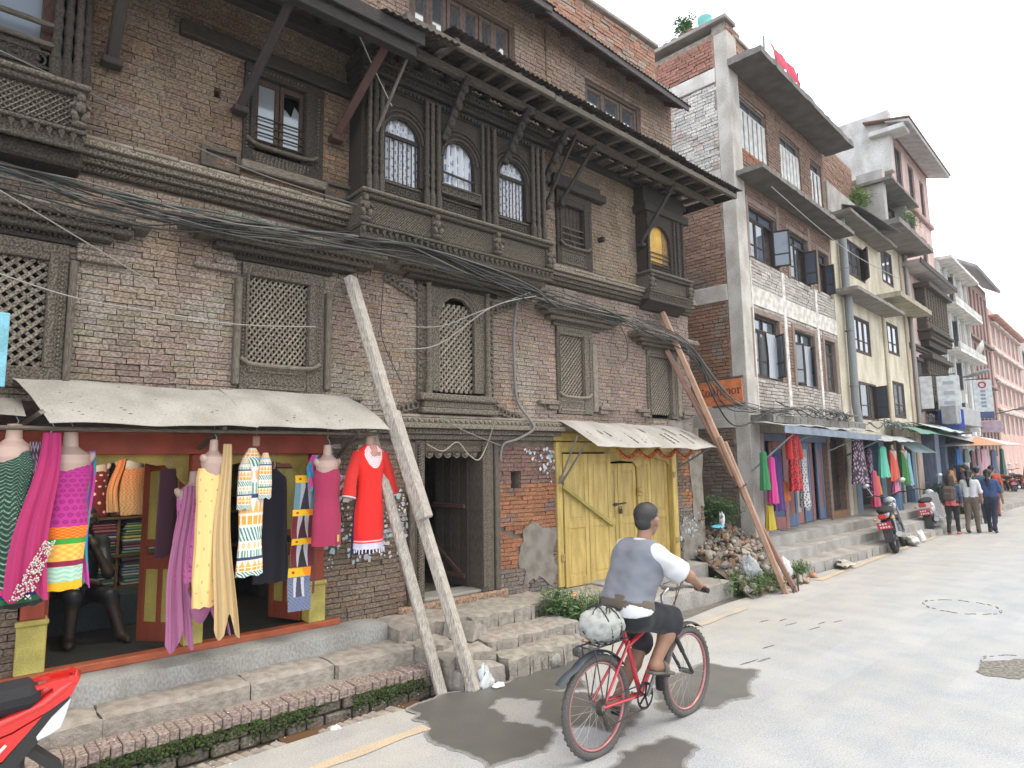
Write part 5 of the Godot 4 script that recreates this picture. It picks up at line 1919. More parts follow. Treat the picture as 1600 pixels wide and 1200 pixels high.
func yellow_front(H: Node3D) -> void:
	var y := K(0.56, 0.405, 0.12)
	var f := group_part("yellow_shutter_front", H)
	for x in [[5.96, 6.06], [8.5, 8.62]]:
		var b := mb(jit(y, 0.04))
		b.span(x[0], x[1], 0.38, 2.24, -0.2, 0.04, 0.008)
		put("post", b, M.paint_y, f)
	var b := mb(y * 0.95)
	b.span(6.06, 8.5, 2.1, 2.24, -0.2, 0.03, 0.008)
	put("lintel", b, M.paint, f)
	b = mb(K(0.4, 0.3, 0.06))
	b.span(5.9, 8.7, 2.25, 2.36, -0.1, 0.06, 0.01)
	put("beam", b, M.paint, f)
	b = mb(K(0.2, 0.18, 0.12))
	b.span(6.0, 8.55, 0.3, 0.43, -0.2, 0.0, 0.01)
	put("threshold_board", b, M.concrete, f)
	# first pair stands a little proud, the rest are closed
	var X := Transform3D(Basis(Vector3.UP, deg_to_rad(-3)), Vector3(6.07, 0, 0.04))
	panel_leaf(f, X, 0.44, 0.37, 2.08, y)
	panel_leaf(f, Transform3D(Basis(Vector3.UP, deg_to_rad(-3)), Vector3(6.515, 0, 0.064)), 0.44, 0.37, 2.08, y)
	var x := 6.98
	for k in 4:
		var w: float = [0.3, 0.42, 0.36, 0.42][k]
		panel_leaf(f, Transform3D(Basis(), Vector3(x, 0, -0.06)), w - 0.012, 0.43, 2.02 if k > 1 else 1.94, y * 0.97)
		x += w
	b = mb(y * 0.9)
	b.prism(PackedVector2Array([Vector2(6.96, 1.9), Vector2(7.02, 1.96), Vector2(7.3, 1.98), Vector2(7.6, 1.96), Vector2(7.68, 1.88), Vector2(7.72, 1.88), Vector2(7.78, 1.98), Vector2(8.1, 2.02), Vector2(8.42, 1.96), Vector2(8.5, 1.88), Vector2(8.5, 2.1), Vector2(6.96, 2.1)]), 0.03, Transform3D(Basis(), Vector3(0, 0, -0.02)))
	put("arch_head", b, M.paint, f)
	b = mb(y * 0.9)
	b.span(7.7, 7.75, 0.43, 2.0, -0.1, -0.015, 0.005)
	b.box(Vector3(7.725, 1.55, 0.0), Vector3(0.1, 0.05, 0.05), Basis(), 0.01)
	b.box(Vector3(7.725, 1.48, 0.0), Vector3(0.12, 0.04, 0.05), Basis(), 0.01)
	put("mullion", b, M.paint_y, f)
	b = mb(K(0.34, 0.28, 0.06))
	b.bar(Vector3(6.0, 1.66, 0.1), Vector3(6.92, 1.1, 0.14), 0.045, 0.03, Z3, 0.004)
	b.rod(Vector3(6.9, 1.11, 0.1), Vector3(6.9, 1.11, 0.16), 0.016)
	put("bar", b, M.paint, f)
	b = mb(K(0.06, 0.055, 0.05))
	b.rod(Vector3(7.14, 1.36, -0.025), Vector3(7.42, 1.37, -0.025), 0.01)
	b.box(Vector3(7.2, 1.36, -0.03), Vector3(0.05, 0.04, 0.02))
	put("hasp", b, M.dull_metal, f)
	b = mb(K(0.07, 0.065, 0.06))
	b.box(Vector3(7.28, 1.26, -0.01), Vector3(0.06, 0.07, 0.025), Basis(), 0.008)
	b.torus(Vector3(7.28, 1.31, -0.01), Z3, 0.022, 0.006, 14, 5)
	put("padlock", b, M.dull_metal, f)
	for yy in [0.75, 1.75]:
		for xx in [6.03, 8.54]:
			b = mb(y * 0.7)
			b.box(Vector3(xx, yy, 0.045), Vector3(0.07, 0.09, 0.02), Basis(), 0.005)
			put("hinge", b, M.paint, f)
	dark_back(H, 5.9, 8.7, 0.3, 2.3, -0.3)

# ---------- windows of the plainer houses
func plain_window(house: Node3D, nm: String, x0: float, x1: float, y0: float, y1: float, z: float, c: Color, leaves: int, open: Array, transom: float, glass_c: Color) -> Node3D:
	# frame set into the opening, casements that may stand open to the street
	var w := group_part(nm, house)
	var b := mb(c)
	var t := 0.05
	b.span(x0, x0 + t, y0, y1, z - 0.12, z - 0.04, 0.005)
	b.span(x1 - t, x1, y0, y1, z - 0.12, z - 0.04, 0.005)
	b.span(x0 + t, x1 - t, y1 - t, y1, z - 0.12, z - 0.04, 0.005)
	b.span(x0 + t, x1 - t, y0, y0 + t, z - 0.12, z - 0.04, 0.005)
	if transom > 0: b.span(x0 + t, x1 - t, y1 - transom - 0.02, y1 - transom + 0.02, z - 0.12, z - 0.045, 0.004)
	put("frame", b, M.wood_y, w)
	var n := leaves
	var wd := (x1 - x0 - 2 * t) / n
	var top := y1 - t if transom <= 0 else y1 - transom - 0.02
	if transom > 0:
		for k in 2:
			b = mb(glass_c * 1.3)
			b.span(x0 + t + k * (x1 - x0 - 2 * t) / 2 + 0.01, x0 + t + (k + 1) * (x1 - x0 - 2 * t) / 2 - 0.01, y1 - transom + 0.02, y1 - t, z - 0.1, z - 0.095)
			put("pane", b, M.dark_glass, w)
		b = mb(c)
		b.span((x0 + x1) / 2 - 0.015, (x0 + x1) / 2 + 0.015, y1 - transom + 0.02, y1 - t, z - 0.115, z - 0.06)
		put("glazing_bar", b, M.wood_y, w)
	for k in n:
		var xa := x0 + t + k * wd
		var an := 0.0
		for o in open:
			if o[0] == k: an = o[1]
		var X := Transform3D(Basis(), Vector3(xa, 0, z - 0.075))
		if an > 0.0: X = Transform3D(Basis(Vector3.UP, deg_to_rad(-an)), Vector3(xa, 0, z - 0.05))
		if an < 0.0: X = Transform3D(Basis(Vector3.UP, deg_to_rad(-an)), Vector3(xa + wd, 0, z - 0.05)) * Transform3D(Basis(), Vector3(-wd, 0, 0))
		b = mb(jit(c, 0.08))
		var s := 0.035
		b.span(0.003, s, y0 + t, top, -0.02, 0.02, 0.004)
		b.span(wd - s, wd - 0.003, y0 + t, top, -0.02, 0.02, 0.004)
		b.span(s, wd - s, top - s, top - 0.003, -0.02, 0.02, 0.004)
		b.span(s, wd - s, y0 + t + 0.003, y0 + t + s, -0.02, 0.02, 0.004)
		b.span(s, wd - s, lerpf(y0 + t, top, 0.35) - 0.012, lerpf(y0 + t, top, 0.35) + 0.012, -0.015, 0.015)
		put("casement", b, M.wood_y, w, X)
		b = mb(glass_c)
		b.span(s, wd - s, y0 + t + s, top - s, -0.004, 0.002)
		put("pane", b, M.dark_glass, w, X)
	b = mb(K(0.035, 0.034, 0.035))  # near-black sheet in place of the shade inside the room
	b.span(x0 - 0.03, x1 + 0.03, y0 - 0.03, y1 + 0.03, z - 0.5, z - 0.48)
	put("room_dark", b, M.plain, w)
	return w

func curtain_in(w: Node3D, x0: float, x1: float, y0: float, y1: float, z: float, c: Color) -> void:
	var b := mb(c)
	b.sheet(24, 8, func(u, v): return Vector3(lerpf(x0, x1, u) + 0.04 * sin(v * 2.6) * (1.0 - u), lerpf(y1, y0, v), z + 0.02 * sin(u * 28.0)))
	put("curtain", b, M.thin_cloth, w)

func brick_block() -> void:
	var H := thing("brick_house", "four storey raw brick and cement house with white rendered bands", "house", Vector3(13, 0, 0))
	reach[H] = [11.0, 15.2]
	var X := Vector3.RIGHT
	var ww := [[11.34, 12.36, 8.1, 9.25], [12.92, 13.86, 8.1, 9.2], [14.4, 14.98, 8.1, 9.2], [11.4, 12.5, 5.9, 7.0], [13.0, 13.92, 5.85, 6.95], [14.42, 15.0, 5.85, 6.9], [11.36, 12.34, 3.52, 4.76], [12.98, 13.92, 3.5, 4.74], [14.44, 15.0, 3.5, 4.72]]
	var shop := [11.32, 15.0, -0.1, 2.45]
	var holes: Array = ww.duplicate()
	holes.append(shop)
	var conc := K(0.53, 0.5, 0.455)
	var white := K(0.74, 0.715, 0.68)
	var b := mb(K(0.34, 0.29, 0.25))
	backing(b, Vector3(), X, Z3, 11.0, 15.2, -0.1, 10.5, 0.28, holes, 0.03)
	put("front_wall", b, M.mortar, H)
	b = mb(K(0.34, 0.3, 0.26))
	b.span(11.03, 11.26, -0.1, 10.5, -4.4, -0.3)
	b.span(15.0, 15.2, -0.1, 10.3, -4.4, -0.3)
	b.span(11.0, 15.2, -0.1, 10.3, -4.7, -4.4)
	put("side_wall", b, M.mortar, H)
	b = mb(K(0.3, 0.28, 0.26))
	for y in [2.6, 4.9, 7.3, 9.6]:
		b.span(11.28, 14.98, y, y + 0.14, -4.38, -0.3)
	put("unseen_floor_slab", b, M.concrete, H)
	# brick faces
	var front := func(x, y, r):
		var c := Color(0.31, 0.2, 0.15)
		var wash: float = 0.0
		if y > 4.74 and y < 5.9: wash = 0.95
		if y > 2.75 and y < 3.52: wash = 0.8
		if y > 7.1 and y < 8.0: wash = 0.1
		wash = clampf(wash + blot.get_noise_2d(x * 3.0, y * 3.0) * 0.5 - 0.05, 0.0, 1.0) if wash > 0.2 else 0.0
		c = c.lerp(Color(0.62, 0.585, 0.54), wash)
		if y > 7.9 and y < 8.1: c = Color(0.4, 0.17, 0.1)
		var s: float = 1.0 + r.randf_range(-0.16, 0.16)
		return Color(c.r * s, c.g * s, c.b * s)
	bricks(H, Vector3(), X, Z3, 11.36, 15.15, 2.75, 9.7, holes, 0.22, 0.068, 0.012, front, 60, 21, 0.005)
	var side := func(u, y, r):
		var c := Color(0.36, 0.2, 0.125)
		var f: float = blot.get_noise_2d(u * 2.0 + 20.0, y * 1.3)
		if y > 7.3 and y < 9.45: c = Color(0.74, 0.71, 0.67).lerp(Color(0.5, 0.33, 0.27), clampf(f * 2.0 - 0.25, 0, 0.5))
		elif y > 9.7: c = Color(0.45, 0.22, 0.16)
		elif y < 2.9: c = Color(0.24, 0.18, 0.135)
		elif y > 5.2: c = Color(0.38, 0.24, 0.17)
		if f < -0.3 and y < 7.3: c = c.lerp(Color(0.3, 0.27, 0.24), 0.6)
		var s: float = 1.0 + r.randf_range(-0.2, 0.2)
		return Color(c.r * s, c.g * s, c.b * s)
	bricks(H, Vector3(11.0, 0, 0), Vector3(0, 0, -1), Vector3(-1, 0, 0), 0.26, 3.2, -0.05, 10.45, [[0, 4, 2.55, 2.98], [0, 4, 4.98, 5.3], [0, 4, 7.36, 7.6], [0, 4, 9.42, 9.72]], 0.22, 0.07, 0.011, side, 150, 22, 0.005)
	# cement frame: columns and floor bands on the side, proud of the brick
	b = mb(conc)
	b.span(10.985, 11.32, -0.1, 10.4, -0.26, 0.02, 0.01)
	put("column", b, M.concrete, H)
	for y in [[2.55, 2.98], [4.98, 5.3], [7.36, 7.6], [9.42, 9.72]]:
		b = mb(jit(conc.lerp(white, 0.5 if y[0] > 9 else 0.1), 0.04))
		b.span(10.975, 11.2, y[0], y[1], -3.2, -0.262, 0.01)
		put("floor_band", b, M.concrete, H)
	for q in [[11.322, 11.36, 2.75, 5.8], [12.55, 12.66, 2.75, 5.86], [14.08, 14.18, 2.75, 5.82]]:
		b = mb(white)
		b.span(q[0], q[1], q[2], q[3], -0.02, 0.03, 0.006)
		put("white_pilaster", b, M.render, H)
	b = mb(white.lerp(conc, 0.15))
	b.span(11.33, 15.18, 4.93, 5.3, -0.02, 0.024, 0.006)
	put("white_band", b, M.render, H)
	for q in [[12.5, 12.62], [13.96, 14.06]]:
		b = mb(K(0.3, 0.25, 0.21))
		b.span(q[0], q[1], 5.9, 7.3, -0.02, 0.02, 0.006)
		put("pilaster", b, M.concrete, H)
	# overhanging slabs
	b = rough_slab(11.02, 15.3, 7.38, 7.5, 0.026, 0.55, K(0.2, 0.19, 0.17), 401, 0.016)
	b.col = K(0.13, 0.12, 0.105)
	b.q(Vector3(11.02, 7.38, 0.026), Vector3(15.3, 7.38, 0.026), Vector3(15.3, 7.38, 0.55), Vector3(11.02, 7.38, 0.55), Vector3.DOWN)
	put("floor_ledge", b, M.concrete, H)
	b = rough_slab(10.95, 15.3, 9.6, 9.76, 0.026, 0.68, K(0.2, 0.19, 0.175), 403, 0.018)
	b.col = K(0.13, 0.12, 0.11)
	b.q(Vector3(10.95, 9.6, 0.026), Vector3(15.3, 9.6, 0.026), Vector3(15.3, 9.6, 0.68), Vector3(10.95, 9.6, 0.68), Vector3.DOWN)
	put("roof_slab", b, M.concrete, H)
	b = mb(K(0.33, 0.31, 0.28))
	b.span(11.01, 11.5, 9.78, 10.62, -0.3, -0.016)
	put("parapet_corner", b, M.mortar, H)
	bricks(H, Vector3(0, 0, 0), X, Z3, 11.02, 11.5, 9.78, 10.62, [], 0.2, 0.068, 0.012, func(_x, _y, _r): return jit(K(0.42, 0.26, 0.2), 0.2), 0, 23, 0.006)
	b = mb(K(0.42, 0.25, 0.2))
	b.span(11.5, 15.2, 9.78, 10.4, -0.2, 0.0, 0.01)
	put("parapet", b, M.brick, H)
	b = mb(K(0.36, 0.34, 0.31))
	b.span(10.93, 11.3, 10.63, 10.72, -3.3, 0.05, 0.012)
	b.span(11.3, 15.2, 10.41, 10.48, -0.24, 0.04, 0.012)
	put("coping", b, M.concrete, H)
	b = rough_slab(11.02, 15.35, 2.62, 2.78, 0.026, 0.42, K(0.22, 0.205, 0.185), 405, 0.028)
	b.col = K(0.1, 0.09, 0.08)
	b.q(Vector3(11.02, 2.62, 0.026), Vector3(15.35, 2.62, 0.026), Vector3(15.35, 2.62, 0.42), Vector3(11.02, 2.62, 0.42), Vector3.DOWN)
	put("shop_ledge", b, M.concrete, H)
	# windows
	var dk := K(0.085, 0.062, 0.055)
	var lt := K(0.6, 0.6, 0.58)
	for k in 9:
		var q: Array = ww[k]
		var z := -0.02
		if k < 3:
			var w := plain_window(H, "window", q[0], q[1], q[2], q[3], z, K(0.2, 0.18, 0.17), 3 if k < 2 else 2, [], 0.26, K(0.1, 0.115, 0.13))
			# white bars and pale leaves before the glass
			for t in 6 if k < 2 else 3:
				b = mb(lt)
				var xx: float = lerpf(q[0] + 0.08, q[1] - 0.08, t / (5.0 if k < 2 else 2.0))
				b.span(xx - 0.062, xx + 0.062, q[2] + 0.02, q[3] - 0.28, z - 0.03, z - 0.005, 0.004)
				put("white_slat", b, M.paint, w)
			b = mb(lt)
			b.span(q[0] + 0.03, q[1] - 0.03, q[3] - 0.3, q[3] - 0.27, z - 0.032, z - 0.002)
			put("white_rail", b, M.paint, w)
		elif k < 6:
			var w := plain_window(H, "window", q[0], q[1], q[2], q[3], z, dk, 3 if k < 5 else 2, [[2, -105.0]] if k == 3 else ([[2, -95.0], [0, 8.0]] if k == 4 else [[1, -80.0]]), 0.24, K(0.1, 0.125, 0.16))
			b = mb(K(0.3, 0.33, 0.38))
			curtain_in(w, q[0] + 0.1, q[0] + 0.5, q[2] + 0.05, q[3] - 0.3, z - 0.2, K(0.35, 0.37, 0.42))
		else:
			var w := plain_window(H, "window", q[0], q[1], q[2], q[3], z, dk, 3 if k < 8 else 2, [[2, -60.0]] if k == 6 else ([[0, 25.0], [2, -40.0]] if k == 7 else []), 0.28, K(0.11, 0.13, 0.14))
			if k < 8:
				curtain_in(w, q[1] - 0.42, q[1] - 0.05, q[2] + 0.04, q[3] - 0.3, z - 0.03, K(0.6, 0.62, 0.66))
				curtain_in(w, q[0] + 0.15, q[0] + 0.5, q[2] + 0.05, q[3] - 0.3, z - 0.2, K(0.4, 0.44, 0.5))
	# window surrounds
	for k in [3, 4, 5, 6, 7, 8]:
		var q: Array = ww[k]
		b = mb(K(0.27, 0.2, 0.165))
		b.span(q[0] - 0.1, q[0], q[2] - 0.02, q[3] + 0.1, -0.05, 0.022, 0.006)
		b.span(q[1], q[1] + 0.1, q[2] - 0.02, q[3] + 0.1, -0.05, 0.022, 0.006)
		b.span(q[0], q[1], q[3], q[3] + 0.1, -0.05, 0.022, 0.006)
		put("window_surround", b, M.concrete, H)
	# shop level: blue and pink painted folding doors
	var s := group_part("shop_front", H)
	b = mb(K(0.45, 0.3, 0.3))
	b.span(11.325, 11.42, 0.55, 2.45, -0.2, 0.03, 0.008)
	put("pink_post", b, M.paint_y, s)
	b = mb(K(0.09, 0.12, 0.2))
	b.span(11.42, 14.4, 2.3, 2.45, -0.2, 0.0, 0.008)
	put("lintel", b, M.paint, s)
	var cols := [K(0.1, 0.15, 0.26), K(0.32, 0.14, 0.12), K(0.1, 0.15, 0.26), K(0.17, 0.08, 0.06)]
	var k := 0
	for q in [[11.42, 11.75, 8], [11.8, 12.1, -50], [12.3, 12.62, -20], [12.7, 13.05, 0], [13.12, 13.45, 0], [13.5, 13.75, 15], [13.8, 14.1, 0]]:
		var w: float = q[1] - q[0]
		var xf := Transform3D(Basis(Vector3.UP, deg_to_rad(q[2])), Vector3(q[0], 0, -0.1))
		b = mb(cols[k % 2])
		b.span(0, 0.06, 0.62, 2.3, -0.02, 0.02, 0.005)
		b.span(w - 0.06, w, 0.62, 2.3, -0.02, 0.02, 0.005)
		b.span(0.06, w - 0.06, 0.62, 0.85, -0.018, 0.018, 0.005)
		b.span(0.06, w - 0.06, 2.15, 2.3, -0.018, 0.018, 0.005)
		put("door_leaf", b, M.paint_y, s, xf)
		b = mb(K(0.35, 0.33, 0.3) if k == 3 or k == 4 else cols[(k + 1) % 2] * 0.8)
		b.span(0.06, w - 0.06, 0.85, 2.15, -0.006, 0.006)
		put("door_panel", b, M.paint_y, s, xf)
		k += 1
	for x in [14.16, 15.0]:
		b = mb(K(0.3, 0.2, 0.16))
		b.span(x, x + 0.12, 0.5, 2.45, -0.2, 0.02, 0.008)
		put("post", b, M.wood_y, s)
	b = mb(K(0.065, 0.045, 0.038))
	for t in 4:
		b.span(14.3 + t * 0.17, 14.3 + t * 0.17 + 0.165, 0.75, 2.35, -0.16, -0.12, 0.006)
	for t in 5:
		b.span(14.3, 14.97, 0.85 + t * 0.32, 0.9 + t * 0.32, -0.13, -0.1, 0.006)
	put("carved_door", b, M.wood_y, s)
	b = mb(K(0.36, 0.2, 0.1))
	b.span(14.28, 15.0, 0.56, 0.75, -0.2, 0.03, 0.01)
	put("door_sill", b, M.earth, s)
	b = mb(K(0.03, 0.03, 0.03))  # near-black sheet painted as the shade inside the shop
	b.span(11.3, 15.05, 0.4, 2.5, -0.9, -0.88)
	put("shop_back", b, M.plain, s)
	b = mb(K(0.25, 0.24, 0.22))
	b.span(11.26, 15.0, 0.5, 0.61, -0.9, -0.02)
	put("shop_floor", b, M.concrete, s)
	# sign on the side wall
	var sign := thing("sign_board", "orange shop sign with dark lettering hung on the brick side wall behind cables", "sign", Vector3(10.94, 3.0, -0.5))
	var B := Basis(Vector3(0, 0.02, 1).normalized(), Vector3(0, 1, -0.02).normalized(), Vector3(-1, 0, 0))
	var xf := Transform3D(B, Vector3(10.93, 3.22, -0.5))
	b = mb(K(0.72, 0.23, 0.09))
	b.box(Vector3(), Vector3(0.9, 0.48, 0.025), Basis(), 0.005)
	put("board", b, M.paint, sign, xf)
	b = mb(K(0.2, 0.19, 0.18))
	b.box(Vector3(0, -0.26, -0.01), Vector3(0.94, 0.035, 0.05))
	b.box(Vector3(0, 0.26, -0.01), Vector3(0.94, 0.03, 0.05))
	put("bracket", b, M.dull_metal, sign, xf)
	lettering(sign, "Kohinoor", xf * Transform3D(Basis(), Vector3(-0.02, 0.02, 0.016)), 0.2, K(0.07, 0.02, 0.03), "Droid Serif")
	b = mb(K(0.35, 0.1, 0.05))
	b.box(Vector3(0.05, -0.15, 0.0135), Vector3(0.5, 0.012, 0.002))
	put("underline", b, M.plain, sign, xf)

func lettering(parent: Node3D, text: String, xf: Transform3D, height: float, c: Color, face := "Droid Sans", deep := 0.004) -> void:
	var t := TextMesh.new()
	var f := SystemFont.new()
	f.font_names = PackedStringArray([face])
	t.font = f
	t.text = text
	t.font_size = 64
	t.pixel_size = height / 64.0
	t.depth = deep
	var m := StandardMaterial3D.new()
	m.albedo_color = c.linear_to_srgb()
	m.roughness = 0.6
	put("lettering", t, m, parent, xf)

func plain_house(nm: String, label: String, x0: float, x1: float, y1: float, z: float, depth: float, holes: Array, c: Color, m: String) -> Node3D:
	var H := thing(nm, label, "house", Vector3((x0 + x1) / 2, 0, z))
	reach[H] = [x0, x1]
	var b := mb(c)
	backing(b, Vector3(0, 0, z), Vector3.RIGHT, Z3, x0, x1, -0.1, y1, 0.25, holes)
	put("front_wall", b, M[m], H)
	b = mb(c * 0.95)
	b.span(x0, x0 + 0.2, -0.1, y1, z - depth, z - 0.252)
	b.span(x1 - 0.2, x1, -0.1, y1, z - depth, z - 0.252)
	b.span(x0, x1, -0.1, y1, z - depth - 0.2, z - depth)
	put("side_wall", b, M[m], H)
	b = mb(c * 0.8)
	b.span(x0 + 0.2, x1 - 0.2, y1 - 0.15, y1 - 0.02, z - depth, z - 0.252)
	put("roof", b, M.concrete, H)
	return H

func ledge(H: Node3D, nm: String, x0: float, x1: float, y0: float, y1: float, z0: float, z1: float, c: Color, seed_: int) -> void:
	var b := rough_slab(x0, x1, y0, y1, z0, z1, c, seed_, 0.012)
	b.q(Vector3(x0, y0, z0), Vector3(x1, y0, z0), Vector3(x1, y0, z1), Vector3(x0, y0, z1), Vector3.DOWN)
	put(nm, b, M.concrete, H)

func far_houses() -> void:
	var b: MB
	var cream := K(0.63, 0.565, 0.44)
	var dk := K(0.1, 0.068, 0.058)
	var gl := K(0.12, 0.14, 0.16)
	# the narrow cream house
	var hs := [[16.05, 17.1, 6.36, 7.26], [16.06, 17.1, 4.46, 5.36], [16.12, 17.22, 2.85, 3.76], [18.34, 19.15, 6.75, 7.72], [18.32, 19.15, 4.75, 5.62], [18.4, 19.25, 3.0, 4.0], [15.4, 19.7, -0.1, 2.5]]
	var H := plain_house("cream_house", "narrow cream plastered house with dark casements and a rusty drainpipe", 15.22, 19.9, 8.1, 0.0, 5.0, hs, cream, "plaster")
	for k in 6:
		var q: Array = hs[k]
		plain_window(H, "window", q[0], q[1], q[2], q[3], 0.05, dk, 3 if k < 3 else 2, [[2, -40.0]] if k == 0 else ([[2, -70.0], [0, 10.0]] if k == 2 else []), 0.0, gl)
	ledge(H, "window_ledge", 15.24, 18.2, 5.68, 5.78, 0.002, 0.5, K(0.27, 0.25, 0.22), 411)
	ledge(H, "balcony_slab", 17.6, 20.2, 6.05, 6.2, 0.002, 0.62, K(0.4, 0.36, 0.27), 412)
	for q in [[18.0, 18.12, 6.0], [19.76, 19.9, 7.9]]:
		b = mb(K(0.5, 0.43, 0.31))
		b.span(q[0], q[1], -0.1, q[2], 0.001, 0.05, 0.01)
		put("pilaster", b, M.plaster, H)
	b = mb(K(0.4, 0.38, 0.36))
	b.span(15.22, 17.9, 7.62, 8.35, -0.4, 0.03, 0.015)
	put("roof_wall", b, M.concrete, H)
	ledge(H, "roof_ledge", 15.3, 18.2, 7.52, 7.62, 0.002, 0.45, K(0.2, 0.19, 0.17), 413)
	b = mb(K(0.16, 0.15, 0.15))
	b.bar(Vector3(15.9, 7.95, 0.2), Vector3(17.6, 7.8, 0.5), 0.6, 0.02, Vector3(0, 1, 0.5))
	put("tin_flap", b, M.tin, H)
	# brick upper room set back
	b = mb(K(0.36, 0.3, 0.26))
	b.span(15.24, 17.9, 8.36, 9.95, -3.4, -0.42)
	put("upper_room", b, M.mortar, H)
	bricks(H, Vector3(15.22, 0, -0.4), Vector3(0, 0, -1), Vector3(-1, 0, 0), 0.0, 3.0, 8.36, 9.95, [[0, 4, 9.1, 9.2]], 0.22, 0.07, 0.014, func(_u, _y, _r): return jit(K(0.46, 0.24, 0.16), 0.2), 0, 31, 0.006)
	bricks(H, Vector3(0, 0, -0.4), Vector3.RIGHT, Z3, 15.24, 17.9, 8.36, 9.95, [], 0.22, 0.07, 0.014, func(_u, _y, _r): return jit(K(0.36, 0.22, 0.16), 0.2), 0, 32, 0.006)
	for q in [[17.9, 18.1, 9.7], [19.6, 19.85, 9.3]]:
		b = mb(K(0.45, 0.43, 0.41))
		b.span(q[0], q[1], 8.0, q[2], -0.3, 0.35, 0.01)
		put("cement_post", b, M.concrete, H)
	plain_window(H, "window", 18.1, 19.6, 8.2, 9.2, 0.1, dk, 4, [], 0.3, gl)
	ledge(H, "balcony_slab", 17.6, 20.4, 7.98, 8.14, 0.002, 0.75, K(0.24, 0.22, 0.21), 414)
	ledge(H, "canopy", 17.8, 20.0, 9.3, 9.4, -0.3, 0.6, K(0.22, 0.2, 0.19), 415)
	b = mb(K(0.03, 0.03, 0.035))  # shade of the shop interior, painted as a near-black sheet
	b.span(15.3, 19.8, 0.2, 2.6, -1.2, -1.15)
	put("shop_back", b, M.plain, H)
	for q in [[15.42, 15.6, K(0.4, 0.38, 0.3)], [15.62, 15.9, K(0.13, 0.18, 0.24)], [17.1, 17.4, K(0.12, 0.2, 0.3)], [18.6, 18.75, K(0.25, 0.25, 0.25)], [19.45, 19.7, K(0.14, 0.2, 0.3)]]:
		b = mb(q[2])
		b.span(q[0], q[1], 0.5, 2.5, -0.2, 0.0, 0.01)
		put("shop_post", b, M.paint_y, H)
	# drainpipe down its corner
	b = mb(K(0.3, 0.32, 0.33))
	b.tube(PackedVector3Array([Vector3(15.62, 7.6, 0.12), Vector3(15.62, 5.85, 0.12), Vector3(15.64, 5.7, 0.14), Vector3(15.64, 3.2, 0.12), Vector3(15.66, 2.7, 0.16)]), 0.09, 12)
	for y in [3.6, 4.9, 6.4, 7.2]:
		b.torus(Vector3(15.63, y, 0.12), Vector3.UP, 0.092, 0.014, 14, 5)
	solo("drainpipe", b, M.dull_metal, "thick grey drainpipe down the corner of the cream house", "pipe")
	b = mb(K(0.38, 0.36, 0.33))
	b.tube(PackedVector3Array([Vector3(20.0, 7.6, 0.1), Vector3(20.0, 2.8, 0.1)]), 0.06, 10)
	solo("drainpipe", b, M.dull_metal, "thin pale drainpipe between the cream house and the pink carved house", "pipe")
	# pink house with dark carved windows
	var pink := K(0.64, 0.47, 0.425)
	hs = [[20.95, 22.75, 5.33, 6.85], [20.95, 22.6, 3.2, 4.75], [22.75, 23.1, 3.2, 4.6], [20.35, 20.65, 3.3, 4.6], [20.3, 23.0, -0.1, 2.6], [20.25, 20.8, 9.7, 11.0], [21.3, 21.8, 9.6, 10.9], [22.3, 22.7, 9.5, 10.8], [20.9, 21.5, 8.0, 9.0], [22.0, 22.5, 7.7, 8.8]]
	H = plain_house("pink_house", "tall pink plastered house with dark carved timber windows and a deep grey soffit", 19.92, 23.1, 11.2, 0.0, 5.0, hs, pink, "plaster")
	for q in [[20.85, 22.85, 5.2, 6.95, 0.3], [20.85, 22.65, 3.1, 4.85, 0.22]]:
		var w := group_part("carved_window", H)
		b = mb(W_DARK * 1.4)
		b.span(q[0], q[1], q[2] + 0.4, q[3] - 0.15, 0.0, q[4] - 0.08)
		put("window_body", b, M.wood_y, w)
		for k in 9:
			b = mb(W_MID)
			twist_col(b, lerpf(q[0] + 0.04, q[1] - 0.04, k / 8.0), q[2] + 0.4, q[3] - 0.15, q[4] - 0.05, 0.045)
			put("turned_post", b, M.carved, w)
		for k in 4:
			b = mb(K(0.045, 0.045, 0.05))
			var xa: float = lerpf(q[0], q[1], (k + 0.16) / 4.0)
			b.span(xa, xa + 0.24, q[2] + 0.55, q[3] - 0.35, q[4] - 0.079, q[4] - 0.07)
			put("pane", b, M.dark_glass, w)
		b = mb(W_DARK * 1.7)
		b.span(q[0] - 0.1, q[1] + 0.1, q[3] - 0.15, q[3], 0.0, q[4] + 0.12, 0.015)
		b.span(q[0] - 0.06, q[1] + 0.06, q[2] + 0.32, q[2] + 0.4, 0.0, q[4] + 0.1, 0.015)
		b.span(q[0], q[1], q[2] + 0.1, q[2] + 0.32, 0.0, q[4] + 0.02, 0.015)
		b.span(q[0] + 0.15, q[1] - 0.15, q[2] - 0.08, q[2] + 0.1, 0.0, q[4] - 0.08, 0.015)
		teeth(b, q[0], q[1], q[2] + 0.22, q[4] + 0.03, 0.1, Vector3(0.06, 0.1, 0.05), 2)
		put("moulding", b, M.carved, w)
	for q in [[22.72, 23.05, 3.1, 4.7], [20.3, 20.68, 3.2, 4.6]]:
		b = mb(W_DARK * 1.4)
		b.span(q[0], q[1], q[2], q[3], -0.05, 0.06, 0.01)
		b.span(q[0] - 0.08, q[1] + 0.08, q[3], q[3] + 0.1, -0.05, 0.12, 0.01)
		put("side_window", b, M.carved, H)
	for k in range(5, 10):
		var q: Array = hs[k]
		plain_window(H, "window", q[0], q[1], q[2], q[3], 0.0, dk, 2, [], 0.0, gl)
	b = mb(W_DARK * 1.6)
	b.span(20.0, 23.1, 5.0, 5.08, 0.001, 0.1, 0.01)
	b.span(20.0, 23.1, 4.92, 5.0, 0.001, 0.06, 0.01)
	put("string_course", b, M.carved, H)
	b = mb(K(0.45, 0.3, 0.27))
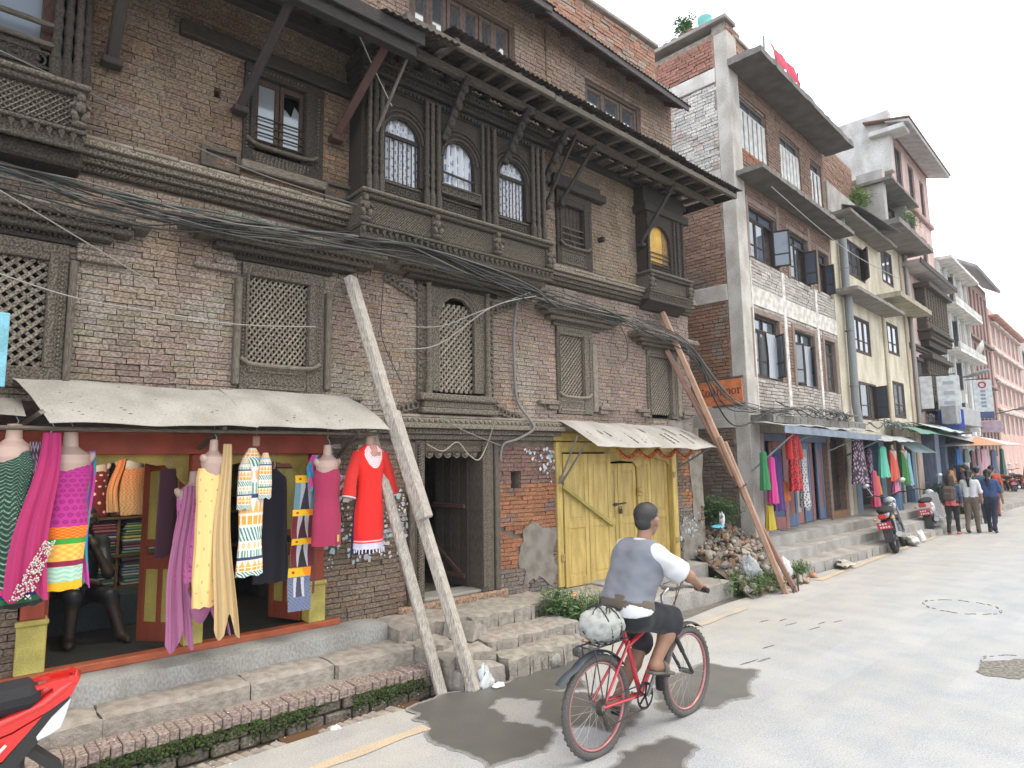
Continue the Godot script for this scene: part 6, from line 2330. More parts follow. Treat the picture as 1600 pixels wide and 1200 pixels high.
	b.span(19.93, 23.09, 9.35, 9.5, 0.001, 0.1, 0.02)
	put("string_course", b, M.plaster, H)
	ledge(H, "eave_slab", 19.9, 23.25, 7.2, 7.34, 0.002, 0.48, K(0.45, 0.43, 0.41), 421)
	b = mb(K(0.09, 0.075, 0.065))
	b.span(19.88, 23.27, 7.2, 7.36, 0.485, 0.51, 0.01)
	put("fascia_board", b, M.wood_x, H)
	b = mb(K(0.5, 0.49, 0.49))
	b.bar(Vector3(21.4, 11.28, 0.05), Vector3(21.4, 11.1, 0.62), 3.7, 0.08, Vector3(0, 1, 0.3), 0.01)
	put("sloping_eave", b, M.concrete, H)
	var k := 0
	while k < 20:
		b = mb(jit(K(0.3, 0.17, 0.13), 0.2))
		b.bar(Vector3(19.6 + k * 0.19, 11.42, -0.5), Vector3(19.6 + k * 0.19, 11.17, 0.65), 0.175, 0.05, Vector3(0, 1, 0.3), 0.01)
		put("roof_tile", b, M.earth, H)
		k += 1
	b = mb(K(0.55, 0.54, 0.52))
	b.span(19.7, 19.9, 9.9, 11.7, -4.0, 0.1, 0.02)
	b.span(19.55, 20.0, 10.95, 11.1, -0.4, 0.5, 0.02)
	put("gable_wall", b, M.plaster, H)
	ledge(H, "shop_ledge", 20.0, 23.4, 2.62, 2.78, 0.002, 0.5, K(0.2, 0.19, 0.18), 424)
	b = mb(K(0.03, 0.03, 0.035))  # near-black sheet that stands for shade behind the posts
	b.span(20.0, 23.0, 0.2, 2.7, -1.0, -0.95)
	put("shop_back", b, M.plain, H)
	for q in [[20.35, 20.7], [21.2, 21.4], [22.6, 23.0]]:
		b = mb(K(0.13, 0.17, 0.25))
		b.span(q[0], q[1], 0.2, 2.62, -0.1, 0.3, 0.01)
		put("shop_post", b, M.paint_y, H)
	var g := thing("sign_board", "long grey fascia sign box above the dark shop posts of the pink house", "sign", Vector3(21.8, 2.8, 0.7))
	b = mb(K(0.3, 0.3, 0.31))
	b.span(20.1, 23.7, 2.8, 3.3, 0.45, 0.8, 0.015)
	put("box", b, M.paint, g)
	b = mb(K(0.4, 0.55, 0.58))
	b.span(20.5, 20.8, 2.85, 3.2, 0.805, 0.812)
	put("emblem", b, M.plain, g)
	# white house with long balconies
	var wh := K(0.8, 0.79, 0.76)
	hs = []
	for y in [[6.9, 7.9], [5.45, 6.4], [4.0, 5.0], [3.0, 3.7]]:
		for q in [[23.3, 23.75], [24.0, 24.5], [24.75, 25.2], [25.45, 25.85]]:
			hs.append([q[0], q[1], y[0], y[1]])
	H = plain_house("white_house", "white plastered house with wide slab balconies and pale shutters", 23.12, 26.1, 8.3, 0.0, 5.0, hs, wh, "plaster")
	for q in hs:
		plain_window(H, "window", q[0], q[1], q[2], q[3], 0.0, K(0.35, 0.37, 0.38), 2, [[1, -70.0]] if int(q[0] * 10) % 3 == 0 else [], 0.0, K(0.2, 0.23, 0.24))
	for q in [[8.0, 0.45], [6.55, 0.45], [5.1, 0.45]]:
		ledge(H, "balcony_slab", 23.15, 26.2, q[0], q[0] + 0.12, 0.002, q[1], K(0.75, 0.74, 0.71), 431 + int(q[0]))
		if q[0] < 7:
			b = mb(K(0.6, 0.6, 0.58))
			b.span(23.2, 26.2, q[0] + 0.125, q[0] + 0.3, q[1] - 0.08, q[1] - 0.01, 0.01)
			put("balcony_rim", b, M.plaster, H)
	for x in [23.15, 23.85, 24.6, 25.3, 25.98]:
		b = mb(K(0.66, 0.66, 0.64))
		b.span(x, x + 0.07, 2.6, 7.99, 0.002, 0.1, 0.01)
		put("pilaster", b, M.plaster, H)
	b = mb(K(0.62, 0.6, 0.55))
	b.lathe(Vector3(25.4, 5.35, 0.5), [Vector2(0.02, 0.0), Vector2(0.2, 0.03), Vector2(0.34, 0.12)], 16, Basis(Vector3(1, 0, 0), -1.1))
	solo("satellite_dish", b, M.paint, "white satellite dish on the balcony edge of the white house", "dish")
	b = mb(K(0.62, 0.61, 0.58))
	b.span(23.15, 26.1, -0.1, 2.6, -1.2, -1.1)
	put("shop_back", b, M.plain, H)
	# brown brick house with rows of tall narrow windows
	hs = []
	for y in [[6.1, 7.9], [4.55, 5.85], [3.0, 4.3], [1.9, 2.75]]:
		for t in 6:
			hs.append([26.25 + t * 0.47, 26.5 + t * 0.47, y[0], y[1]])
	H = plain_house("brown_house", "brown brick house with rows of tall narrow windows under a grey tiled eave", 26.12, 29.05, 8.3, 0.0, 5.0, hs, K(0.35, 0.22, 0.19), "plaster")
	for q in hs:
		plain_window(H, "window", q[0], q[1], q[2], q[3], 0.0, K(0.12, 0.085, 0.08), 1, [], 0.0, K(0.13, 0.14, 0.16))
	for y in [5.95, 4.4, 2.85]:
		b = mb(K(0.26, 0.2, 0.18))
		b.span(26.13, 29.04, y, y + 0.09, 0.002, 0.12, 0.01)
		put("string_course", b, M.concrete, H)
	b = mb(K(0.34, 0.32, 0.33))
	b.bar(Vector3(27.6, 8.6, -0.1), Vector3(27.6, 8.25, 0.45), 3.2, 0.1, Vector3(0, 1, 0.3), 0.01)
	put("eave", b, M.concrete, H)
		# orange-pink office house at the bend
	hs = []
	for y in [[6.0, 6.7], [4.9, 5.6], [3.8, 4.5], [2.7, 3.4]]:
		for t in 6:
			hs.append([29.3 + t * 0.72, 29.75 + t * 0.72, y[0], y[1]])
	H = plain_house("orange_house", "orange and white office house of many windows at the far bend of the street", 29.08, 33.7, 7.3, 0.0, 8.0, hs, K(0.68, 0.45, 0.39), "plaster")
	for q in hs:
		plain_window(H, "window", q[0], q[1], q[2], q[3], 0.0, K(0.6, 0.58, 0.56), 3, [], 0.0, K(0.25, 0.27, 0.3))
		b = mb(K(0.62, 0.55, 0.52))
		b.span(q[0] - 0.06, q[1] + 0.06, q[3] + 0.04, q[3] + 0.13, 0.002, 0.15, 0.02)
		put("window_hood", b, M.plaster, H)
	for y in [3.6, 4.7, 5.8]:
		b = mb(K(0.7, 0.62, 0.58))
		b.span(29.1, 33.7, y - 0.06, y + 0.04, 0.002, 0.1, 0.02)
		put("white_band", b, M.plaster, H)
	b = mb(K(0.62, 0.36, 0.3))
	b.span(29.1, 33.75, 6.95, 7.05, 0.002, 0.3, 0.03)
	put("roof_slab", b, M.plaster, H)
	H = plain_house("pale_house", "pale house farthest along the street with a green tin roof room", 33.75, 40.0, 6.9, 0.0, 8.0, [[34.1, 34.8, 5.2, 6.2], [35.4, 36.1, 5.2, 6.2], [34.1, 34.8, 3.3, 4.4], [35.4, 36.1, 3.3, 4.4]], K(0.5, 0.46, 0.44), "plaster")
	for q in [[34.1, 34.8, 5.2, 6.2], [35.4, 36.1, 5.2, 6.2], [34.1, 34.8, 3.3, 4.4], [35.4, 36.1, 3.3, 4.4]]:
		plain_window(H, "window", q[0], q[1], q[2], q[3], 0.0, dk, 2, [], 0.0, gl)
	b = mb(K(0.2, 0.55, 0.5))
	b.span(34.0, 39.0, 6.9, 7.7, -4.0, -0.6, 0.03)
	put("tin_roof_room", b, M.tin, H)

# ---------- cloth
func noise1(a: float) -> float:
	return sin(a * 12.9898) * 0.5 + sin(a * 4.137 + 1.3) * 0.5

func cloth_prints() -> void:
	print_mat("zigzag", print_tex(128, 256, func(u, v):
		if v > 0.9:
			return [Color(0.7, 0.1, 0.35), Color(0.1, 0.1, 0.35), Color(0.1, 0.35, 0.2), Color(0.08, 0.12, 0.1)][int((v - 0.9) * 39.9)]
		var z := absf(fmod(u * 14.0 + 20.0, 1.0) - 0.5) * 2.0
		var t := fmod(v * 34.0 + z * 1.3 + 0.35 * sin(u * 60.0) + 10.0, 1.0)
		if t < 0.3: return Color(0.08, 0.13, 0.1)
		if t < 0.5: return Color(0.16, 0.36, 0.24)
		if t < 0.66: return Color(0.55, 0.66, 0.6)
		return Color(0.1, 0.2, 0.16)))
	print_mat("magenta", print_tex(128, 256, func(u, v):
		if v < 0.6:
			var a := fmod(u * 16.0 + (0.5 if int(v * 22.0) % 2 == 0 else 0.0), 1.0) - 0.5
			var b := fmod(v * 22.0, 1.0) - 0.5
			return Color(0.56, 0.09, 0.4) if absf(Vector2(a, b).length() - 0.22) < 0.12 else Color(0.7, 0.17, 0.52)
		if v < 0.68: return Color(0.93, 0.45 + 0.2 * sin(u * 90.0) * sin(v * 300.0), 0.1)
		if v < 0.72: return Color(0.25, 0.6, 0.2)
		if v < 0.83: return Color(0.94, 0.72 + 0.1 * sin(u * 70.0) * sin(v * 160.0), 0.32)
		if v < 0.86: return Color(0.55, 0.1, 0.25)
		if v < 0.95: return Color(0.6, 0.8, 0.7) if sin(v * 240.0 + sin(u * 60.0)) > 0.0 else Color(0.75, 0.86, 0.78)
		return Color(0.95, 0.72, 0.1)))
	print_mat("block_print", print_tex(128, 256, func(u, v):
		var k := int(v * 13.0)
		var w := fmod(v * 13.0, 1.0)
		var a := fmod(u * 12.0, 1.0)
		match k % 5:
			0: return Color(0.93, 0.88, 0.83) if absf(a - 0.5) > w * 0.5 else Color(0.92, 0.68, 0.35)
			1: return Color(0.92, 0.62, 0.25) if absf(a - 0.5) < 0.36 and absf(w - 0.5) < 0.3 else Color(0.93, 0.88, 0.8)
			2: return Color(0.25, 0.5, 0.48) if sin(u * 120.0 + w * 9.0) > 0.1 else Color(0.9, 0.9, 0.86)
			3: return Color(0.93, 0.9, 0.88) if Vector2(a - 0.5, w - 0.5).length() > 0.32 else Color(0.93, 0.75, 0.55)
		return Color(0.2, 0.25, 0.42) if w > 0.7 else (Color(0.35, 0.6, 0.5) if sin(u * 150.0) > 0.0 else Color(0.92, 0.9, 0.86))))
	print_mat("kurta_red", print_tex(256, 256, func(u, v):
		var c := Color(0.88, 0.13, 0.1)
		var x = (u - 0.25) * 4.0
		if v < 0.36:
			var r := absf(x)
			var in0 := 0.3 * sqrt(clampf(1.0 - v / 0.24, 0.0, 1.0)) if v < 0.24 else 0.0
			var out0 := 0.5 if v < 0.22 else 0.5 * sqrt(clampf(1.0 - (v - 0.22) / 0.14, 0.0, 1.0))
			if r < in0 - 0.04 and v < 0.2: return Color(0.72, 0.58, 0.53)
			if r < out0 and r >= in0 and v > 0.03:
				if sin(u * 300.0) * sin(v * 170.0) > -0.45: return Color(0.93, 0.87, 0.88)
		if v > 0.9:
			if v < 0.915: return Color(0.9, 0.75, 0.78)
			if v > 0.93: return Color(0.86, 0.84, 0.9) if sin(u * 300.0) * sin(v * 400.0) > -0.3 else Color(0.55, 0.55, 0.68)
		return c))
	print_mat("flowers_pink", print_tex(128, 256, func(u, v):
		var a := noise1(u * 9.0 + floor(v * 14.0)) + noise1(v * 21.0 + u * 6.0)
		return Color(0.68, 0.18, 0.35) if a > 0.85 else Color(0.8, 0.45, 0.68)))
	print_mat("motif_yellow", print_tex(128, 256, func(u, v):
		var a := fmod(u * 7.0 + (0.5 if int(v * 12.0) % 2 == 0 else 0.0), 1.0) - 0.5
		var b := fmod(v * 12.0, 1.0) - 0.5
		return Color(0.72, 0.62, 0.5) if a * a * 2.0 + b * b < 0.014 else Color(0.93, 0.77, 0.5)))
	print_mat("gold_work", print_tex(128, 256, func(u, v):
		var d = 0.15 + v * 0.75
		return Color(0.75, 0.66, 0.5) if sin(u * 140.0 + 9.0 * sin(v * 30.0)) * sin(v * 110.0) > 1.0 - d * 1.4 else Color(0.8, 0.42, 0.22)))
	print_mat("maroon_dots", print_tex(128, 256, func(u, v):
		var a := fmod(u * 8.0 + (0.5 if int(v * 9.0) % 2 == 0 else 0.0), 1.0) - 0.5
		var b := fmod(v * 9.0, 1.0) - 0.5
		return Color(0.85, 0.72, 0.6) if a * a + b * b < 0.03 else Color(0.4, 0.07, 0.09)))
	print_mat("tie_dye", print_tex(64, 128, func(u, v):
		var t := sin(v * 9.0 + sin(u * 5.0) * 1.5)
		return Color(0.75, 0.25, 0.6) if t > 0.2 else (Color(0.1, 0.62, 0.55) if t > -0.6 else Color(0.2, 0.5, 0.75))))
	print_mat("dark_floral", print_tex(128, 128, func(u, v):
		var a := sin(u * 61.0 + 2.0 * sin(v * 23.0)) * sin(v * 57.0 + 1.7 * sin(u * 31.0))
		return Color(0.62, 0.52, 0.58) if a > 0.35 else (Color(0.35, 0.25, 0.32) if a > 0.05 else Color(0.13, 0.1, 0.14))))
	print_mat("red_floral", print_tex(128, 256, func(u, v):
		if u > 0.02 and v < 0.06: return Color(0.78, 0.07, 0.08)
		var a := sin(u * 70.0 + 2.0 * sin(v * 40.0)) * sin(v * 93.0 + 1.7 * sin(u * 31.0))
		return Color(0.2, 0.05, 0.07) if a > 0.15 else Color(0.68, 0.07, 0.09)))
	print_mat("grey_floral", print_tex(128, 256, func(u, v):
		var a := sin(u * 50.0 + 2.0 * sin(v * 23.0)) * sin(v * 77.0)
		return Color(0.3, 0.32, 0.36) if a > 0.3 else Color(0.68, 0.66, 0.66)))
	print_mat("packet", print_tex(64, 256, func(u, v):
		var k := fmod(v * 4.0, 1.0)
		var row := int(v * 4.0)
		if k < 0.22:
			return Color(0.72, 0.12, 0.1) if Vector2((u - 0.22) * 1.0, (k - 0.11) * 2.0).length() < 0.07 else (Color(0.93, 0.55, 0.1) if u > 0.55 + k else Color(0.9, 0.72, 0.12))
		if row == 3:
			if u > 0.25 and u < 0.72 and k < 0.68 and k > 0.24:
				return Color(0.25, 0.26, 0.35) if absf(u - 0.48) < 0.05 + k * 0.14 else Color(0.75, 0.74, 0.74)
			return Color(0.62, 0.66, 0.75) if sin((u + v * 3.0) * 110.0) > 0.2 else Color(0.16, 0.19, 0.33)
		if u > 0.25 and u < 0.75:
			return [Color(0.2, 0.2, 0.25), Color(0.25, 0.1, 0.12), Color(0.15, 0.12, 0.13), Color(0.2, 0.2, 0.2)][row] if absf(u - 0.5) < 0.05 + 0.12 * maxf(k - 0.35, 0.0) * 2.0 else Color(0.66, 0.66, 0.68)
		return [Color(0.4, 0.55, 0.6), Color(0.42, 0.1, 0.14), Color(0.36, 0.08, 0.12), Color(0.2, 0.2, 0.3)][row]))

func rows_at(rows: Array, v: float) -> Array:
	var t := v * (rows.size() - 1)
	var i := mini(int(t), rows.size() - 2)
	var f := t - i
	var a: Array = rows[i]
	var b: Array = rows[i + 1]
	var out: Array = []
	for k in a.size():
		out.append(lerpf(a[k], b[k], f))
	return out

func garment(at: Vector3, rows: Array, folds: int, amp: float, turn := 0.0, c := Color(1, 1, 1), wob := 0.0) -> MB:
	# closed cloth tube; rows from top to hem: [y, half width, half depth]
	var b := mb(c)
	var B := Basis(Vector3.UP, turn)
	b.sheet(56, 30, func(u, v):
		var r := rows_at(rows, v)
		var a: float = u * TAU
		var f = 1.0 + amp * 1.7 * v * (sin(a * folds + sin(v * 3.0) * 0.6) + 0.5 * sin(a * (folds * 2 - 3) + 1.0)) + 0.012 * sin(v * 26.0 + a * 2.0) * v + 0.09 * (0.3 + 0.7 * v) * blot.get_noise_3d(cos(a) * 2.2 + at.x * 7.0, v * 2.4, sin(a) * 2.2)
		return at + B * Vector3(cos(a) * r[1] * f + wob * sin(v * 5.0), r[0] + (0.02 * sin(a * folds) * amp * 8.0 if v > 0.98 else 0.0), sin(a) * r[2] * f * 0.85), 0.003)
	return b

func drape(p0: Vector3, p1: Vector3, w0: float, w1: float, side: Vector3, waves: float, amp: float, c := Color(1, 1, 1), jag := 0.0) -> MB:
	# a hanging length of cloth from p0 down to p1
	var b := mb(c)
	var s := side.normalized()
	var out := s.cross(Vector3.UP).normalized()
	b.sheet(26, 36, func(u, v):
		var w := lerpf(w0, w1, v)
		var g = 0.3 + 0.7 * v
		return p0.lerp(p1, v) + s * ((u - 0.5) * w + 0.02 * sin(v * 6.0 + p0.x)) + out * amp * g * (sin(u * waves * TAU + v * 2.0 + p0.x * 7.0) + 0.4 * sin(u * waves * 2.7 * TAU + 1.0)) + Vector3(0, -jag * v * v * absf(sin(u * 4.2 + 0.6)), 0), 0.0025)
	return b

func bust(at: Vector3, s := 1.0, turn := 0.0, c := Color(0.5, 0.35, 0.29), deep := 0.0) -> MB:
	# headless shop form: hips to shoulders, stub arms and neck
	var b := mb(c)
	var B := Basis(Vector3.UP, turn)
	b.lathe(at, [Vector2(0.0, -0.34 - deep), Vector2(0.07, -0.33 - deep), Vector2(0.09, -0.28), Vector2(0.11, -0.2), Vector2(0.13, -0.12), Vector2(0.13, -0.06), Vector2(0.07, -0.02), Vector2(0.05, 0.0), Vector2(0.045, 0.07), Vector2(0.042, 0.1), Vector2(0.0, 0.105)].map(func(p): return p * s), 20, B, Vector2(1.0, 0.66))
	for d in [-1.0, 1.0]:
		b.ell(at + B * Vector3(d * 0.125 * s, -0.08 * s, 0), Vector3(0.032, 0.05, 0.038) * s, B * Basis(Z3, -d * 0.5), 10)
	return b

func hook(parent: Node3D, at: Vector3, top: float) -> void:
	var b := mb(K(0.3, 0.3, 0.3))
	b.tube(PackedVector3Array([Vector3(at.x, top, at.z), at + Vector3(0, 0.06, 0), at + Vector3(0.02, 0.02, 0), at + Vector3(0.0, -0.02, 0)]), 0.004, 5)
	put("hook", b, M.metal, parent)

func left_shop() -> void:
	cloth_prints()
	var o: Node3D
	var b: MB
	# green patterned dress with pink scarf
	o = thing("dress_form", "headless form in a long green zigzag patterned dress with dark striped hem", "dress form", Vector3(0.31, 1.1, 0.52), "dresses hung before the left shop")
	put("torso", bust(Vector3(0.31, 2.2, 0.52), 1.0, 0.3), M.skin, o)
	put("dress", garment(Vector3(0.31, 0, 0.52), [[2.12, 0.125, 0.09], [2.0, 0.16, 0.11], [1.84, 0.13, 0.1], [1.6, 0.17, 0.13], [1.35, 0.19, 0.14], [1.1, 0.2, 0.15]], 9, 0.05), M.zigzag, o)
	put("blue_scarf", drape(Vector3(0.17, 2.2, 0.58), Vector3(0.14, 1.75, 0.62), 0.08, 0.09, Vector3(1, 0, 0.3), 1.5, 0.015, K(0.05, 0.045, 0.16)), M.cloth, o)
	hook(o, Vector3(0.31, 2.3, 0.52), 2.4)
	o = thing("scarf", "long pink scarf with white embroidered edge hung beside the green zigzag dress", "scarf", Vector3(0.45, 1.2, 0.66), "dresses hung before the left shop")
	put("cloth", drape(Vector3(0.5, 2.24, 0.62), Vector3(0.42, 1.24, 0.68), 0.1, 0.24, Vector3(1, 0, 0.15), 2.5, 0.018, K(0.5, 0.03, 0.15), 0.1), M.cloth, o)
	b = mb()
	for k in 330:
		var t := rng.randf()
		b.col = K(0.6, 0.5, 0.42) if k % 3 else K(0.5, 0.5, 0.5)
		var y := lerpf(1.52, 1.16, t)
		b.ell(Vector3(lerpf(0.53, 0.36, t) + rng.randf_range(-0.03, 0.03 + 0.06 * t), y, 0.7 + rng.randf() * 0.006), Vector3(0.006, 0.007, 0.002) * rng.randf_range(0.6, 1.3), Basis(), 5)
	put("embroidery", b, M.plain, o)
	hook(o, Vector3(0.5, 2.26, 0.62), 2.4)
	b = mb(K(0.03, 0.03, 0.035))
	o = thing("scarf", "black and white chequered scarf between the green dress and the pink scarf", "scarf", Vector3(0.42, 1.3, 0.56), "dresses hung before the left shop")
	put("cloth", drape(Vector3(0.43, 2.18, 0.58), Vector3(0.44, 1.3, 0.6), 0.09, 0.14, Vector3(1, 0, 0.2), 1.5, 0.014), M.dark_floral, o)
	# magenta dress
	o = thing("dress_form", "headless form in a magenta wrap dress with orange, green and yellow bands at the hem", "dress form", Vector3(0.63, 1.17, 0.52), "dresses hung before the left shop")
	put("torso", bust(Vector3(0.63, 2.15, 0.52), 1.0, 0.2), M.skin, o)
	put("dress", garment(Vector3(0.62, 0, 0.52), [[2.03, 0.125, 0.085], [1.95, 0.145, 0.1], [1.8, 0.125, 0.095], [1.6, 0.14, 0.11], [1.4, 0.125, 0.1], [1.17, 0.12, 0.09]], 7, 0.03), M.magenta, o)
	put("scarf", drape(Vector3(0.75, 2.12, 0.48), Vector3(0.75, 1.2, 0.5), 0.05, 0.1, Vector3(1, 0, -0.3), 1.5, 0.02, Color(1, 1, 1), 0.05), M.tie_dye, o)
	hook(o, Vector3(0.63, 2.25, 0.52), 2.4)
	# pink flowered set, on the middle post
	o = thing("dress_form", "headless form in a pink flowered dress with a sheer pink scarf trailing low", "dress form", Vector3(1.52, 0.6, 0.3), "dresses hung before the left shop")
	put("torso", bust(Vector3(1.52, 1.86, 0.28), 0.95, 0.1), M.skin, o)
	put("dress", garment(Vector3(1.53, 0, 0.28), [[1.84, 0.07, 0.06], [1.78, 0.14, 0.09], [1.6, 0.125, 0.1], [1.4, 0.15, 0.11], [1.2, 0.16, 0.12], [1.08, 0.16, 0.12]], 8, 0.04), M.flowers_pink, o)
	put("scarf", drape(Vector3(1.44, 1.84, 0.36), Vector3(1.42, 0.72, 0.36), 0.08, 0.2, Vector3(1, 0, 0.1), 2.5, 0.018, K(0.55, 0.2, 0.38), 0.16), M.thin_cloth, o)
	put("scarf", drape(Vector3(1.62, 1.3, 0.36), Vector3(1.75, 0.74, 0.36), 0.16, 0.1, Vector3(1, 0, 0.1), 2.0, 0.02, K(0.55, 0.2, 0.38), 0.12), M.thin_cloth, o)
	b = mb(K(0.55, 0.2, 0.38))
	b.sheet(22, 12, func(u, v): 
		var x := lerpf(1.46, 1.68, u)
		return Vector3(x, 1.06 - 0.22 * sin(u * PI) * (0.4 + 0.6 * v) - v * 0.08, 0.4 + 0.05 * sin(v * 3.0)), 0.0025)
	put("scarf", b, M.thin_cloth, o)
	# yellow dress with scarf
	o = thing("dress_form", "headless form in a pale yellow dress with a long apricot scarf over its shoulder", "dress form", Vector3(1.6, 0.7, 0.55), "dresses hung before the left shop")
	put("torso", bust(Vector3(1.58, 2.12, 0.55), 0.85, 0.6), M.skin, o)
	put("dress", garment(Vector3(1.56, 0, 0.55), [[1.98, 0.095, 0.075], [1.9, 0.11, 0.08], [1.7, 0.1, 0.08], [1.4, 0.1, 0.08], [1.1, 0.11, 0.08], [0.92, 0.1, 0.075]], 7, 0.05, 0.3), M.motif_yellow, o)
	put("scarf", drape(Vector3(1.65, 2.17, 0.6), Vector3(1.68, 0.86, 0.64), 0.06, 0.19, Vector3(1, 0, 0.1), 3.0, 0.016, K(0.74, 0.53, 0.27), 0.2), M.thin_cloth, o)
	hook(o, Vector3(1.58, 2.2, 0.55), 2.4)
	# block printed kurta
	o = thing("kurta", "orange and teal block printed kurta hung folded under the tin awning", "kurta", Vector3(1.93, 1.1, 0.5), "dresses hung before the left shop")
	put("cloth", garment(Vector3(1.9, 0, 0.5), [[2.14, 0.03, 0.03], [2.04, 0.1, 0.045], [1.7, 0.11, 0.05], [1.4, 0.095, 0.045], [1.2, 0.11, 0.05], [1.1, 0.115, 0.05]], 5, 0.05, 0.2), M.block_print, o)
	put("sleeve", garment(Vector3(2.0, 0, 0.53), [[2.1, 0.02, 0.03], [2.02, 0.05, 0.05], [1.85, 0.055, 0.045], [1.72, 0.05, 0.04]], 5, 0.05), M.block_print, o)
	put("sleeve", garment(Vector3(1.83, 0, 0.54), [[2.06, 0.02, 0.03], [1.98, 0.05, 0.05], [1.8, 0.055, 0.045], [1.64, 0.055, 0.04]], 5, 0.05), M.block_print, o)
	b = mb(K(0.3, 0.16, 0.1))
	b.box(Vector3(1.93, 2.2, 0.5), Vector3(0.06, 0.09, 0.02), Basis(), 0.006)
	put("tag", b, M.plain, o)
	hook(o, Vector3(1.93, 2.2, 0.5), 2.4)
	# navy set inside the right bay
	o = thing("kurta", "dark navy outfit hung in the right bay of the shop", "kurta", Vector3(2.18, 1.0, 0.05), "dresses hung before the left shop")
	put("cloth", garment(Vector3(2.24, 0, 0.08), [[1.96, 0.03, 0.03], [1.88, 0.12, 0.06], [1.5, 0.13, 0.07], [1.2, 0.14, 0.07], [0.95, 0.15, 0.08]], 7, 0.05, 0.0, K(0.022, 0.02, 0.035)), M.cloth, o)
	hook(o, Vector3(2.24, 1.98, 0.08), 2.1)
	# strip of packed cloth
	o = thing("packet_strip", "hanging strip of packed dress cloth with yellow header cards and a striped piece below", "packets", Vector3(2.38, 0.72, 0.4))
	for k in 4:
		b = mb()
		var y1: float = [1.9, 1.6, 1.35, 1.1][k]
		var y0: float = [1.6, 1.35, 1.1, 0.73][k]
		var xo: float = [0.02, 0.0, 0.0, -0.02][k]
		b.sheet(6, 8, func(u, v): return Vector3(2.3 + xo + u * 0.2, lerpf(y1, y0, v), 0.38 + 0.012 * sin(v * 5.0 + k) + 0.01 * u), 0.012)
		for i in b.w.size():
			b.w[i] = Vector2(b.w[i].x, (b.w[i].y + k) / 4.0)
		put("packet", b, M.packet, o)
	b = mb(K(0.16, 0.04, 0.045))
	b.sheet(4, 16, func(u, v): return Vector3(2.51 + u * 0.03, lerpf(2.0, 0.85, v), 0.36 - 0.03 * u + 0.01 * sin(v * 9.0)), 0.004)
	put("ribbon", b, M.cloth, o)
	# crimson dress
	o = thing("dress_form", "headless form in a plain crimson strapless dress with a small gold label", "dress form", Vector3(2.57, 1.28, 0.5), "dresses hung before the left shop")
	put("torso", bust(Vector3(2.57, 2.08, 0.5), 0.88, 0.2), M.skin, o)
	put("dress", garment(Vector3(2.57, 0, 0.5), [[1.95, 0.11, 0.08], [1.86, 0.128, 0.09], [1.7, 0.112, 0.085], [1.5, 0.132, 0.1], [1.28, 0.13, 0.095]], 5, 0.02, 0.0, K(0.42, 0.035, 0.1)), M.cloth, o)
	put("scarf", drape(Vector3(2.46, 2.08, 0.46), Vector3(2.44, 1.75, 0.46), 0.06, 0.07, Vector3(1, 0, 0.4), 1.0, 0.015), M.tie_dye, o)
	put("scarf", drape(Vector3(2.66, 2.08, 0.46), Vector3(2.69, 1.8, 0.44), 0.05, 0.05, Vector3(1, 0, -0.4), 1.0, 0.015, K(0.06, 0.05, 0.14)), M.cloth, o)
	b = mb(K(0.6, 0.42, 0.12))
	b.box(Vector3(2.65, 1.34, 0.575), Vector3(0.035, 0.06, 0.003), Basis(Vector3.UP, 0.6))
	put("label_card", b, M.plain, o)
	hook(o, Vector3(2.57, 2.17, 0.5), 2.4)
	# red kurta with white bib
	o = thing("dress_form", "form in a bright red kurta with white embroidered bib and lace hem", "dress form", Vector3(2.97, 1.2, 0.55), "dresses hung before the left shop")
	put("torso", bust(Vector3(2.97, 2.16, 0.55), 0.95, 0.05, K(0.42, 0.27, 0.2)), M.skin, o)
	put("dress", garment(Vector3(2.97, 0, 0.55), [[2.17, 0.07, 0.055], [2.12, 0.135, 0.09], [1.98, 0.15, 0.105], [1.8, 0.125, 0.1], [1.55, 0.145, 0.11], [1.35, 0.145, 0.115], [1.22, 0.145, 0.115]], 6, 0.025, 0.12), M.kurta_red, o)
	for s in [-1.0, 1.0]:
		b = mb()
		var p := PackedVector3Array(); var R: Array = []
		for k in 9:
			var t := k / 8.0
			p.append(Vector3(2.97 + s * (0.12 + 0.1 * t + 0.02 * sin(t * 3.0)), 2.1 - 0.4 * t, 0.55 + 0.03 * t))
			R.append(lerpf(0.05, 0.062, t) * (1.0 + 0.04 * sin(k * 2.0)))
		b.col = K(0.74, 0.03, 0.022)
		b.tube(p, R, 14, false)
		b.col = K(0.75, 0.6, 0.6)
		b.tube(PackedVector3Array([p[8], p[8] + Vector3(s * 0.003, -0.012, 0.001)]), 0.0635, 14, false)
		put("sleeve", b, M.cloth, o)
	b = mb(K(0.7, 0.7, 0.75))
	for k in 26:
		var a := TAU * k / 26
		b.rod(Vector3(2.97 + cos(a) * 0.142, 1.225, 0.55 + sin(a) * 0.113), Vector3(2.97 + cos(a) * 0.145, 1.195 - 0.008 * (k % 3), 0.55 + sin(a) * 0.116), 0.006, 5)
	put("lace_hem", b, M.plain, o)
	put("trousers", garment(Vector3(2.93, 0, 0.5), [[1.8, 0.07, 0.05], [1.5, 0.1, 0.06], [1.17, 0.12, 0.06]], 5, 0.04, 0.0, K(0.03, 0.03, 0.1)), M.cloth, o)
	hook(o, Vector3(2.97, 2.25, 0.55), 2.4)
	# things inside
	o = thing("shelf_unit", "wooden shelf unit along the back of the clothes shop", "shelf", Vector3(1.6, 0.78, -1.8))
	for y in [0.8, 1.12, 1.5]:
		b = mb(K(0.16, 0.085, 0.04))  # boards darkened for the shade at the back of the shop
		b.span(0.75, 2.78, y - 0.03, y, -2.18, -1.62, 0.004)
		put("shelf_board", b, M.wood_x, o)
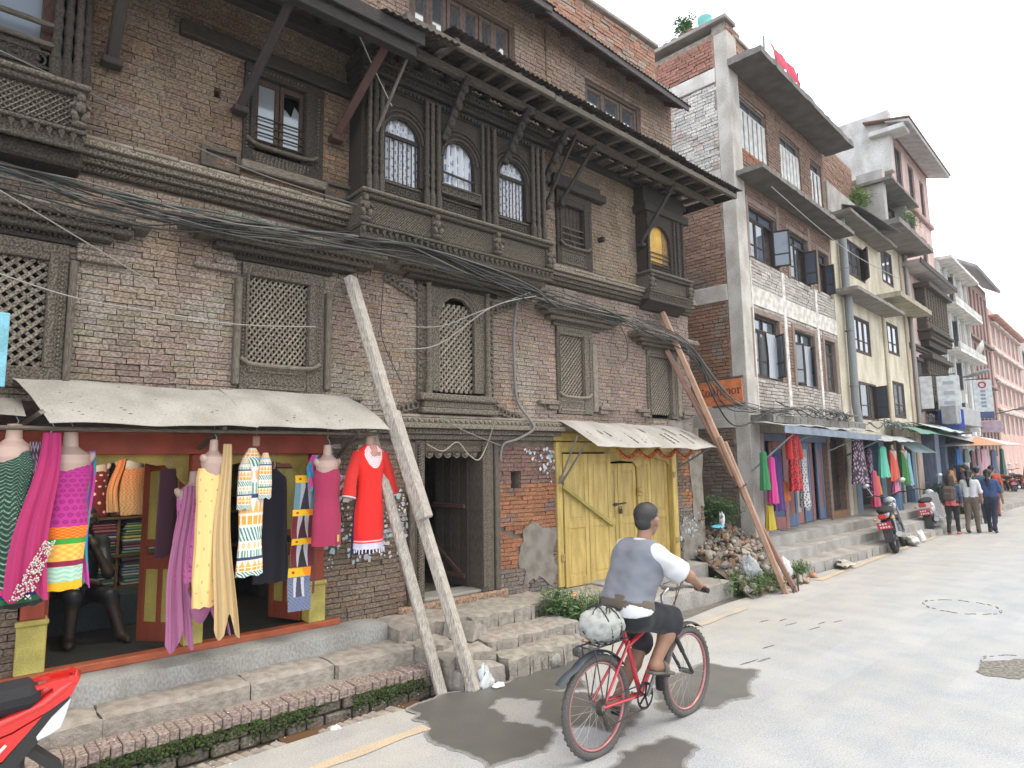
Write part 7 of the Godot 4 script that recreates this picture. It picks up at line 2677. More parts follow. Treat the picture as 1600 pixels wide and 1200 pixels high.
	for x in [0.75, 1.32, 1.86, 2.4]:
		b = mb(K(0.22, 0.11, 0.05))
		b.span(x, x + 0.03, 0.5, 2.1, -2.18, -1.66, 0.004)
		put("upright", b, M.wood_y, o)
	var cl := [K(0.07, 0.17, 0.12), K(0.24, 0.32, 0.28), K(0.12, 0.24, 0.16), K(0.36, 0.34, 0.1), K(0.2, 0.26, 0.3), K(0.28, 0.08, 0.1), K(0.06, 0.07, 0.14), K(0.4, 0.38, 0.33)]
	var nm := ["dark green", "grey green", "leaf green", "mustard", "slate blue", "maroon", "navy", "cream"]
	var k := 0
	var place := ["first upper", "second upper", "third upper", "fourth upper", "fifth upper", "first lower", "second lower", "third lower", "fourth lower", "fifth lower", "sixth upper", "sixth lower"]
	var si := -1
	for col in [[0.98, 1.14], [1.22, 1.13], [1.5, 1.14], [1.72, 1.13], [2.05, 1.14], [0.98, 0.82], [1.22, 0.82], [1.5, 0.82], [1.72, 0.82], [2.05, 0.82], [2.25, 1.14], [2.25, 0.82]]:
		si += 1
		var y: float = col[1] - 0.02
		while y < col[1] + (0.32 if col[1] > 1 else 0.24):
			var h := rng.randf_range(0.022, 0.036)
			var ci := rng.randi() % 8
			b = mb(jit(cl[ci], 0.25))
			b.box(Vector3(col[0] + rng.randf_range(-0.01, 0.01), y + h / 2, -1.82), Vector3(0.22, h - 0.002, 0.3), Basis(Vector3.UP, rng.randf_range(-0.06, 0.06)), h * 0.4)
			solo("folded_cloth", b, M.cloth, "folded %s cloth in the %s stack of the shop shelves" % [nm[ci], place[si]], "cloth", "folded cloth on the shop shelves")
			y += h
			k += 1
	o = thing("dress_form", "headless form in a maroon dress with pale dots on the top shelf inside", "dress form", Vector3(1.1, 1.5, -1.7), "dress forms on the inside shelf")
	put("torso", bust(Vector3(1.1, 2.08, -1.7), 0.9), M.skin, o)
	put("dress", garment(Vector3(1.1, 0, -1.7), [[2.02, 0.09, 0.06], [1.95, 0.13, 0.09], [1.78, 0.11, 0.09], [1.51, 0.14, 0.11]], 6, 0.02), M.maroon_dots, o)
	o = thing("dress_form", "headless form in an orange gold embroidered dress on the top shelf inside", "dress form", Vector3(1.42, 1.5, -1.7), "dress forms on the inside shelf")
	put("torso", bust(Vector3(1.42, 2.12, -1.7), 0.95, 0.0, K(0.45, 0.36, 0.3)), M.skin, o)
	put("dress", garment(Vector3(1.42, 0, -1.7), [[2.06, 0.09, 0.06], [1.98, 0.14, 0.09], [1.78, 0.12, 0.09], [1.51, 0.15, 0.11]], 6, 0.02), M.gold_work, o)
	put("scarf", drape(Vector3(1.3, 2.1, -1.6), Vector3(1.24, 1.55, -1.58), 0.07, 0.1, Vector3(1, 0, 0), 1.5, 0.02), M.gold_work, o)
	o = thing("kurta", "dull plum outfit on a black hanger against the open shop door", "kurta", Vector3(1.36, 1.2, 0.0))
	put("cloth", garment(Vector3(1.4, 0, -0.05), [[1.98, 0.09, 0.02], [1.95, 0.1, 0.03], [1.6, 0.1, 0.03], [1.25, 0.11, 0.035]], 5, 0.05, 0.6, K(0.09, 0.03, 0.05)), M.cloth, o)
	hook(o, Vector3(1.4, 2.0, -0.05), 2.1)
	# lit bulb
	o = thing("light_bulb", "small white lit bulb inside the left bay of the clothes shop", "lamp", Vector3(1.03, 2.06, -0.95))
	b = mb(K(1, 1, 1))
	b.ell(Vector3(1.03, 2.07, -0.95), Vector3(0.035, 0.04, 0.035), Basis(), 12)
	var em := StandardMaterial3D.new()
	em.emission_enabled = true
	em.emission = Color(1, 1, 0.95)
	em.emission_energy_multiplier = 6.0
	put("globe", b, em, o)
	b = mb(K(0.4, 0.4, 0.4))
	b.rod(Vector3(1.03, 2.1, -0.95), Vector3(1.03, 2.2, -0.95), 0.02)
	b.rod(Vector3(1.03, 2.2, -0.95), Vector3(1.03, 2.32, -0.95), 0.005)
	put("socket", b, M.plain, o)
	var l := OmniLight3D.new()
	l.name = "bulb_light"
	l.light_energy = 0.3
	l.light_color = Color(1.0, 1.0, 0.9)
	l.omni_range = 8.0
	l.omni_attenuation = 2.0
	l.light_size = 0.035
	l.shadow_enabled = true
	l.position = Vector3(1.03, 2.07, -0.95)
	add_child(l)
	# the shopkeeper, sitting on the platform edge in the dark
	var sk := K(0.05, 0.03, 0.022)  # skin tone lowered to stand in for the shade indoors
	var dk := K(0.02, 0.02, 0.025)
	o = thing("person", "person in black clothes sitting in the dark shop, hand raised to the chin", "person", Vector3(0.98, 0.47, -1.1))
	put("body", body([[Vector3(0.98, 0.85, -1.25), Vector3(0.98, 1.28, -1.22), 0.13, 0.14, dk], [Vector3(0.84, 1.3, -1.22), Vector3(1.12, 1.3, -1.22), 0.07, 0.07, dk], [Vector3(0.98, 1.34, -1.22), Vector3(0.98, 1.42, -1.18), 0.05, 0.05, sk],
		[Vector3(0.9, 0.86, -1.25), Vector3(0.88, 0.86, -0.85), 0.09, 0.07, dk], [Vector3(1.06, 0.86, -1.25), Vector3(1.16, 0.84, -0.85), 0.09, 0.07, dk], [Vector3(0.88, 0.86, -0.85), Vector3(0.86, 0.52, -0.82), 0.058, 0.042, sk], [Vector3(1.16, 0.84, -0.85), Vector3(1.24, 0.52, -0.75), 0.058, 0.042, sk],
		[Vector3(0.86, 0.51, -0.82), Vector3(0.85, 0.5, -0.68), 0.04, 0.03, sk], [Vector3(1.24, 0.51, -0.75), Vector3(1.27, 0.5, -0.62), 0.04, 0.03, sk],
		[Vector3(0.83, 1.28, -1.22), Vector3(0.86, 1.0, -1.02), 0.055, 0.045, dk], [Vector3(0.86, 1.0, -1.02), Vector3(1.06, 0.98, -0.86), 0.04, 0.03, sk], [Vector3(1.13, 1.28, -1.22), Vector3(1.16, 1.03, -1.0), 0.055, 0.045, dk], [Vector3(1.16, 1.03, -1.0), Vector3(1.03, 1.3, -1.02), 0.04, 0.03, sk], [Vector3(1.03, 1.3, -1.02), Vector3(1.0, 1.37, -1.04), 0.03, 0.025, sk]], 0.014, 0.04), M.skin, o)
	head(o, Vector3(0.98, 1.52, -1.16), Basis(Vector3.UP, -0.1), sk, K(0.015, 0.013, 0.012), 0)

func head(o: Node3D, at: Vector3, B: Basis, sk: Color, hair: Color, long: int) -> void:
	# face looks along local +z
	var bn := [[Vector3(0, 0.01, -0.015), Vector3(0, 0.03, 0.0), 0.088, 0.085, sk], [Vector3(0, -0.06, 0.03), Vector3(0, -0.07, 0.045), 0.055, 0.045, sk], [Vector3(-0.03, -0.02, 0.05), Vector3(0.03, -0.02, 0.05), 0.04, 0.04, sk], [Vector3(0, 0.0, 0.085), Vector3(0, -0.03, 0.1), 0.009, 0.015, sk], [Vector3(-0.02, -0.06, 0.08), Vector3(0.02, -0.06, 0.08), 0.011, 0.011, sk * 0.8], [Vector3(-0.035, 0.02, 0.075), Vector3(0.035, 0.02, 0.075), 0.018, 0.018, sk], [Vector3(0, -0.08, -0.03), Vector3(0, -0.14, -0.04), 0.05, 0.055, sk]]
	for s in [-1.0, 1.0]:
		bn.append([Vector3(s * 0.086, 0.0, -0.005), Vector3(s * 0.09, -0.03, 0.0), 0.02, 0.012, sk])
	var bones: Array = []
	for q in bn:
		bones.append([at + B * q[0], at + B * q[1], q[2], q[3], q[4]])
	var b := body(bones, 0.006, 0.02)
	for s in [-1.0, 1.0]:
		b.col = K(0.6, 0.58, 0.55)
		b.ell(at + B * Vector3(s * 0.032, 0.008, 0.083), Vector3(0.014, 0.009, 0.008), B, 8)
		b.col = K(0.02, 0.015, 0.01)
		b.ell(at + B * Vector3(s * 0.032, 0.008, 0.089), Vector3(0.006, 0.006, 0.004), B, 6)
		b.ell(at + B * Vector3(s * 0.034, 0.03, 0.089), Vector3(0.018, 0.004, 0.005), B, 6)
	put("head", b, M.skin, o)
	bones = [[Vector3(0, 0.045, -0.025), Vector3(0, 0.055, 0.0), 0.088, 0.08, hair], [Vector3(0, -0.02, -0.05), Vector3(0, 0.03, -0.04), 0.068, 0.08, hair]]
	if long == 1: # tied back
		bones.append_array([[Vector3(0, 0.0, -0.11), Vector3(0, -0.12, -0.14), 0.03, 0.04, hair], [Vector3(0, -0.12, -0.14), Vector3(0, -0.3, -0.13), 0.04, 0.02, hair]])
	if long == 2: # loose to the shoulders
		bones.append_array([[Vector3(-0.05, -0.02, -0.05), Vector3(-0.07, -0.2, -0.06), 0.05, 0.04, hair], [Vector3(0.05, -0.02, -0.05), Vector3(0.07, -0.2, -0.06), 0.05, 0.04, hair], [Vector3(0, 0.0, -0.08), Vector3(0, -0.22, -0.1), 0.055, 0.045, hair]])
	var hb: Array = []
	for q in bones:
		hb.append([at + B * q[0], at + B * q[1], q[2], q[3], jit(q[4], 0.2)])
	var hm := body(hb, 0.007, 0.025)
	for k in 1100:
		var th := rng.randf_range(0.0, 1.9)
		var ph := rng.randf_range(PI * 0.86, TAU + PI * 0.14) if th > 0.9 else rng.randf() * TAU
		var d := Vector3(sin(th) * cos(ph), cos(th), sin(th) * sin(ph))
		var p := Vector3(0, 0.035, -0.018) + d * Vector3(0.09, 0.095, 0.1)
		var dn := (Vector3(0, -1, -0.3) - d * d.dot(Vector3(0, -1, -0.3)) + Vector3(rng.randf_range(-0.4, 0.4), 0, rng.randf_range(-0.4, 0.4))).normalized()
		var w := d.cross(dn) * 0.0016
		hm.col = hair * rng.randf_range(0.4, 2.4)
		hm.tf(at + B * (p + w), at + B * (p - w), at + B * (p + dn * rng.randf_range(0.012, 0.026) + d * 0.003), B * d)
	put("hair", hm, M.hair, o)

func awning_sheet(o: Node3D, x0t: float, x1t: float, x0b: float, x1b: float, yt: float, yb: float, zt: float, zb: float, c: Color, seed_: int, wave := 0.02) -> void:
	var f := fnl(seed_, 1.1, 2)
	var b := mb(c)
	b.sheet(60, 10, func(u, v):
		var x := lerpf(lerpf(x0t, x1t, u), lerpf(x0b, x1b, u), v)
		var z := lerpf(zt, zb, v)
		var n := f.get_noise_2d(x * 1.2, z * 1.5)
		return Vector3(x, lerpf(yt, yb, v) + n * wave * 2.0 + 0.006 * sin(u * 9.0) * v + 0.03 * sin(v * PI), z + f.get_noise_2d(x * 2.0 + 40.0, 3.0) * 0.03 * v), 0.004)
	put("tin_sheet", b, M.tin, o)
	# dirt lying on the sheet
	var d := mb(K(0.16, 0.14, 0.11))
	for k in 70:
		var u := rng.randf()
		var v := rng.randf_range(0.05, 0.95)
		var x := lerpf(lerpf(x0t, x1t, u), lerpf(x0b, x1b, u), v)
		var z := lerpf(zt, zb, v)
		var n := f.get_noise_2d(x * 1.2, z * 1.5)
		var y := lerpf(yt, yb, v) + n * wave * 2.0 + 0.006 * sin(u * 9.0) * v + 0.03 * sin(v * PI)
		d.col = jit(K(0.14, 0.12, 0.095), 0.4)
		d.ell(Vector3(x, y + 0.001, z), Vector3(rng.randf_range(0.004, 0.03), 0.0025, rng.randf_range(0.003, 0.009)), Basis(Vector3.UP, 0.6), 5)
	put("dirt", d, M.earth, o).set_meta("kind", "stuff")

func awnings() -> void:
	var o := thing("tin_awning", "long bent grey tin sheet awning over the clothes shop", "awning", Vector3(1.7, 2.3, 0.4))
	var c := K(0.41, 0.39, 0.355)
	awning_sheet(o, 0.3, 1.8, 0.48, 1.85, 2.66, 2.3, 0.05, 0.76, c, 61, 0.009)
	awning_sheet(o, 1.74, 2.95, 1.8, 3.08, 2.68, 2.31, 0.05, 0.74, c * 0.97, 62, 0.009)
	var b := mb(K(0.33, 0.31, 0.28))
	b.sheet(30, 8, func(u, v): return Vector3(lerpf(-1.6, 0.36, u), lerpf(2.5, 2.34, v) + 0.02 * sin(u * 9.0), lerpf(0.03, 0.6, v)), 0.004)
	put("tin_sheet", b, M.tin, o)
	for q in [[Vector3(0.35, 2.3, 0.1), Vector3(0.44, 2.38, 0.66)], [Vector3(2.86, 2.05, 0.08), Vector3(2.78, 2.29, 0.68)], [Vector3(1.6, 2.15, 0.08), Vector3(1.62, 2.3, 0.68)]]:
		b = mb(K(0.25, 0.23, 0.2))
		b.bar(q[0], q[1], 0.03, 0.03)
		put("bracket", b, M.dull_metal, o)
	b = mb(K(0.16, 0.13, 0.1))
	b.rod(Vector3(-0.2, 2.27, 0.62), Vector3(3.0, 2.27, 0.64), 0.016, 8)
	put("hanging_rail", b, M.wood_x, o)
	o = thing("tin_awning", "ridged grey tin awning with rusty drip streaks over the yellow shutters", "awning", Vector3(7.3, 2.2, 0.4))
	awning_sheet(o, 5.98, 7.35, 6.04, 7.4, 2.52, 2.15, 0.05, 0.68, K(0.45, 0.43, 0.4), 63, 0.012)
	awning_sheet(o, 7.3, 8.62, 7.34, 8.76, 2.5, 2.14, 0.05, 0.68, K(0.43, 0.41, 0.38), 64, 0.012)
	for q in [[Vector3(6.02, 1.7, 0.06), Vector3(6.02, 2.2, 0.5)], [Vector3(8.62, 1.85, 0.06), Vector3(8.68, 2.16, 0.62)], [Vector3(5.95, 1.7, 0.08), Vector3(5.98, 2.3, 0.4)]]:
		b = mb(K(0.32, 0.32, 0.31))
		b.rod(q[0], q[1], 0.014)
		put("bracket", b, M.dull_metal, o)
	for k in 14:
		b = mb(jit(K(0.2, 0.17, 0.14), 0.2))
		var x := 6.2 + k * 0.17 + rng.randf_range(-0.04, 0.04)
		var d := mb(jit(K(0.2, 0.17, 0.14), 0.2))
		var v0 := rng.randf_range(0.2, 0.6)
		for t in 5:
			var v := v0 + t * 0.07
			d.ell(Vector3(x + t * 0.012, lerpf(2.52, 2.15, v) + 0.03 * sin(v * PI) + 0.004, lerpf(0.05, 0.68, v)), Vector3(0.018, 0.004, 0.035), Basis(Vector3(1, 0, 0), 0.5), 5)
		put("rust_streak", d, M.earth, o)
	# marigold garland
	o = thing("garland", "orange marigold garland looped along the yellow shop lintel", "garland", Vector3(7.8, 2.0, 0.25))
	for s in 4:
		b = mb()
		for k in 26:
			var t := k / 25.0
			b.col = jit(K(0.6, 0.13, 0.025) if k % 5 else K(0.65, 0.3, 0.04), 0.2)
			var p := Vector3(6.88 + (s + t) * 0.45, 2.13 - 0.11 * sin(t * PI), 0.3)
			b.ell(p, Vector3(0.032, 0.036, 0.03), Basis(Z3, rng.randf()), 6)
		put("swag", b, M.cloth, o)

func prop_beam(o: Node3D, nm: String, a: Vector3, e: Vector3, w: float, th: float, c: Color, m: String, side := Vector3(0.6, 0, 0.8), wob := 0.0) -> void:
	var b := mb(c)
	var n := 1
	for k in n:
		var p := a.lerp(e, float(k) / n)
		var q := a.lerp(e, float(k + 1) / n)
		if wob > 0.0:
			p.x += wob
		b.bar(p, q, w, th, side, 0.014)
	put(nm, b, M[m], o)

func props_and_cables() -> void:
	var pale := K(0.58, 0.535, 0.47)
	var o := thing("timber_prop", "long pale timber prop of two lapped beams leaning on the old house", "prop", Vector3(3.6, 0, 1.32), "props holding up the old house")
	var top := Vector3(2.96, 3.9, 0.1)
	var foot := Vector3(3.6, -0.01, 1.32)
	var d := (foot - top)
	prop_beam(o, "upper_beam", top, top + d * 0.42, 0.13, 0.1, pale, "wood_y", Vector3(0.5, 0, 0.85), 0.006)
	prop_beam(o, "middle_beam", top + d * 0.36 + Vector3(-0.02, 0, 0.05), top + d * 0.62 + Vector3(0.0, 0, 0.04), 0.15, 0.12, pale * 0.96, "wood_y", Vector3(0.5, 0, 0.85), 0.004)
	prop_beam(o, "lower_beam", top + d * 0.54 + Vector3(0.02, 0, -0.055), foot, 0.105, 0.1, pale * 1.02, "wood_y", Vector3(0.5, 0, 0.85), 0.004)
	o = thing("timber_prop", "shorter pale square timber prop standing just left of the long one", "prop", Vector3(3.36, 0, 1.16), "props holding up the old house")
	prop_beam(o, "beam", Vector3(3.06, 2.3, 0.4), Vector3(3.36, -0.02, 1.16), 0.095, 0.095, pale * 0.93, "wood_y", Vector3(0.9, 0, 0.4), 0.003)
	var br := K(0.46, 0.28, 0.19)
	o = thing("steel_prop", "longer brown square tube prop at the right end of the old house", "prop", Vector3(9.37, 0, 1.31), "props holding up the old house")
	top = Vector3(8.33, 4.3, 0.1)
	foot = Vector3(9.37, 0, 1.31)
	d = foot - top
	prop_beam(o, "upper_tube", top, top + d * 0.6, 0.085, 0.085, br, "paint", Vector3(0.4, 0, 0.9))
	prop_beam(o, "lower_tube", top + d * 0.48 + Vector3(0.05, 0, 0.05), foot + Vector3(0.0, 0, 0.0), 0.085, 0.085, br * 0.95, "paint", Vector3(0.4, 0, 0.9))
	prop_beam(o, "splice", top + d * 0.46 + Vector3(-0.015, 0, 0.045), top + d * 0.64 + Vector3(-0.015, 0, 0.045), 0.13, 0.06, br * 0.8, "paint", Vector3(0.4, 0, 0.9))
	var b := mb(K(0.05, 0.04, 0.04))
	b.torus(top + d * 0.635 + Vector3(0.02, 0, 0.03), d.normalized(), 0.085, 0.012, 16, 6)
	put("wire_tie", b, M.cable, o)
	o = thing("steel_prop", "shorter darker brown square tube prop behind the longer brown one", "prop", Vector3(9.58, 0, 1.36), "props holding up the old house")
	prop_beam(o, "tube", Vector3(8.4, 3.7, 0.1), Vector3(9.58, 0, 1.36), 0.075, 0.075, K(0.32, 0.175, 0.13), "paint", Vector3(0.4, 0, 0.9))
	b = mb(K(0.12, 0.1, 0.09))
	b.rod(Vector3(9.66, 0, 1.36), Vector3(9.64, 0.26, 1.36), 0.012)
	b.rod(Vector3(9.45, 0, 1.38), Vector3(9.54, 0.1, 1.37), 0.01)
	put("ground_peg", b, M.dull_metal, o)
	# the cable bundle along the string course
	var path := [Vector3(-1.5, 4.2, 0.22), Vector3(0.13, 4.17, 0.25), Vector3(0.72, 4.14, 0.25), Vector3(1.4, 4.13, 0.27), Vector3(2.1, 4.17, 0.29), Vector3(2.98, 4.24, 0.34), Vector3(3.6, 4.27, 0.37), Vector3(4.5, 4.18, 0.33), Vector3(5.4, 4.12, 0.27), Vector3(5.9, 4.1, 0.26), Vector3(7.0, 4.04, 0.26), Vector3(7.6, 3.95, 0.27), Vector3(8.7, 3.78, 0.28), Vector3(9.5, 3.25, 0.25), Vector3(10.1, 2.95, 0.24), Vector3(11.0, 2.86, 0.3), Vector3(12.0, 2.84, 0.4)]
	var nmc := ["black", "grey", "black", "brown", "black", "pale", "black", "grey"]
	for k in 16:
		var c: Color = [K(0.015, 0.014, 0.014), K(0.06, 0.056, 0.052), K(0.03, 0.028, 0.026), K(0.05, 0.075, 0.06), K(0.03, 0.03, 0.03), K(0.16, 0.15, 0.135), K(0.025, 0.024, 0.022), K(0.07, 0.065, 0.06)][k % 8]
		var pts := PackedVector3Array()
		var last := path.size() - 1
		if k % 5 == 4: last = 9
		if k % 7 == 3: last = 12
		var oy := rng.randf_range(-0.16, 0.09)
		for s in last:
			for t in 7:
				var f := t / 7.0
				var p0: Vector3 = path[maxi(s - 1, 0)]
				var p: Vector3 = path[s].cubic_interpolate(path[s + 1], p0, path[mini(s + 2, path.size() - 1)], f)
				var w := s + f
				pts.append(p + Vector3(0, oy * (0.5 + 0.5 * sin(w * 1.1 + k)) + 0.03 * sin(w * 2.3 + k * 1.7) - (0.07 if k % 3 == 0 else 0.02) * absf(sin(w * 0.9 + k)), 0.025 * sin(w * 1.7 + k * 2.1) + 0.002 * k))
		b = mb(c)
		b.tube(pts, [0.006, 0.009, 0.004, 0.007, 0.011][k % 5], 6)
		solo("cable", b, M.cable, "%s %s cable in the bundle sagging along the old brick house" % [["slim", "stout", "very thin", "medium", "thickest"][k % 5], nmc[k % 8]], "cable", "cables in the bundle along the house")
	# loose wires, each with its own run
	var loose := [
		["thin pale wire slanting across the far left lattice window", [Vector3(0.0, 4.05, 0.3), Vector3(0.61, 3.75, 0.28), Vector3(1.2, 3.48, 0.2), Vector3(1.6, 3.34, 0.1)], 0.005, K(0.25, 0.23, 0.2)],
		["thin white wire from the roof edge down to the bay window", [Vector3(2.3, 6.9, 0.9), Vector3(2.46, 6.62, 0.72), Vector3(2.9, 6.17, 0.5), Vector3(3.29, 5.77, 0.36)], 0.006, K(0.5, 0.5, 0.48)],
		["grey twine drooping across the lattice window left of the props", [Vector3(0.0, 3.44, 0.22), Vector3(0.6, 3.3, 0.2), Vector3(1.2, 3.27, 0.16), Vector3(1.87, 3.26, 0.12), Vector3(2.6, 3.33, 0.12)], 0.006, K(0.3, 0.28, 0.25)],
		["thin twisted wire crossing the brick face below the casement", [Vector3(-0.2, 5.03, 0.4), Vector3(0.7, 4.9, 0.3), Vector3(1.45, 4.76, 0.22), Vector3(2.1, 4.68, 0.2), Vector3(2.95, 4.6, 0.3)], 0.006, K(0.16, 0.15, 0.14)],
		["thin black wire hanging down the brick between the two lattice windows", [Vector3(3.36, 4.13, 0.14), Vector3(3.36, 3.7, 0.06), Vector3(3.38, 3.3, 0.05), Vector3(3.62, 2.85, 0.05)], 0.005, K(0.04, 0.04, 0.04)],
		["grey conduit dropping from the bundle to the band above the doorway", [Vector3(5.2, 4.05, 0.2), Vector3(5.24, 3.7, 0.06), Vector3(5.24, 3.2, 0.05), Vector3(5.28, 2.75, 0.05), Vector3(5.4, 2.5, 0.15), Vector3(5.42, 2.38, 0.18), Vector3(5.2, 2.26, 0.12), Vector3(5.02, 2.2, 0.08), Vector3(4.98, 2.02, 0.06)], 0.017, K(0.17, 0.16, 0.15)],
		["pale wire running up from the arched lattice window to the bundle", [Vector3(3.5, 3.2, 0.15), Vector3(4.0, 3.3, 0.2), Vector3(4.68, 3.8, 0.3), Vector3(5.4, 4.05, 0.3)], 0.007, K(0.26, 0.25, 0.23)],
		["second pale wire sagging across the arched lattice window", [Vector3(3.4, 3.45, 0.12), Vector3(4.0, 3.5, 0.2), Vector3(4.5, 3.72, 0.28), Vector3(5.3, 4.08, 0.3)], 0.006, K(0.26, 0.25, 0.23)],
		["tangled wire looping over the carved doorway lintel", [Vector3(3.9, 2.2, 0.1), Vector3(4.1, 2.12, 0.12), Vector3(4.3, 2.22, 0.12), Vector3(4.45, 2.08, 0.13), Vector3(4.6, 2.02, 0.13), Vector3(4.75, 2.2, 0.1), Vector3(4.8, 2.45, 0.18)], 0.008, K(0.3, 0.26, 0.2)],
		["thin wire across the doorway band down to the right jamb", [Vector3(4.0, 2.5, 0.18), Vector3(4.3, 2.36, 0.2), Vector3(4.7, 2.25, 0.14), Vector3(5.0, 2.18, 0.06)], 0.007, K(0.2, 0.18, 0.16)],
		["cable curling from the small lattice window crown by the brown props", [Vector3(7.0, 4.0, 0.25), Vector3(7.25, 3.75, 0.22), Vector3(7.4, 3.5, 0.12), Vector3(7.35, 3.4, 0.06)], 0.008, K(0.1, 0.09, 0.08)],
		["loose cable looping before the orange shop sign", [Vector3(9.0, 3.6, 0.28), Vector3(9.4, 2.95, 0.3), Vector3(9.9, 2.55, 0.3), Vector3(10.6, 2.62, 0.3), Vector3(11.2, 2.88, 0.36)], 0.014, K(0.025, 0.025, 0.025)],
		["long thin wire strung along the upper windows of the cement and cream houses", [Vector3(11.2, 7.0, 0.62), Vector3(13.5, 6.75, 0.5), Vector3(16.0, 6.7, 0.3), Vector3(20.0, 6.9, 0.0)], 0.008, K(0.3, 0.3, 0.3)]]
	for w in loose:
		var pts := PackedVector3Array()
		var P: Array = w[1]
		for s in P.size() - 1:
			for t in 8:
				pts.append(P[s].cubic_interpolate(P[s + 1], P[maxi(s - 1, 0)], P[mini(s + 2, P.size() - 1)], t / 8.0))
		pts.append(P[-1])
		b = mb(w[3])
		b.tube(pts, w[2], 6)
		solo("wire", b, M.cable, w[0], "wire")

func right_shop() -> void:
	var o := thing("tin_awning", "grey sheet awning propped on thin struts over the blue shop doors", "awning", Vector3(13, 2.5, 0.3))
	var b: MB
	awning_sheet(o, 10.95, 15.2, 10.9, 15.3, 2.6, 2.52, 0.06, 0.72, K(0.36, 0.38, 0.4), 71, 0.02)
	b = mb(K(0.2, 0.24, 0.3))
	b.bar(Vector3(10.9, 2.46, 0.73), Vector3(15.3, 2.38, 0.73), 0.13, 0.012)
	put("valance", b, M.tin, o)
	for q in [[11.0, 0.06, 1.75, 11.5, 0.7, 2.5], [12.2, 0.06, 2.2, 12.6, 0.68, 2.5], [14.1, 0.06, 2.1, 14.5, 0.7, 2.45]]:
		b = mb(K(0.36, 0.42, 0.45))
		b.rod(Vector3(q[0], q[2], q[1]), Vector3(q[3], q[5], q[4]), 0.016)
		put("strut", b, M.dull_metal, o)
	var g := "clothes hung before the shops to the right"
	var list := [
		["green scarf at the first door of the blue shop", 10.85, 2.1, 1.42, 0.09, K(0.05, 0.26, 0.1), "cloth", 0.3],
		["bright pink dress at the first door of the blue shop", 11.0, 2.0, 1.18, 0.13, K(0.6, 0.05, 0.25), "cloth", 0.36],
		["purple dress beside the long red floral one", 11.36, 2.05, 1.03, 0.15, K(0.09, 0.035, 0.17), "cloth", 0.28],
		["yellow cloth hanging low under the pink dress", 11.0, 1.16, 0.72, 0.16, K(0.5, 0.38, 0.03), "cloth", 0.28],
		["orange cloth below the long red floral dress", 11.56, 1.55, 1.2, 0.11, K(0.6, 0.16, 0.03), "cloth", 0.3],
		["long red floral dress with plain red shoulders", 11.58, 2.5, 1.38, 0.2, Color(1, 1, 1), "red_floral", 0.5],
		["grey floral dress before the blue and pink door", 12.35, 2.0, 1.04, 0.2, Color(1, 1, 1), "grey_floral", 0.3],
		["dark patterned suit hung beside the carved door", 14.8, 2.42, 1.4, 0.34, Color(1, 1, 1), "dark_floral", 0.4],
		["narrow patterned shawl beside the dark suit", 15.32, 2.15, 1.12, 0.12, Color(1, 1, 1), "dark_floral", 0.42],
		["deep red kurta hung low at the cream house", 15.4, 1.66, 0.88, 0.26, K(0.42, 0.03, 0.09), "cloth", 0.45],
		["teal flared dress at the cream house", 15.9, 2.2, 1.5, 0.2, K(0.12, 0.5, 0.36), "cloth", 0.5],
		["coral dress with a green hem at the cream house", 16.5, 2.1, 1.4, 0.24, K(0.6, 0.09, 0.055), "cloth", 0.5],
		["leaf green dress on the form next to the coral one", 17.2, 2.1, 1.3, 0.24, K(0.03, 0.17, 0.03), "cloth", 0.5],
		["pale blue top at the end of the cream house row", 17.64, 2.05, 1.26, 0.12, K(0.25, 0.5, 0.58), "cloth", 0.45],
		["blue denim cloth hung under the coral dress", 16.9, 1.3, 0.56, 0.28, K(0.06, 0.13, 0.25), "cloth", 0.4],
		["pink skirt between the coral dress and the denim", 16.65, 1.42, 1.12, 0.26, K(0.6, 0.16, 0.3), "cloth", 0.46],
		["orange shirt beside the deep red kurta", 15.72, 1.54, 1.12, 0.13, K(0.6, 0.17, 0.03), "cloth", 0.4],
		["dark red kurta behind the teal dress", 15.2, 2.15, 1.6, 0.2, K(0.2, 0.02, 0.03), "cloth", 0.2],
		["bright blue top at the white house stall", 21.6, 2.15, 1.7, 0.25, K(0.07, 0.2, 0.5), "cloth", 0.5],
		["green and grey round printed top at the white house stall", 22.4, 2.15, 1.75, 0.35, K(0.22, 0.32, 0.3), "cloth", 0.5],
		["brown dress at the white house stall", 23.0, 2.1, 1.3, 0.3, K(0.2, 0.09, 0.09), "cloth", 0.5],
		["dusty pink dress at the white house stall", 23.6, 2.15, 1.35, 0.25, K(0.42, 0.2, 0.24), "cloth", 0.5],
		["light pink blouse at the white house stall", 24.3, 2.15, 1.5, 0.36, K(0.6, 0.36, 0.42), "cloth", 0.5],
		["dark blue denim dress at the far stall", 25.4, 2.12, 1.2, 0.42, K(0.06, 0.1, 0.19), "cloth", 0.5],
		["dark green cloth at the end of the far stall", 26.5, 2.15, 1.3, 0.3, K(0.05, 0.15, 0.12), "cloth", 0.5],
		["maroon bags and cloth low at the white house stall", 22.6, 1.6, 0.9, 0.4, K(0.3, 0.06, 0.06), "cloth", 0.4],
		["dark cloth low beside the maroon one", 21.4, 1.6, 0.8, 0.35, K(0.12, 0.08, 0.12), "cloth", 0.4],
		["orange cloth low at the edge of the white house stall", 21.0, 1.55, 1.2, 0.2, K(0.6, 0.25, 0.05), "cloth", 0.45]]
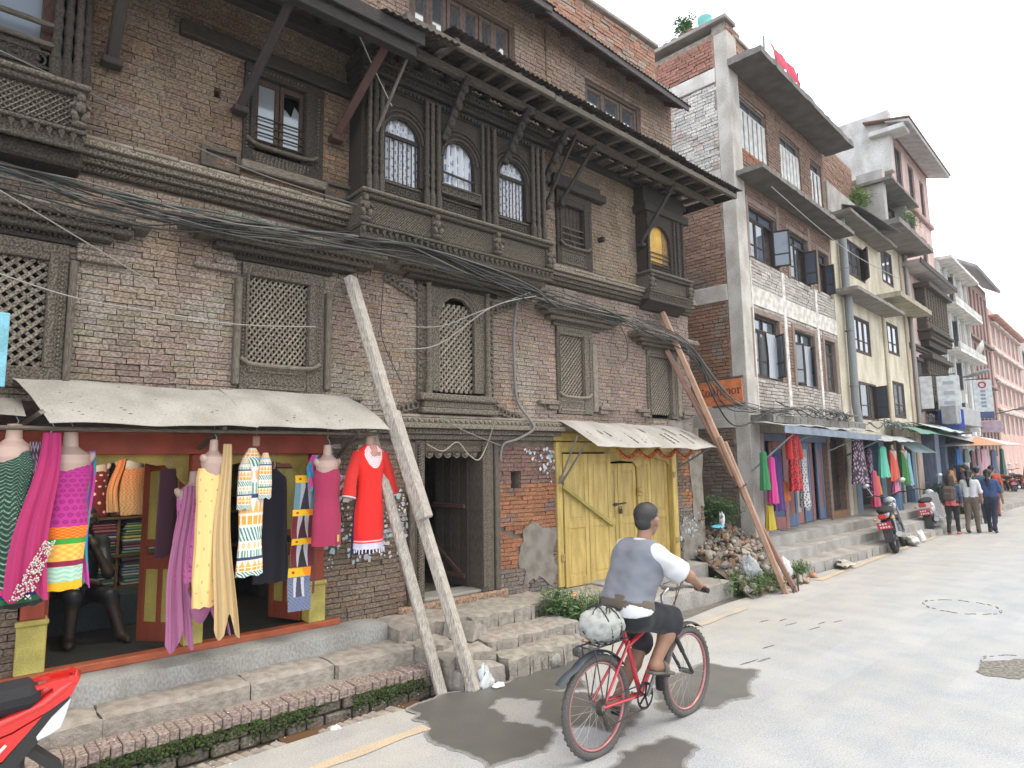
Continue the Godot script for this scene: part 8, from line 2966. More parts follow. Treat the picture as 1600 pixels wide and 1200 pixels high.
	for q in list:
		var w: float = q[4]
		var h: float = q[2] - q[3]
		var t := thing("dress", q[0], "dress", Vector3(q[1], q[3], q[7]), g)
		var floral = q[6] == "red_floral"
		put("cloth", garment(Vector3(q[1], 0, q[7]), [[q[2], w * 0.35, 0.04], [q[2] - 0.05 * h, w * (0.85 if floral else 0.7), 0.07], [q[2] - 0.35 * h, w * 0.72, 0.07], [q[2] - 0.7 * h, w * 0.9, 0.09], [q[3], w, 0.1]], 7, 0.07, rng.randf_range(-0.2, 0.2), q[5]), M[q[6]], t)
		if floral:
			for s in [-1.0, 1.0]:
				b = mb(K(0.5, 0.025, 0.025))
				b.tube(PackedVector3Array([Vector3(q[1] + s * 0.14, 2.42, 0.5), Vector3(q[1] + s * 0.22, 2.2, 0.5), Vector3(q[1] + s * 0.25, 1.95, 0.52)]), [0.05, 0.06, 0.06], 10)
				put("sleeve", b, M.cloth, t)
		hook(t, Vector3(q[1], q[2] - 0.01, q[7]), q[2] + 0.12)
		if q[1] > 16.3 and q[1] < 17.4 and q[2] > 2:
			put("torso", bust(Vector3(q[1], q[2] + 0.04, q[7]), 0.95), M.skin, t)
	# tangles of cable over the neighbouring shop ledges
	for q in [[11.3, 15.2, 2.86, 0.4, "tangle of black cables lying on the ledge over the blue shop doors"], [15.4, 19.8, 2.72, 0.35, "tangle of grey cables on the front of the cream house"], [19.9, 20.5, 3.0, 0.3, "knot of cables at the corner of the pink carved house"]]:
		b = mb()
		for k in 14:
			b.col = jit(K(0.07, 0.07, 0.07), 0.6)
			var pts := PackedVector3Array()
			var xa := rng.randf_range(q[0], lerpf(q[0], q[1], 0.6))
			var xb := rng.randf_range(xa + 0.2, q[1])
			for t in 15:
				var f := t / 14.0
				pts.append(Vector3(lerpf(xa, xb, f), q[2] + 0.07 * sin(f * 5.0 + k) + 0.05 * sin(f * 13.0 + k * 2.0) + rng.randf_range(-0.01, 0.01), q[3] + 0.05 * sin(k * 3.0 + f * 4.0)))
			b.tube(pts, rng.randf_range(0.008, 0.014), 5)
		solo("cable_tangle", b, M.cable, q[4], "cable")
	# stall roofs farther on
	o = thing("tin_awning", "short grey awning over the dresses of the cream house", "awning", Vector3(16.2, 2.3, 0.4))
	awning_sheet(o, 15.2, 18.2, 15.0, 17.6, 2.5, 2.3, 0.02, 0.75, K(0.4, 0.42, 0.42), 72)
	b = mb(K(0.25, 0.42, 0.5))
	b.bar(Vector3(15.1, 2.0, 0.05), Vector3(15.15, 2.32, 0.7), 0.05, 0.02)
	put("strut", b, M.dull_metal, o)
	o = thing("tin_awning", "green and pale tin awnings stepped over the next stall", "awning", Vector3(19, 2.3, 0.4))
	awning_sheet(o, 17.6, 20.4, 17.4, 20.6, 2.75, 2.5, 0.02, 0.8, K(0.12, 0.27, 0.2), 73)
	awning_sheet(o, 18.9, 20.6, 19.2, 21.0, 2.85, 2.58, 0.1, 0.95, K(0.45, 0.58, 0.58), 74)
	awning_sheet(o, 17.6, 19.3, 17.6, 19.5, 2.4, 2.05, 0.02, 0.6, K(0.24, 0.32, 0.33), 75)
	o = thing("tin_awning", "long pale awning over the stall of the white house", "awning", Vector3(24, 2.3, 0.4))
	awning_sheet(o, 20.8, 27.2, 20.8, 27.2, 2.6, 2.3, -0.2, 0.95, K(0.42, 0.42, 0.42), 76)
	o = thing("parasol", "pale orange and white stall parasol before the pink carved house", "parasol", Vector3(21.8, 0.1, 0.9))
	b = mb()
	for k in 8:
		b.col = K(0.62, 0.33, 0.2) if k % 2 else K(0.62, 0.62, 0.6)
		var a0 := TAU * k / 8
		var a1 := TAU * (k + 1) / 8
		b.tf(Vector3(21.8, 2.5, 0.9), Vector3(21.8 + cos(a0) * 1.1, 2.22, 0.9 + sin(a0) * 1.1), Vector3(21.8 + cos(a1) * 1.1, 2.22, 0.9 + sin(a1) * 1.1), Vector3.UP)
	put("canopy", b, M.thin_cloth, o)
	b = mb(K(0.3, 0.3, 0.3))
	b.rod(Vector3(21.8, 0.1, 0.9), Vector3(21.8, 2.5, 0.9), 0.02)
	put("pole", b, M.dull_metal, o)
	# hanging signs over the street
	for q in [[20.9, 3.7, 0.6, 0.95, 0.55, K(0.6, 0.62, 0.62), "white hanging sign with grey lettering above the blue one", "ART"], [20.9, 2.95, 0.6, 0.55, 0.6, K(0.03, 0.06, 0.36), "deep blue hanging sign with a white figure at the pink house", "A"], [24.9, 3.75, 0.5, 1.2, 0.5, K(0.6, 0.64, 0.66), "tall pale hanging sign with a red ring and a dark foot", "HOTEL"], [23.2, 2.95, 0.4, 0.6, 0.6, K(0.62, 0.62, 0.6), "blank white hanging board below the white house", ""], [20.25, 3.7, 0.25, 0.9, 0.3, K(0.55, 0.56, 0.56), "narrow pale board at the corner of the pink house", ""], [26.4, 2.9, 0.3, 0.4, 0.6, K(0.4, 0.3, 0.36), "faded mauve board at the brown brick house", ""]]:
		o = thing("hanging_sign", q[6], "sign", Vector3(q[0], q[1] - q[3] / 2, q[2]), "signs hung over the street")
		b = mb(q[5])
		var B := Basis(Vector3(0.35, 0, 0.94).normalized(), Vector3.UP, Vector3(-0.94, 0, 0.35).normalized())
		b.box(Vector3(), Vector3(q[4], q[3], 0.06), Basis(), 0.01)
		put("board", b, M.paint, o, Transform3D(B, Vector3(q[0], q[1], q[2])))
		b = mb(K(0.12, 0.12, 0.13))
		b.rod(Vector3(q[0], q[1] + q[3] / 2 + 0.05, -0.1), Vector3(q[0], q[1] + q[3] / 2 + 0.05, q[2] + 0.2), 0.015)
		put("bracket", b, M.dull_metal, o)
		if q[7] == "A":
			lettering(o, "A", Transform3D(B, Vector3(q[0], q[1], q[2])) * Transform3D(Basis(), Vector3(0, 0, 0.033)), 0.42, K(0.6, 0.62, 0.66), "Droid Sans")
		if q[7] == "ART":
			for t in 3:
				b = mb(K(0.3, 0.32, 0.35))
				b.box(Vector3(0, 0.28 - t * 0.28, 0.033), Vector3(0.26, 0.1, 0.004))
				put("faded_glyph", b, M.plain, o, Transform3D(B, Vector3(q[0], q[1], q[2])))
		if q[7] == "HOTEL":
			b = mb(K(0.4, 0.05, 0.05))
			b.torus(Vector3(0, 0.45, 0.034), Z3, 0.09, 0.025, 18, 6)
			put("red_ring", b, M.plain, o, Transform3D(B, Vector3(q[0], q[1], q[2])))
			b = mb(K(0.05, 0.07, 0.18))
			b.box(Vector3(0, -0.52, 0.0), Vector3(0.505, 0.22, 0.066), Basis(), 0.01)
			put("dark_foot", b, M.paint, o, Transform3D(B, Vector3(q[0], q[1], q[2])))
			for t in 5:
				b = mb(K(0.2, 0.22, 0.28))
				b.box(Vector3(0, 0.24 - t * 0.12, 0.034), Vector3(0.14, 0.07, 0.004))
				put("faded_glyph", b, M.plain, o, Transform3D(B, Vector3(q[0], q[1], q[2])))
	# street lamps on short arms
	for q in [[21.2, 3.9, "street lamp arm jutting from the pink carved house"], [26.6, 3.2, "street lamp arm jutting from the brown brick house"]]:
		o = thing("street_lamp", q[2], "lamp", Vector3(q[0], q[1], 0), "street lamps on wall arms")
		b = mb(K(0.2, 0.22, 0.22))
		b.tube(PackedVector3Array([Vector3(q[0], q[1], -0.3), Vector3(q[0], q[1] + 0.12, 0.4), Vector3(q[0] - 0.05, q[1] + 0.25, 1.0)]), 0.02, 7)
		put("arm", b, M.dull_metal, o)
		b = mb(K(0.25, 0.28, 0.28))
		b.ell(Vector3(q[0] - 0.08, q[1] + 0.3, 1.25), Vector3(0.1, 0.06, 0.3), Basis(Vector3(1, 0, 0), -0.3), 12)
		put("lamp_head", b, M.paint, o)

# ---------- the man on the bicycle
func wheel(bike: Node3D, o: Vector3, R: float, tyre: float, ax: Vector3, rim: Color, seed_: float) -> void:
	var w := group_part("wheel", bike)
	var b := mb(K(0.13, 0.124, 0.115))
	b.torus(o, ax, R - tyre, tyre, 56, 10)
	for k in 84:
		# knobs of the tread
		var a := TAU * k / 84
		var x := ax.cross(Vector3(0.31, 0.9, 0.2)).normalized()
		var y := ax.cross(x).normalized()
		var d := x * cos(a) + y * sin(a)
		b.box(o + d * (R - 0.001) + ax * (0.008 if k % 2 else -0.008), Vector3(0.008, 0.012, 0.014), Basis(d, d.cross(ax), -ax).orthonormalized())
	put("tyre", b, M.rubber, w)
	b = mb(rim)
	b.torus(o, ax, R - tyre * 2.0 - 0.006, 0.011, 48, 6, 0.014)
	put("rim", b, M.gloss, w)
	b = mb(K(0.5, 0.5, 0.5))
	for k in 28:
		var a := TAU * k / 28 + seed_
		var x := ax.cross(Vector3(0.31, 0.9, 0.2)).normalized()
		var y := ax.cross(x).normalized()
		var s := 0.03 if k % 2 else -0.03
		b.rod(o + ax * s + (x * cos(a + 0.5 * (1 if k % 4 < 2 else -1)) + y * sin(a + 0.5 * (1 if k % 4 < 2 else -1))) * 0.025, o + (x * cos(a) + y * sin(a)) * (R - tyre * 2.0), 0.0012, 4)
	put("spoking", b, M.metal, w)
	b = mb(K(0.3, 0.3, 0.3))
	b.rod(o - ax * 0.06, o + ax * 0.06, 0.02, 12)
	put("hub", b, M.metal, w)

func rider() -> void:
	var z := 2.9
	var o := thing("bicycle", "red mountain bicycle with black mudguards being ridden along the street", "bicycle", Vector3(3.95, 0, z))
	var RW := Vector3(3.43, 0.335, z)
	var FW := Vector3(4.49, 0.335, z)
	var BB := Vector3(3.9, 0.3, z)
	var red := K(0.5, 0.025, 0.04)
	wheel(o, RW, 0.335, 0.026, Z3, K(0.36, 0.13, 0.13), 0.1)
	wheel(o, FW, 0.335, 0.026, Vector3(0.05, 0, 1).normalized(), K(0.36, 0.13, 0.13), 0.3)
	var seat := Vector3(3.73, 0.8, z)
	var h0 := Vector3(4.25, 0.72, z)
	var h1 := Vector3(4.22, 0.86, z)
	var b := mb(red)
	b.rod(BB, seat, 0.018, 10)
	b.rod(Vector3(3.78, 0.66, z), h1 - Vector3(0, 0.03, 0), 0.018, 10)
	b.rod(BB, h0 + Vector3(0, 0.02, 0), 0.021, 10)
	b.rod(h0, h1, 0.024, 10)
	for s in [-1.0, 1.0]:
		b.rod(BB + Vector3(0, 0, s * 0.02), RW + Vector3(0, 0, s * 0.055), 0.011, 8)
		b.rod(Vector3(3.77, 0.7, z + s * 0.02), RW + Vector3(0, 0, s * 0.055), 0.01, 8)
	put("frame", b, M.gloss, o)
	b = mb(K(0.03, 0.03, 0.032))
	for s in [-1.0, 1.0]:
		b.tube(PackedVector3Array([h0 + Vector3(0, -0.03, s * 0.06), Vector3(4.36, 0.52, z + s * 0.06)]), 0.019, 8)
		b.tube(PackedVector3Array([Vector3(4.36, 0.52, z + s * 0.06), FW + Vector3(0, 0, s * 0.055)]), 0.014, 8)
	b.rod(h0 + Vector3(0, -0.03, -0.07), h0 + Vector3(0, -0.03, 0.07), 0.022, 8)
	put("fork", b, M.plain, o)
	b = mb(K(0.45, 0.46, 0.47))
	b.tube(PackedVector3Array([h1, Vector3(4.21, 0.95, z), Vector3(4.3, 0.99, z)]), 0.015, 8)
	b.tube(PackedVector3Array([Vector3(4.3, 0.99, z - 0.06), Vector3(4.3, 0.99, z), Vector3(4.3, 0.99, z + 0.06)]), 0.016, 8)
	for s in [-1.0, 1.0]:
		b.tube(PackedVector3Array([Vector3(4.3, 0.99, z + s * 0.05), Vector3(4.32, 1.02, z + s * 0.12), Vector3(4.36, 1.02, z + s * 0.2), Vector3(4.34, 1.015, z + s * 0.3)]), 0.012, 8)
	put("handlebar", b, M.metal, o)
	for s in [-1.0, 1.0]:
		b = mb(K(0.025, 0.025, 0.025))
		b.rod(Vector3(4.35, 1.018, z + s * 0.21), Vector3(4.335, 1.015, z + s * 0.33), 0.018, 10)
		b.rod(Vector3(4.38, 1.0, z + s * 0.18), Vector3(4.42, 0.98, z + s * 0.28), 0.006, 6)
		put("grip", b, M.rubber, o)
	b = mb(K(0.02, 0.02, 0.02))
	b.ell(Vector3(3.7, 0.835, z), Vector3(0.13, 0.035, 0.075), Basis(), 14)
	b.ell(Vector3(3.82, 0.84, z), Vector3(0.1, 0.025, 0.03), Basis(), 10)
	put("saddle", b, M.rubber, o)
	# mudguards follow the wheels
	for q in [[RW, 0.35, 2.0, 35.0, 150.0, K(0.045, 0.055, 0.07)], [FW, 0.36, 2.0, 55.0, 190.0, K(0.02, 0.02, 0.022)]]:
		b = mb(q[5])
		var c0: Vector3 = q[0]
		var flare: bool = c0.x < 4.0
		b.sheet(24, 6, func(u, v):
			var a := deg_to_rad(lerpf(q[3], q[4], u))
			var w = (v - 0.5) * 2.0
			var r: float = q[1] + (0.35 * maxf(0.0, u - 0.8) if flare else 0.0)
			return c0 + Vector3(cos(a), sin(a), 0) * (r + 0.012 * (1.0 - w * w)) + Vector3(0, 0, w * 0.035), 0.003)
		put("mudguard", b, M.plain, o)
	b = mb(K(0.05, 0.05, 0.05))
	for s in [-1.0, 1.0]:
		b.rod(Vector3(3.3, 0.73, z + s * 0.06), Vector3(3.72, 0.74, z + s * 0.06), 0.006, 6)
		b.rod(Vector3(3.36, 0.73, z + s * 0.06), RW + Vector3(0, 0.02, s * 0.065), 0.005, 6)
		b.rod(Vector3(3.55, 0.735, z + s * 0.06), RW + Vector3(0.01, 0.02, s * 0.065), 0.005, 6)
	for k in 5:
		b.rod(Vector3(3.32 + k * 0.09, 0.735, z - 0.06), Vector3(3.32 + k * 0.09, 0.735, z + 0.06), 0.005, 6)
	b.box(Vector3(3.25, 0.72, z), Vector3(0.04, 0.05, 0.07), Basis(), 0.01)
	put("rack", b, M.plain, o)
	b = mb(K(0.035, 0.035, 0.035))
	b.torus(BB + Vector3(0, 0, 0.045), Z3, 0.085, 0.01, 32, 6, 0.004)
	for k in 5:
		b.bar(BB + Vector3(0, 0, 0.045), BB + Vector3(cos(k * TAU / 5), sin(k * TAU / 5), 0) * 0.085 + Vector3(0, 0, 0.045), 0.014, 0.006)
	put("chainring", b, M.dull_metal, o)
	b = mb(K(0.1, 0.09, 0.08))
	for r in 4:
		b.torus(RW + Vector3(0, 0, 0.04 + r * 0.006), Z3, 0.052 - r * 0.008, 0.005, 24, 5)
	b.box(RW + Vector3(0.03, -0.1, 0.05), Vector3(0.03, 0.12, 0.015), Basis(Z3, 0.4), 0.004)
	put("gear", b, M.dull_metal, o)
	b = mb(K(0.1, 0.09, 0.08))
	b.rod(BB + Vector3(0.0, 0.085, 0.045), RW + Vector3(0, 0.045, 0.045), 0.005, 5)
	b.rod(BB + Vector3(0.0, -0.085, 0.045), RW + Vector3(0.03, -0.14, 0.05), 0.005, 5)
	put("chain", b, M.dull_metal, o)
	var pr := Vector3(3.98, 0.45, z + 0.14)
	var pl := Vector3(3.82, 0.15, z - 0.14)
	for d in [1.0, -1.0]:
		b = mb(K(0.3, 0.3, 0.3))
		b.bar(BB + Vector3(0, 0, d * 0.065), (pr if d > 0 else pl) - Vector3(0, 0, d * 0.06), 0.025, 0.014)
		put("crank", b, M.metal, o)
	for p in [pr, pl]:
		b = mb(K(0.03, 0.03, 0.03))
		b.box(p, Vector3(0.09, 0.022, 0.09), Basis(Z3, -0.2), 0.006)
		put("pedal", b, M.rubber, o)
	b = mb(K(0.03, 0.03, 0.03))
	b.tube(PackedVector3Array([Vector3(4.34, 1.0, z + 0.1), Vector3(4.44, 1.06, z + 0.04), Vector3(4.36, 0.9, z + 0.02), Vector3(4.2, 0.76, z + 0.02)]), 0.004, 5)
	b.tube(PackedVector3Array([Vector3(4.34, 1.0, z - 0.1), Vector3(4.46, 1.04, z - 0.02), Vector3(4.4, 0.85, z - 0.02), Vector3(4.4, 0.6, z)]), 0.004, 5)
	put("brake_cable", b, M.cable, o)
	# bundle tied on the rack
	o = thing("bag", "pale grey cloth bundle tied with black cord on the bicycle rack", "bag", Vector3(3.5, 0.74, z))
	b = mb(K(0.42, 0.43, 0.4))
	var f := fnl(5, 5.0, 3)
	b.sheet(40, 20, func(u, v):
		var th: float = PI * v
		var ph: float = TAU * u
		var d := Vector3(sin(th) * cos(ph), cos(th), sin(th) * sin(ph))
		var r := 1.0 + f.get_noise_3d(d.x * 0.5, d.y * 0.5, d.z * 0.5) * 0.2 + 0.03 * sin(ph * 9.0) * absf(cos(th))
		return Vector3(3.5, 0.855, z) + d * Vector3(0.17, 0.115, 0.15) * r)
	put("cloth", b, M.cloth, o)
	b = mb(K(0.025, 0.025, 0.03))
	for q in [[Vector3(0.2, 0.1, 1), 0.13], [Vector3(1, 0.3, 0.35), 0.14], [Vector3(1, 0.2, -0.5), 0.145], [Vector3(-0.3, 0.9, 0.5), 0.155]]:
		b.torus(Vector3(3.5, 0.855, z), q[0].normalized(), q[1], 0.005, 30, 5)
	for k in 7:
		b.tube(PackedVector3Array([Vector3(3.52 + k * 0.012, 0.96, z + 0.03), Vector3(3.5 + k * 0.03, 1.0 - 0.01 * k, z + 0.06 - k * 0.01), Vector3(3.44 + k * 0.04, 0.955, z + 0.1)]), 0.004, 5)
	put("cord", b, M.cable, o)
	# the rider
	var sk := K(0.28, 0.15, 0.095)
	o = thing("person", "grey haired man in grey blue vest and black shorts riding the red bicycle", "person", Vector3(3.8, 0, z))
	var sR := Vector3(3.95, 1.3, 3.07)
	var sL := Vector3(4.02, 1.31, 2.74)
	var eR := Vector3(4.14, 1.14, 3.2)
	var eL := Vector3(4.24, 1.14, 2.66)
	var wR := Vector3(4.31, 1.055, 3.16)
	var wL := Vector3(4.32, 1.05, 2.66)
	var hR := Vector3(3.76, 0.9, 2.99)
	var hL := Vector3(3.78, 0.9, 2.81)
	var kR := Vector3(4.12, 0.81, 3.05)
	var kL := Vector3(4.1, 0.6, 2.78)
	var aR := Vector3(3.9, 0.53, 3.04)
	var aL := Vector3(3.78, 0.24, 2.77)
	var nk := Vector3(3.99, 1.36, 2.905)
	var hd := Vector3(4.05, 1.52, 2.905)
	var torso := [[hR, hL, 0.115, 0.115, sk], [Vector3(3.77, 0.95, z + 0.05), Vector3(3.93, 1.24, z + 0.06), 0.115, 0.125, sk], [Vector3(3.77, 0.95, z - 0.05), Vector3(3.95, 1.24, z - 0.06), 0.115, 0.125, sk], [Vector3(3.94, 1.27, 3.02), Vector3(4.0, 1.28, 2.79), 0.085, 0.085, sk]]
	var body_b: Array = torso.duplicate()
	body_b.append_array([[nk - Vector3(0.02, 0.06, 0), hd - Vector3(0.02, 0.07, 0), 0.058, 0.052, sk], [sR, eR, 0.052, 0.042, sk], [eR, wR, 0.041, 0.029, sk], [sL, eL, 0.052, 0.042, sk], [eL, wL, 0.041, 0.029, sk],
		[hR, kR, 0.09, 0.062, sk], [kR, kR.lerp(aR, 0.35), 0.056, 0.058, sk], [kR.lerp(aR, 0.35), aR, 0.058, 0.036, sk], [aR, Vector3(4.02, 0.49, 3.05), 0.036, 0.032, sk], [hL, kL, 0.09, 0.062, sk], [kL, kL.lerp(aL, 0.35), 0.056, 0.058, sk], [kL.lerp(aL, 0.35), aL, 0.058, 0.036, sk], [aL, Vector3(3.9, 0.19, 2.77), 0.036, 0.03, sk]])
	put("body", body(body_b, 0.012, 0.03), M.skin, o)
	# hands closed round the grips
	for s in [[wR, Vector3(4.345, 1.03, 3.155), 1.0], [wL, Vector3(4.345, 1.03, 2.655), -1.0]]:
		var hb: Array = [[s[0], s[1], 0.028, 0.03, sk]]
		for k in 4:
			var off := Vector3(-0.004 * k, 0, (k - 1.5) * 0.02)
			var l: float = [0.03, 0.034, 0.033, 0.026][k]
			var p0: Vector3 = s[1] + off + Vector3(0.012, 0.012, 0)
			var p1 := p0 + Vector3(l, -0.006, 0)
			var p2 := p1 + Vector3(0.004, -0.03, 0)
			var p3 := p2 + Vector3(-0.022, -0.012, 0)
			hb.append([p0, p1, 0.0095, 0.009, sk]); hb.append([p1, p2, 0.009, 0.0085, sk]); hb.append([p2, p3, 0.0085, 0.0075, sk])
		var t0: Vector3 = s[1] + Vector3(-0.012, 0.0, -s[2] * 0.03)
		hb.append([t0, t0 + Vector3(0.012, -0.022, -s[2] * 0.012), 0.0115, 0.01, sk])
		hb.append([t0 + Vector3(0.012, -0.022, -s[2] * 0.012), t0 + Vector3(0.034, -0.03, -s[2] * 0.004), 0.01, 0.0085, sk])
		put("hand", body(hb, 0.0045, 0.006), M.skin, o)
	var vest := K(0.2, 0.212, 0.245)
	var vb: Array = []
	for q in torso:
		vb.append([q[0], q[1], q[2] + 0.03, q[3] + 0.034, jit(vest, 0.02)])
	vb.append([Vector3(3.955, 1.3, 3.03), nk - Vector3(0.02, 0.03, -0.04), 0.07, 0.05, vest])
	vb.append([Vector3(4.01, 1.31, 2.78), nk - Vector3(0.02, 0.03, 0.04), 0.07, 0.05, vest])
	put("vest", body(vb, 0.012, 0.04, [[Vector3(-0.35, -1, 0).normalized(), Vector3(-0.35, -1, 0).normalized().dot(Vector3(3.68, 0.99, z))]], 0.012), M.cloth, o)
	var hem: Array = []
	for k in 3:
		var q: Array = torso[k]
		hem.append([q[0], q[0].lerp(q[1], 0.35) if k else q[1], q[2] + 0.03, q[3] + 0.027, K(0.13, 0.1, 0.075)])
	put("vest_waistband", body(hem, 0.012, 0.04, [[Vector3(0.35, 1, 0).normalized(), Vector3(0.35, 1, 0).normalized().dot(Vector3(3.68, 1.04, z))], [Vector3(-0.35, -1, 0).normalized(), Vector3(-0.35, -1, 0).normalized().dot(Vector3(3.68, 0.975, z))]]), M.cloth, o)
	var white := K(0.68, 0.69, 0.7)
	for k in 3:
		var q: Array = torso[k]
		hem[k] = [q[0], q[0].lerp(q[1], 0.35) if k else q[1], q[2] + 0.024, q[3] + 0.022, white]
		put("shirt_tail", body(hem, 0.012, 0.04, [[Vector3(0.35, 1, 0).normalized(), Vector3(0.35, 1, 0).normalized().dot(Vector3(3.68, 0.99, z))], [Vector3(0.1, -1, 0).normalized(), Vector3(0.1, -1, 0).normalized().dot(Vector3(3.68, 0.9, z))]]), M.cloth, o)
	for q in [[sR, eR], [sL, eL]]:
		var dd: Vector3 = (q[1] - q[0]).normalized()
		put("sleeve", body([[q[0] + Vector3(-0.02, 0.0, 0), q[1], 0.083, 0.078, white], [q[0].lerp(q[1], 0.5) + Vector3(-0.02, -0.03, 0.0), q[1] + Vector3(-0.01, -0.035, 0), 0.06, 0.055, white]], 0.01, 0.04, [[dd, dd.dot(q[0].lerp(q[1], 0.82))]], 0.012), M.cloth, o)
	b = mb(white * 0.98)
	b.torus(nk + Vector3(0.0, 0.01, 0), Vector3(0.3, 0.95, 0).normalized(), 0.066, 0.016, 20, 8, 0.024)
	put("collar", b, M.cloth, o)
	var blk := K(0.017, 0.017, 0.02)
	var sh: Array = [[hR, hL, 0.128, 0.128, blk], [hR, kR, 0.112, 0.096, blk], [hL, kL, 0.112, 0.09, blk], [hR.lerp(kR, 0.6) - Vector3(0, 0.02, 0), kR - Vector3(0.0, 0.03, 0), 0.09, 0.088, blk], [Vector3(3.78, 0.93, z + 0.06), Vector3(3.78, 0.93, z - 0.06), 0.125, 0.125, blk]]
	put("shorts", body(sh, 0.012, 0.03, [[(kR - hR).normalized(), (kR - hR).normalized().dot(kR + Vector3(0.035, 0, 0))], [Vector3(-0.3, 1, 0).normalized(), Vector3(-0.3, 1, 0).normalized().dot(Vector3(3.68, 0.935, z))]], 0.01), M.cloth, o)
	for q in [[aR, Vector3(4.03, 0.475, 3.05)], [aL, Vector3(3.92, 0.172, 2.77)]]:
		b = mb(K(0.17, 0.15, 0.13))
		var d: Vector3 = (q[1] - q[0] + Vector3(0, 0.03, 0)).normalized()
		b.box(q[0].lerp(q[1], 0.45) + Vector3(0, -0.035, 0), Vector3(0.25, 0.022, 0.085), Basis(d, Z3.cross(d), Z3).orthonormalized(), 0.009)
		b.torus(q[0].lerp(q[1], 0.62), d, 0.044, 0.012, 16, 6, 0.018)
		put("sandal", b, M.rubber, o)
	head(o, hd + Vector3(0.01, 0.015, 0), Basis(Vector3.UP, 1.62) * Basis(Vector3(1, 0, 0), 0.12), sk, K(0.05, 0.047, 0.047), 0)

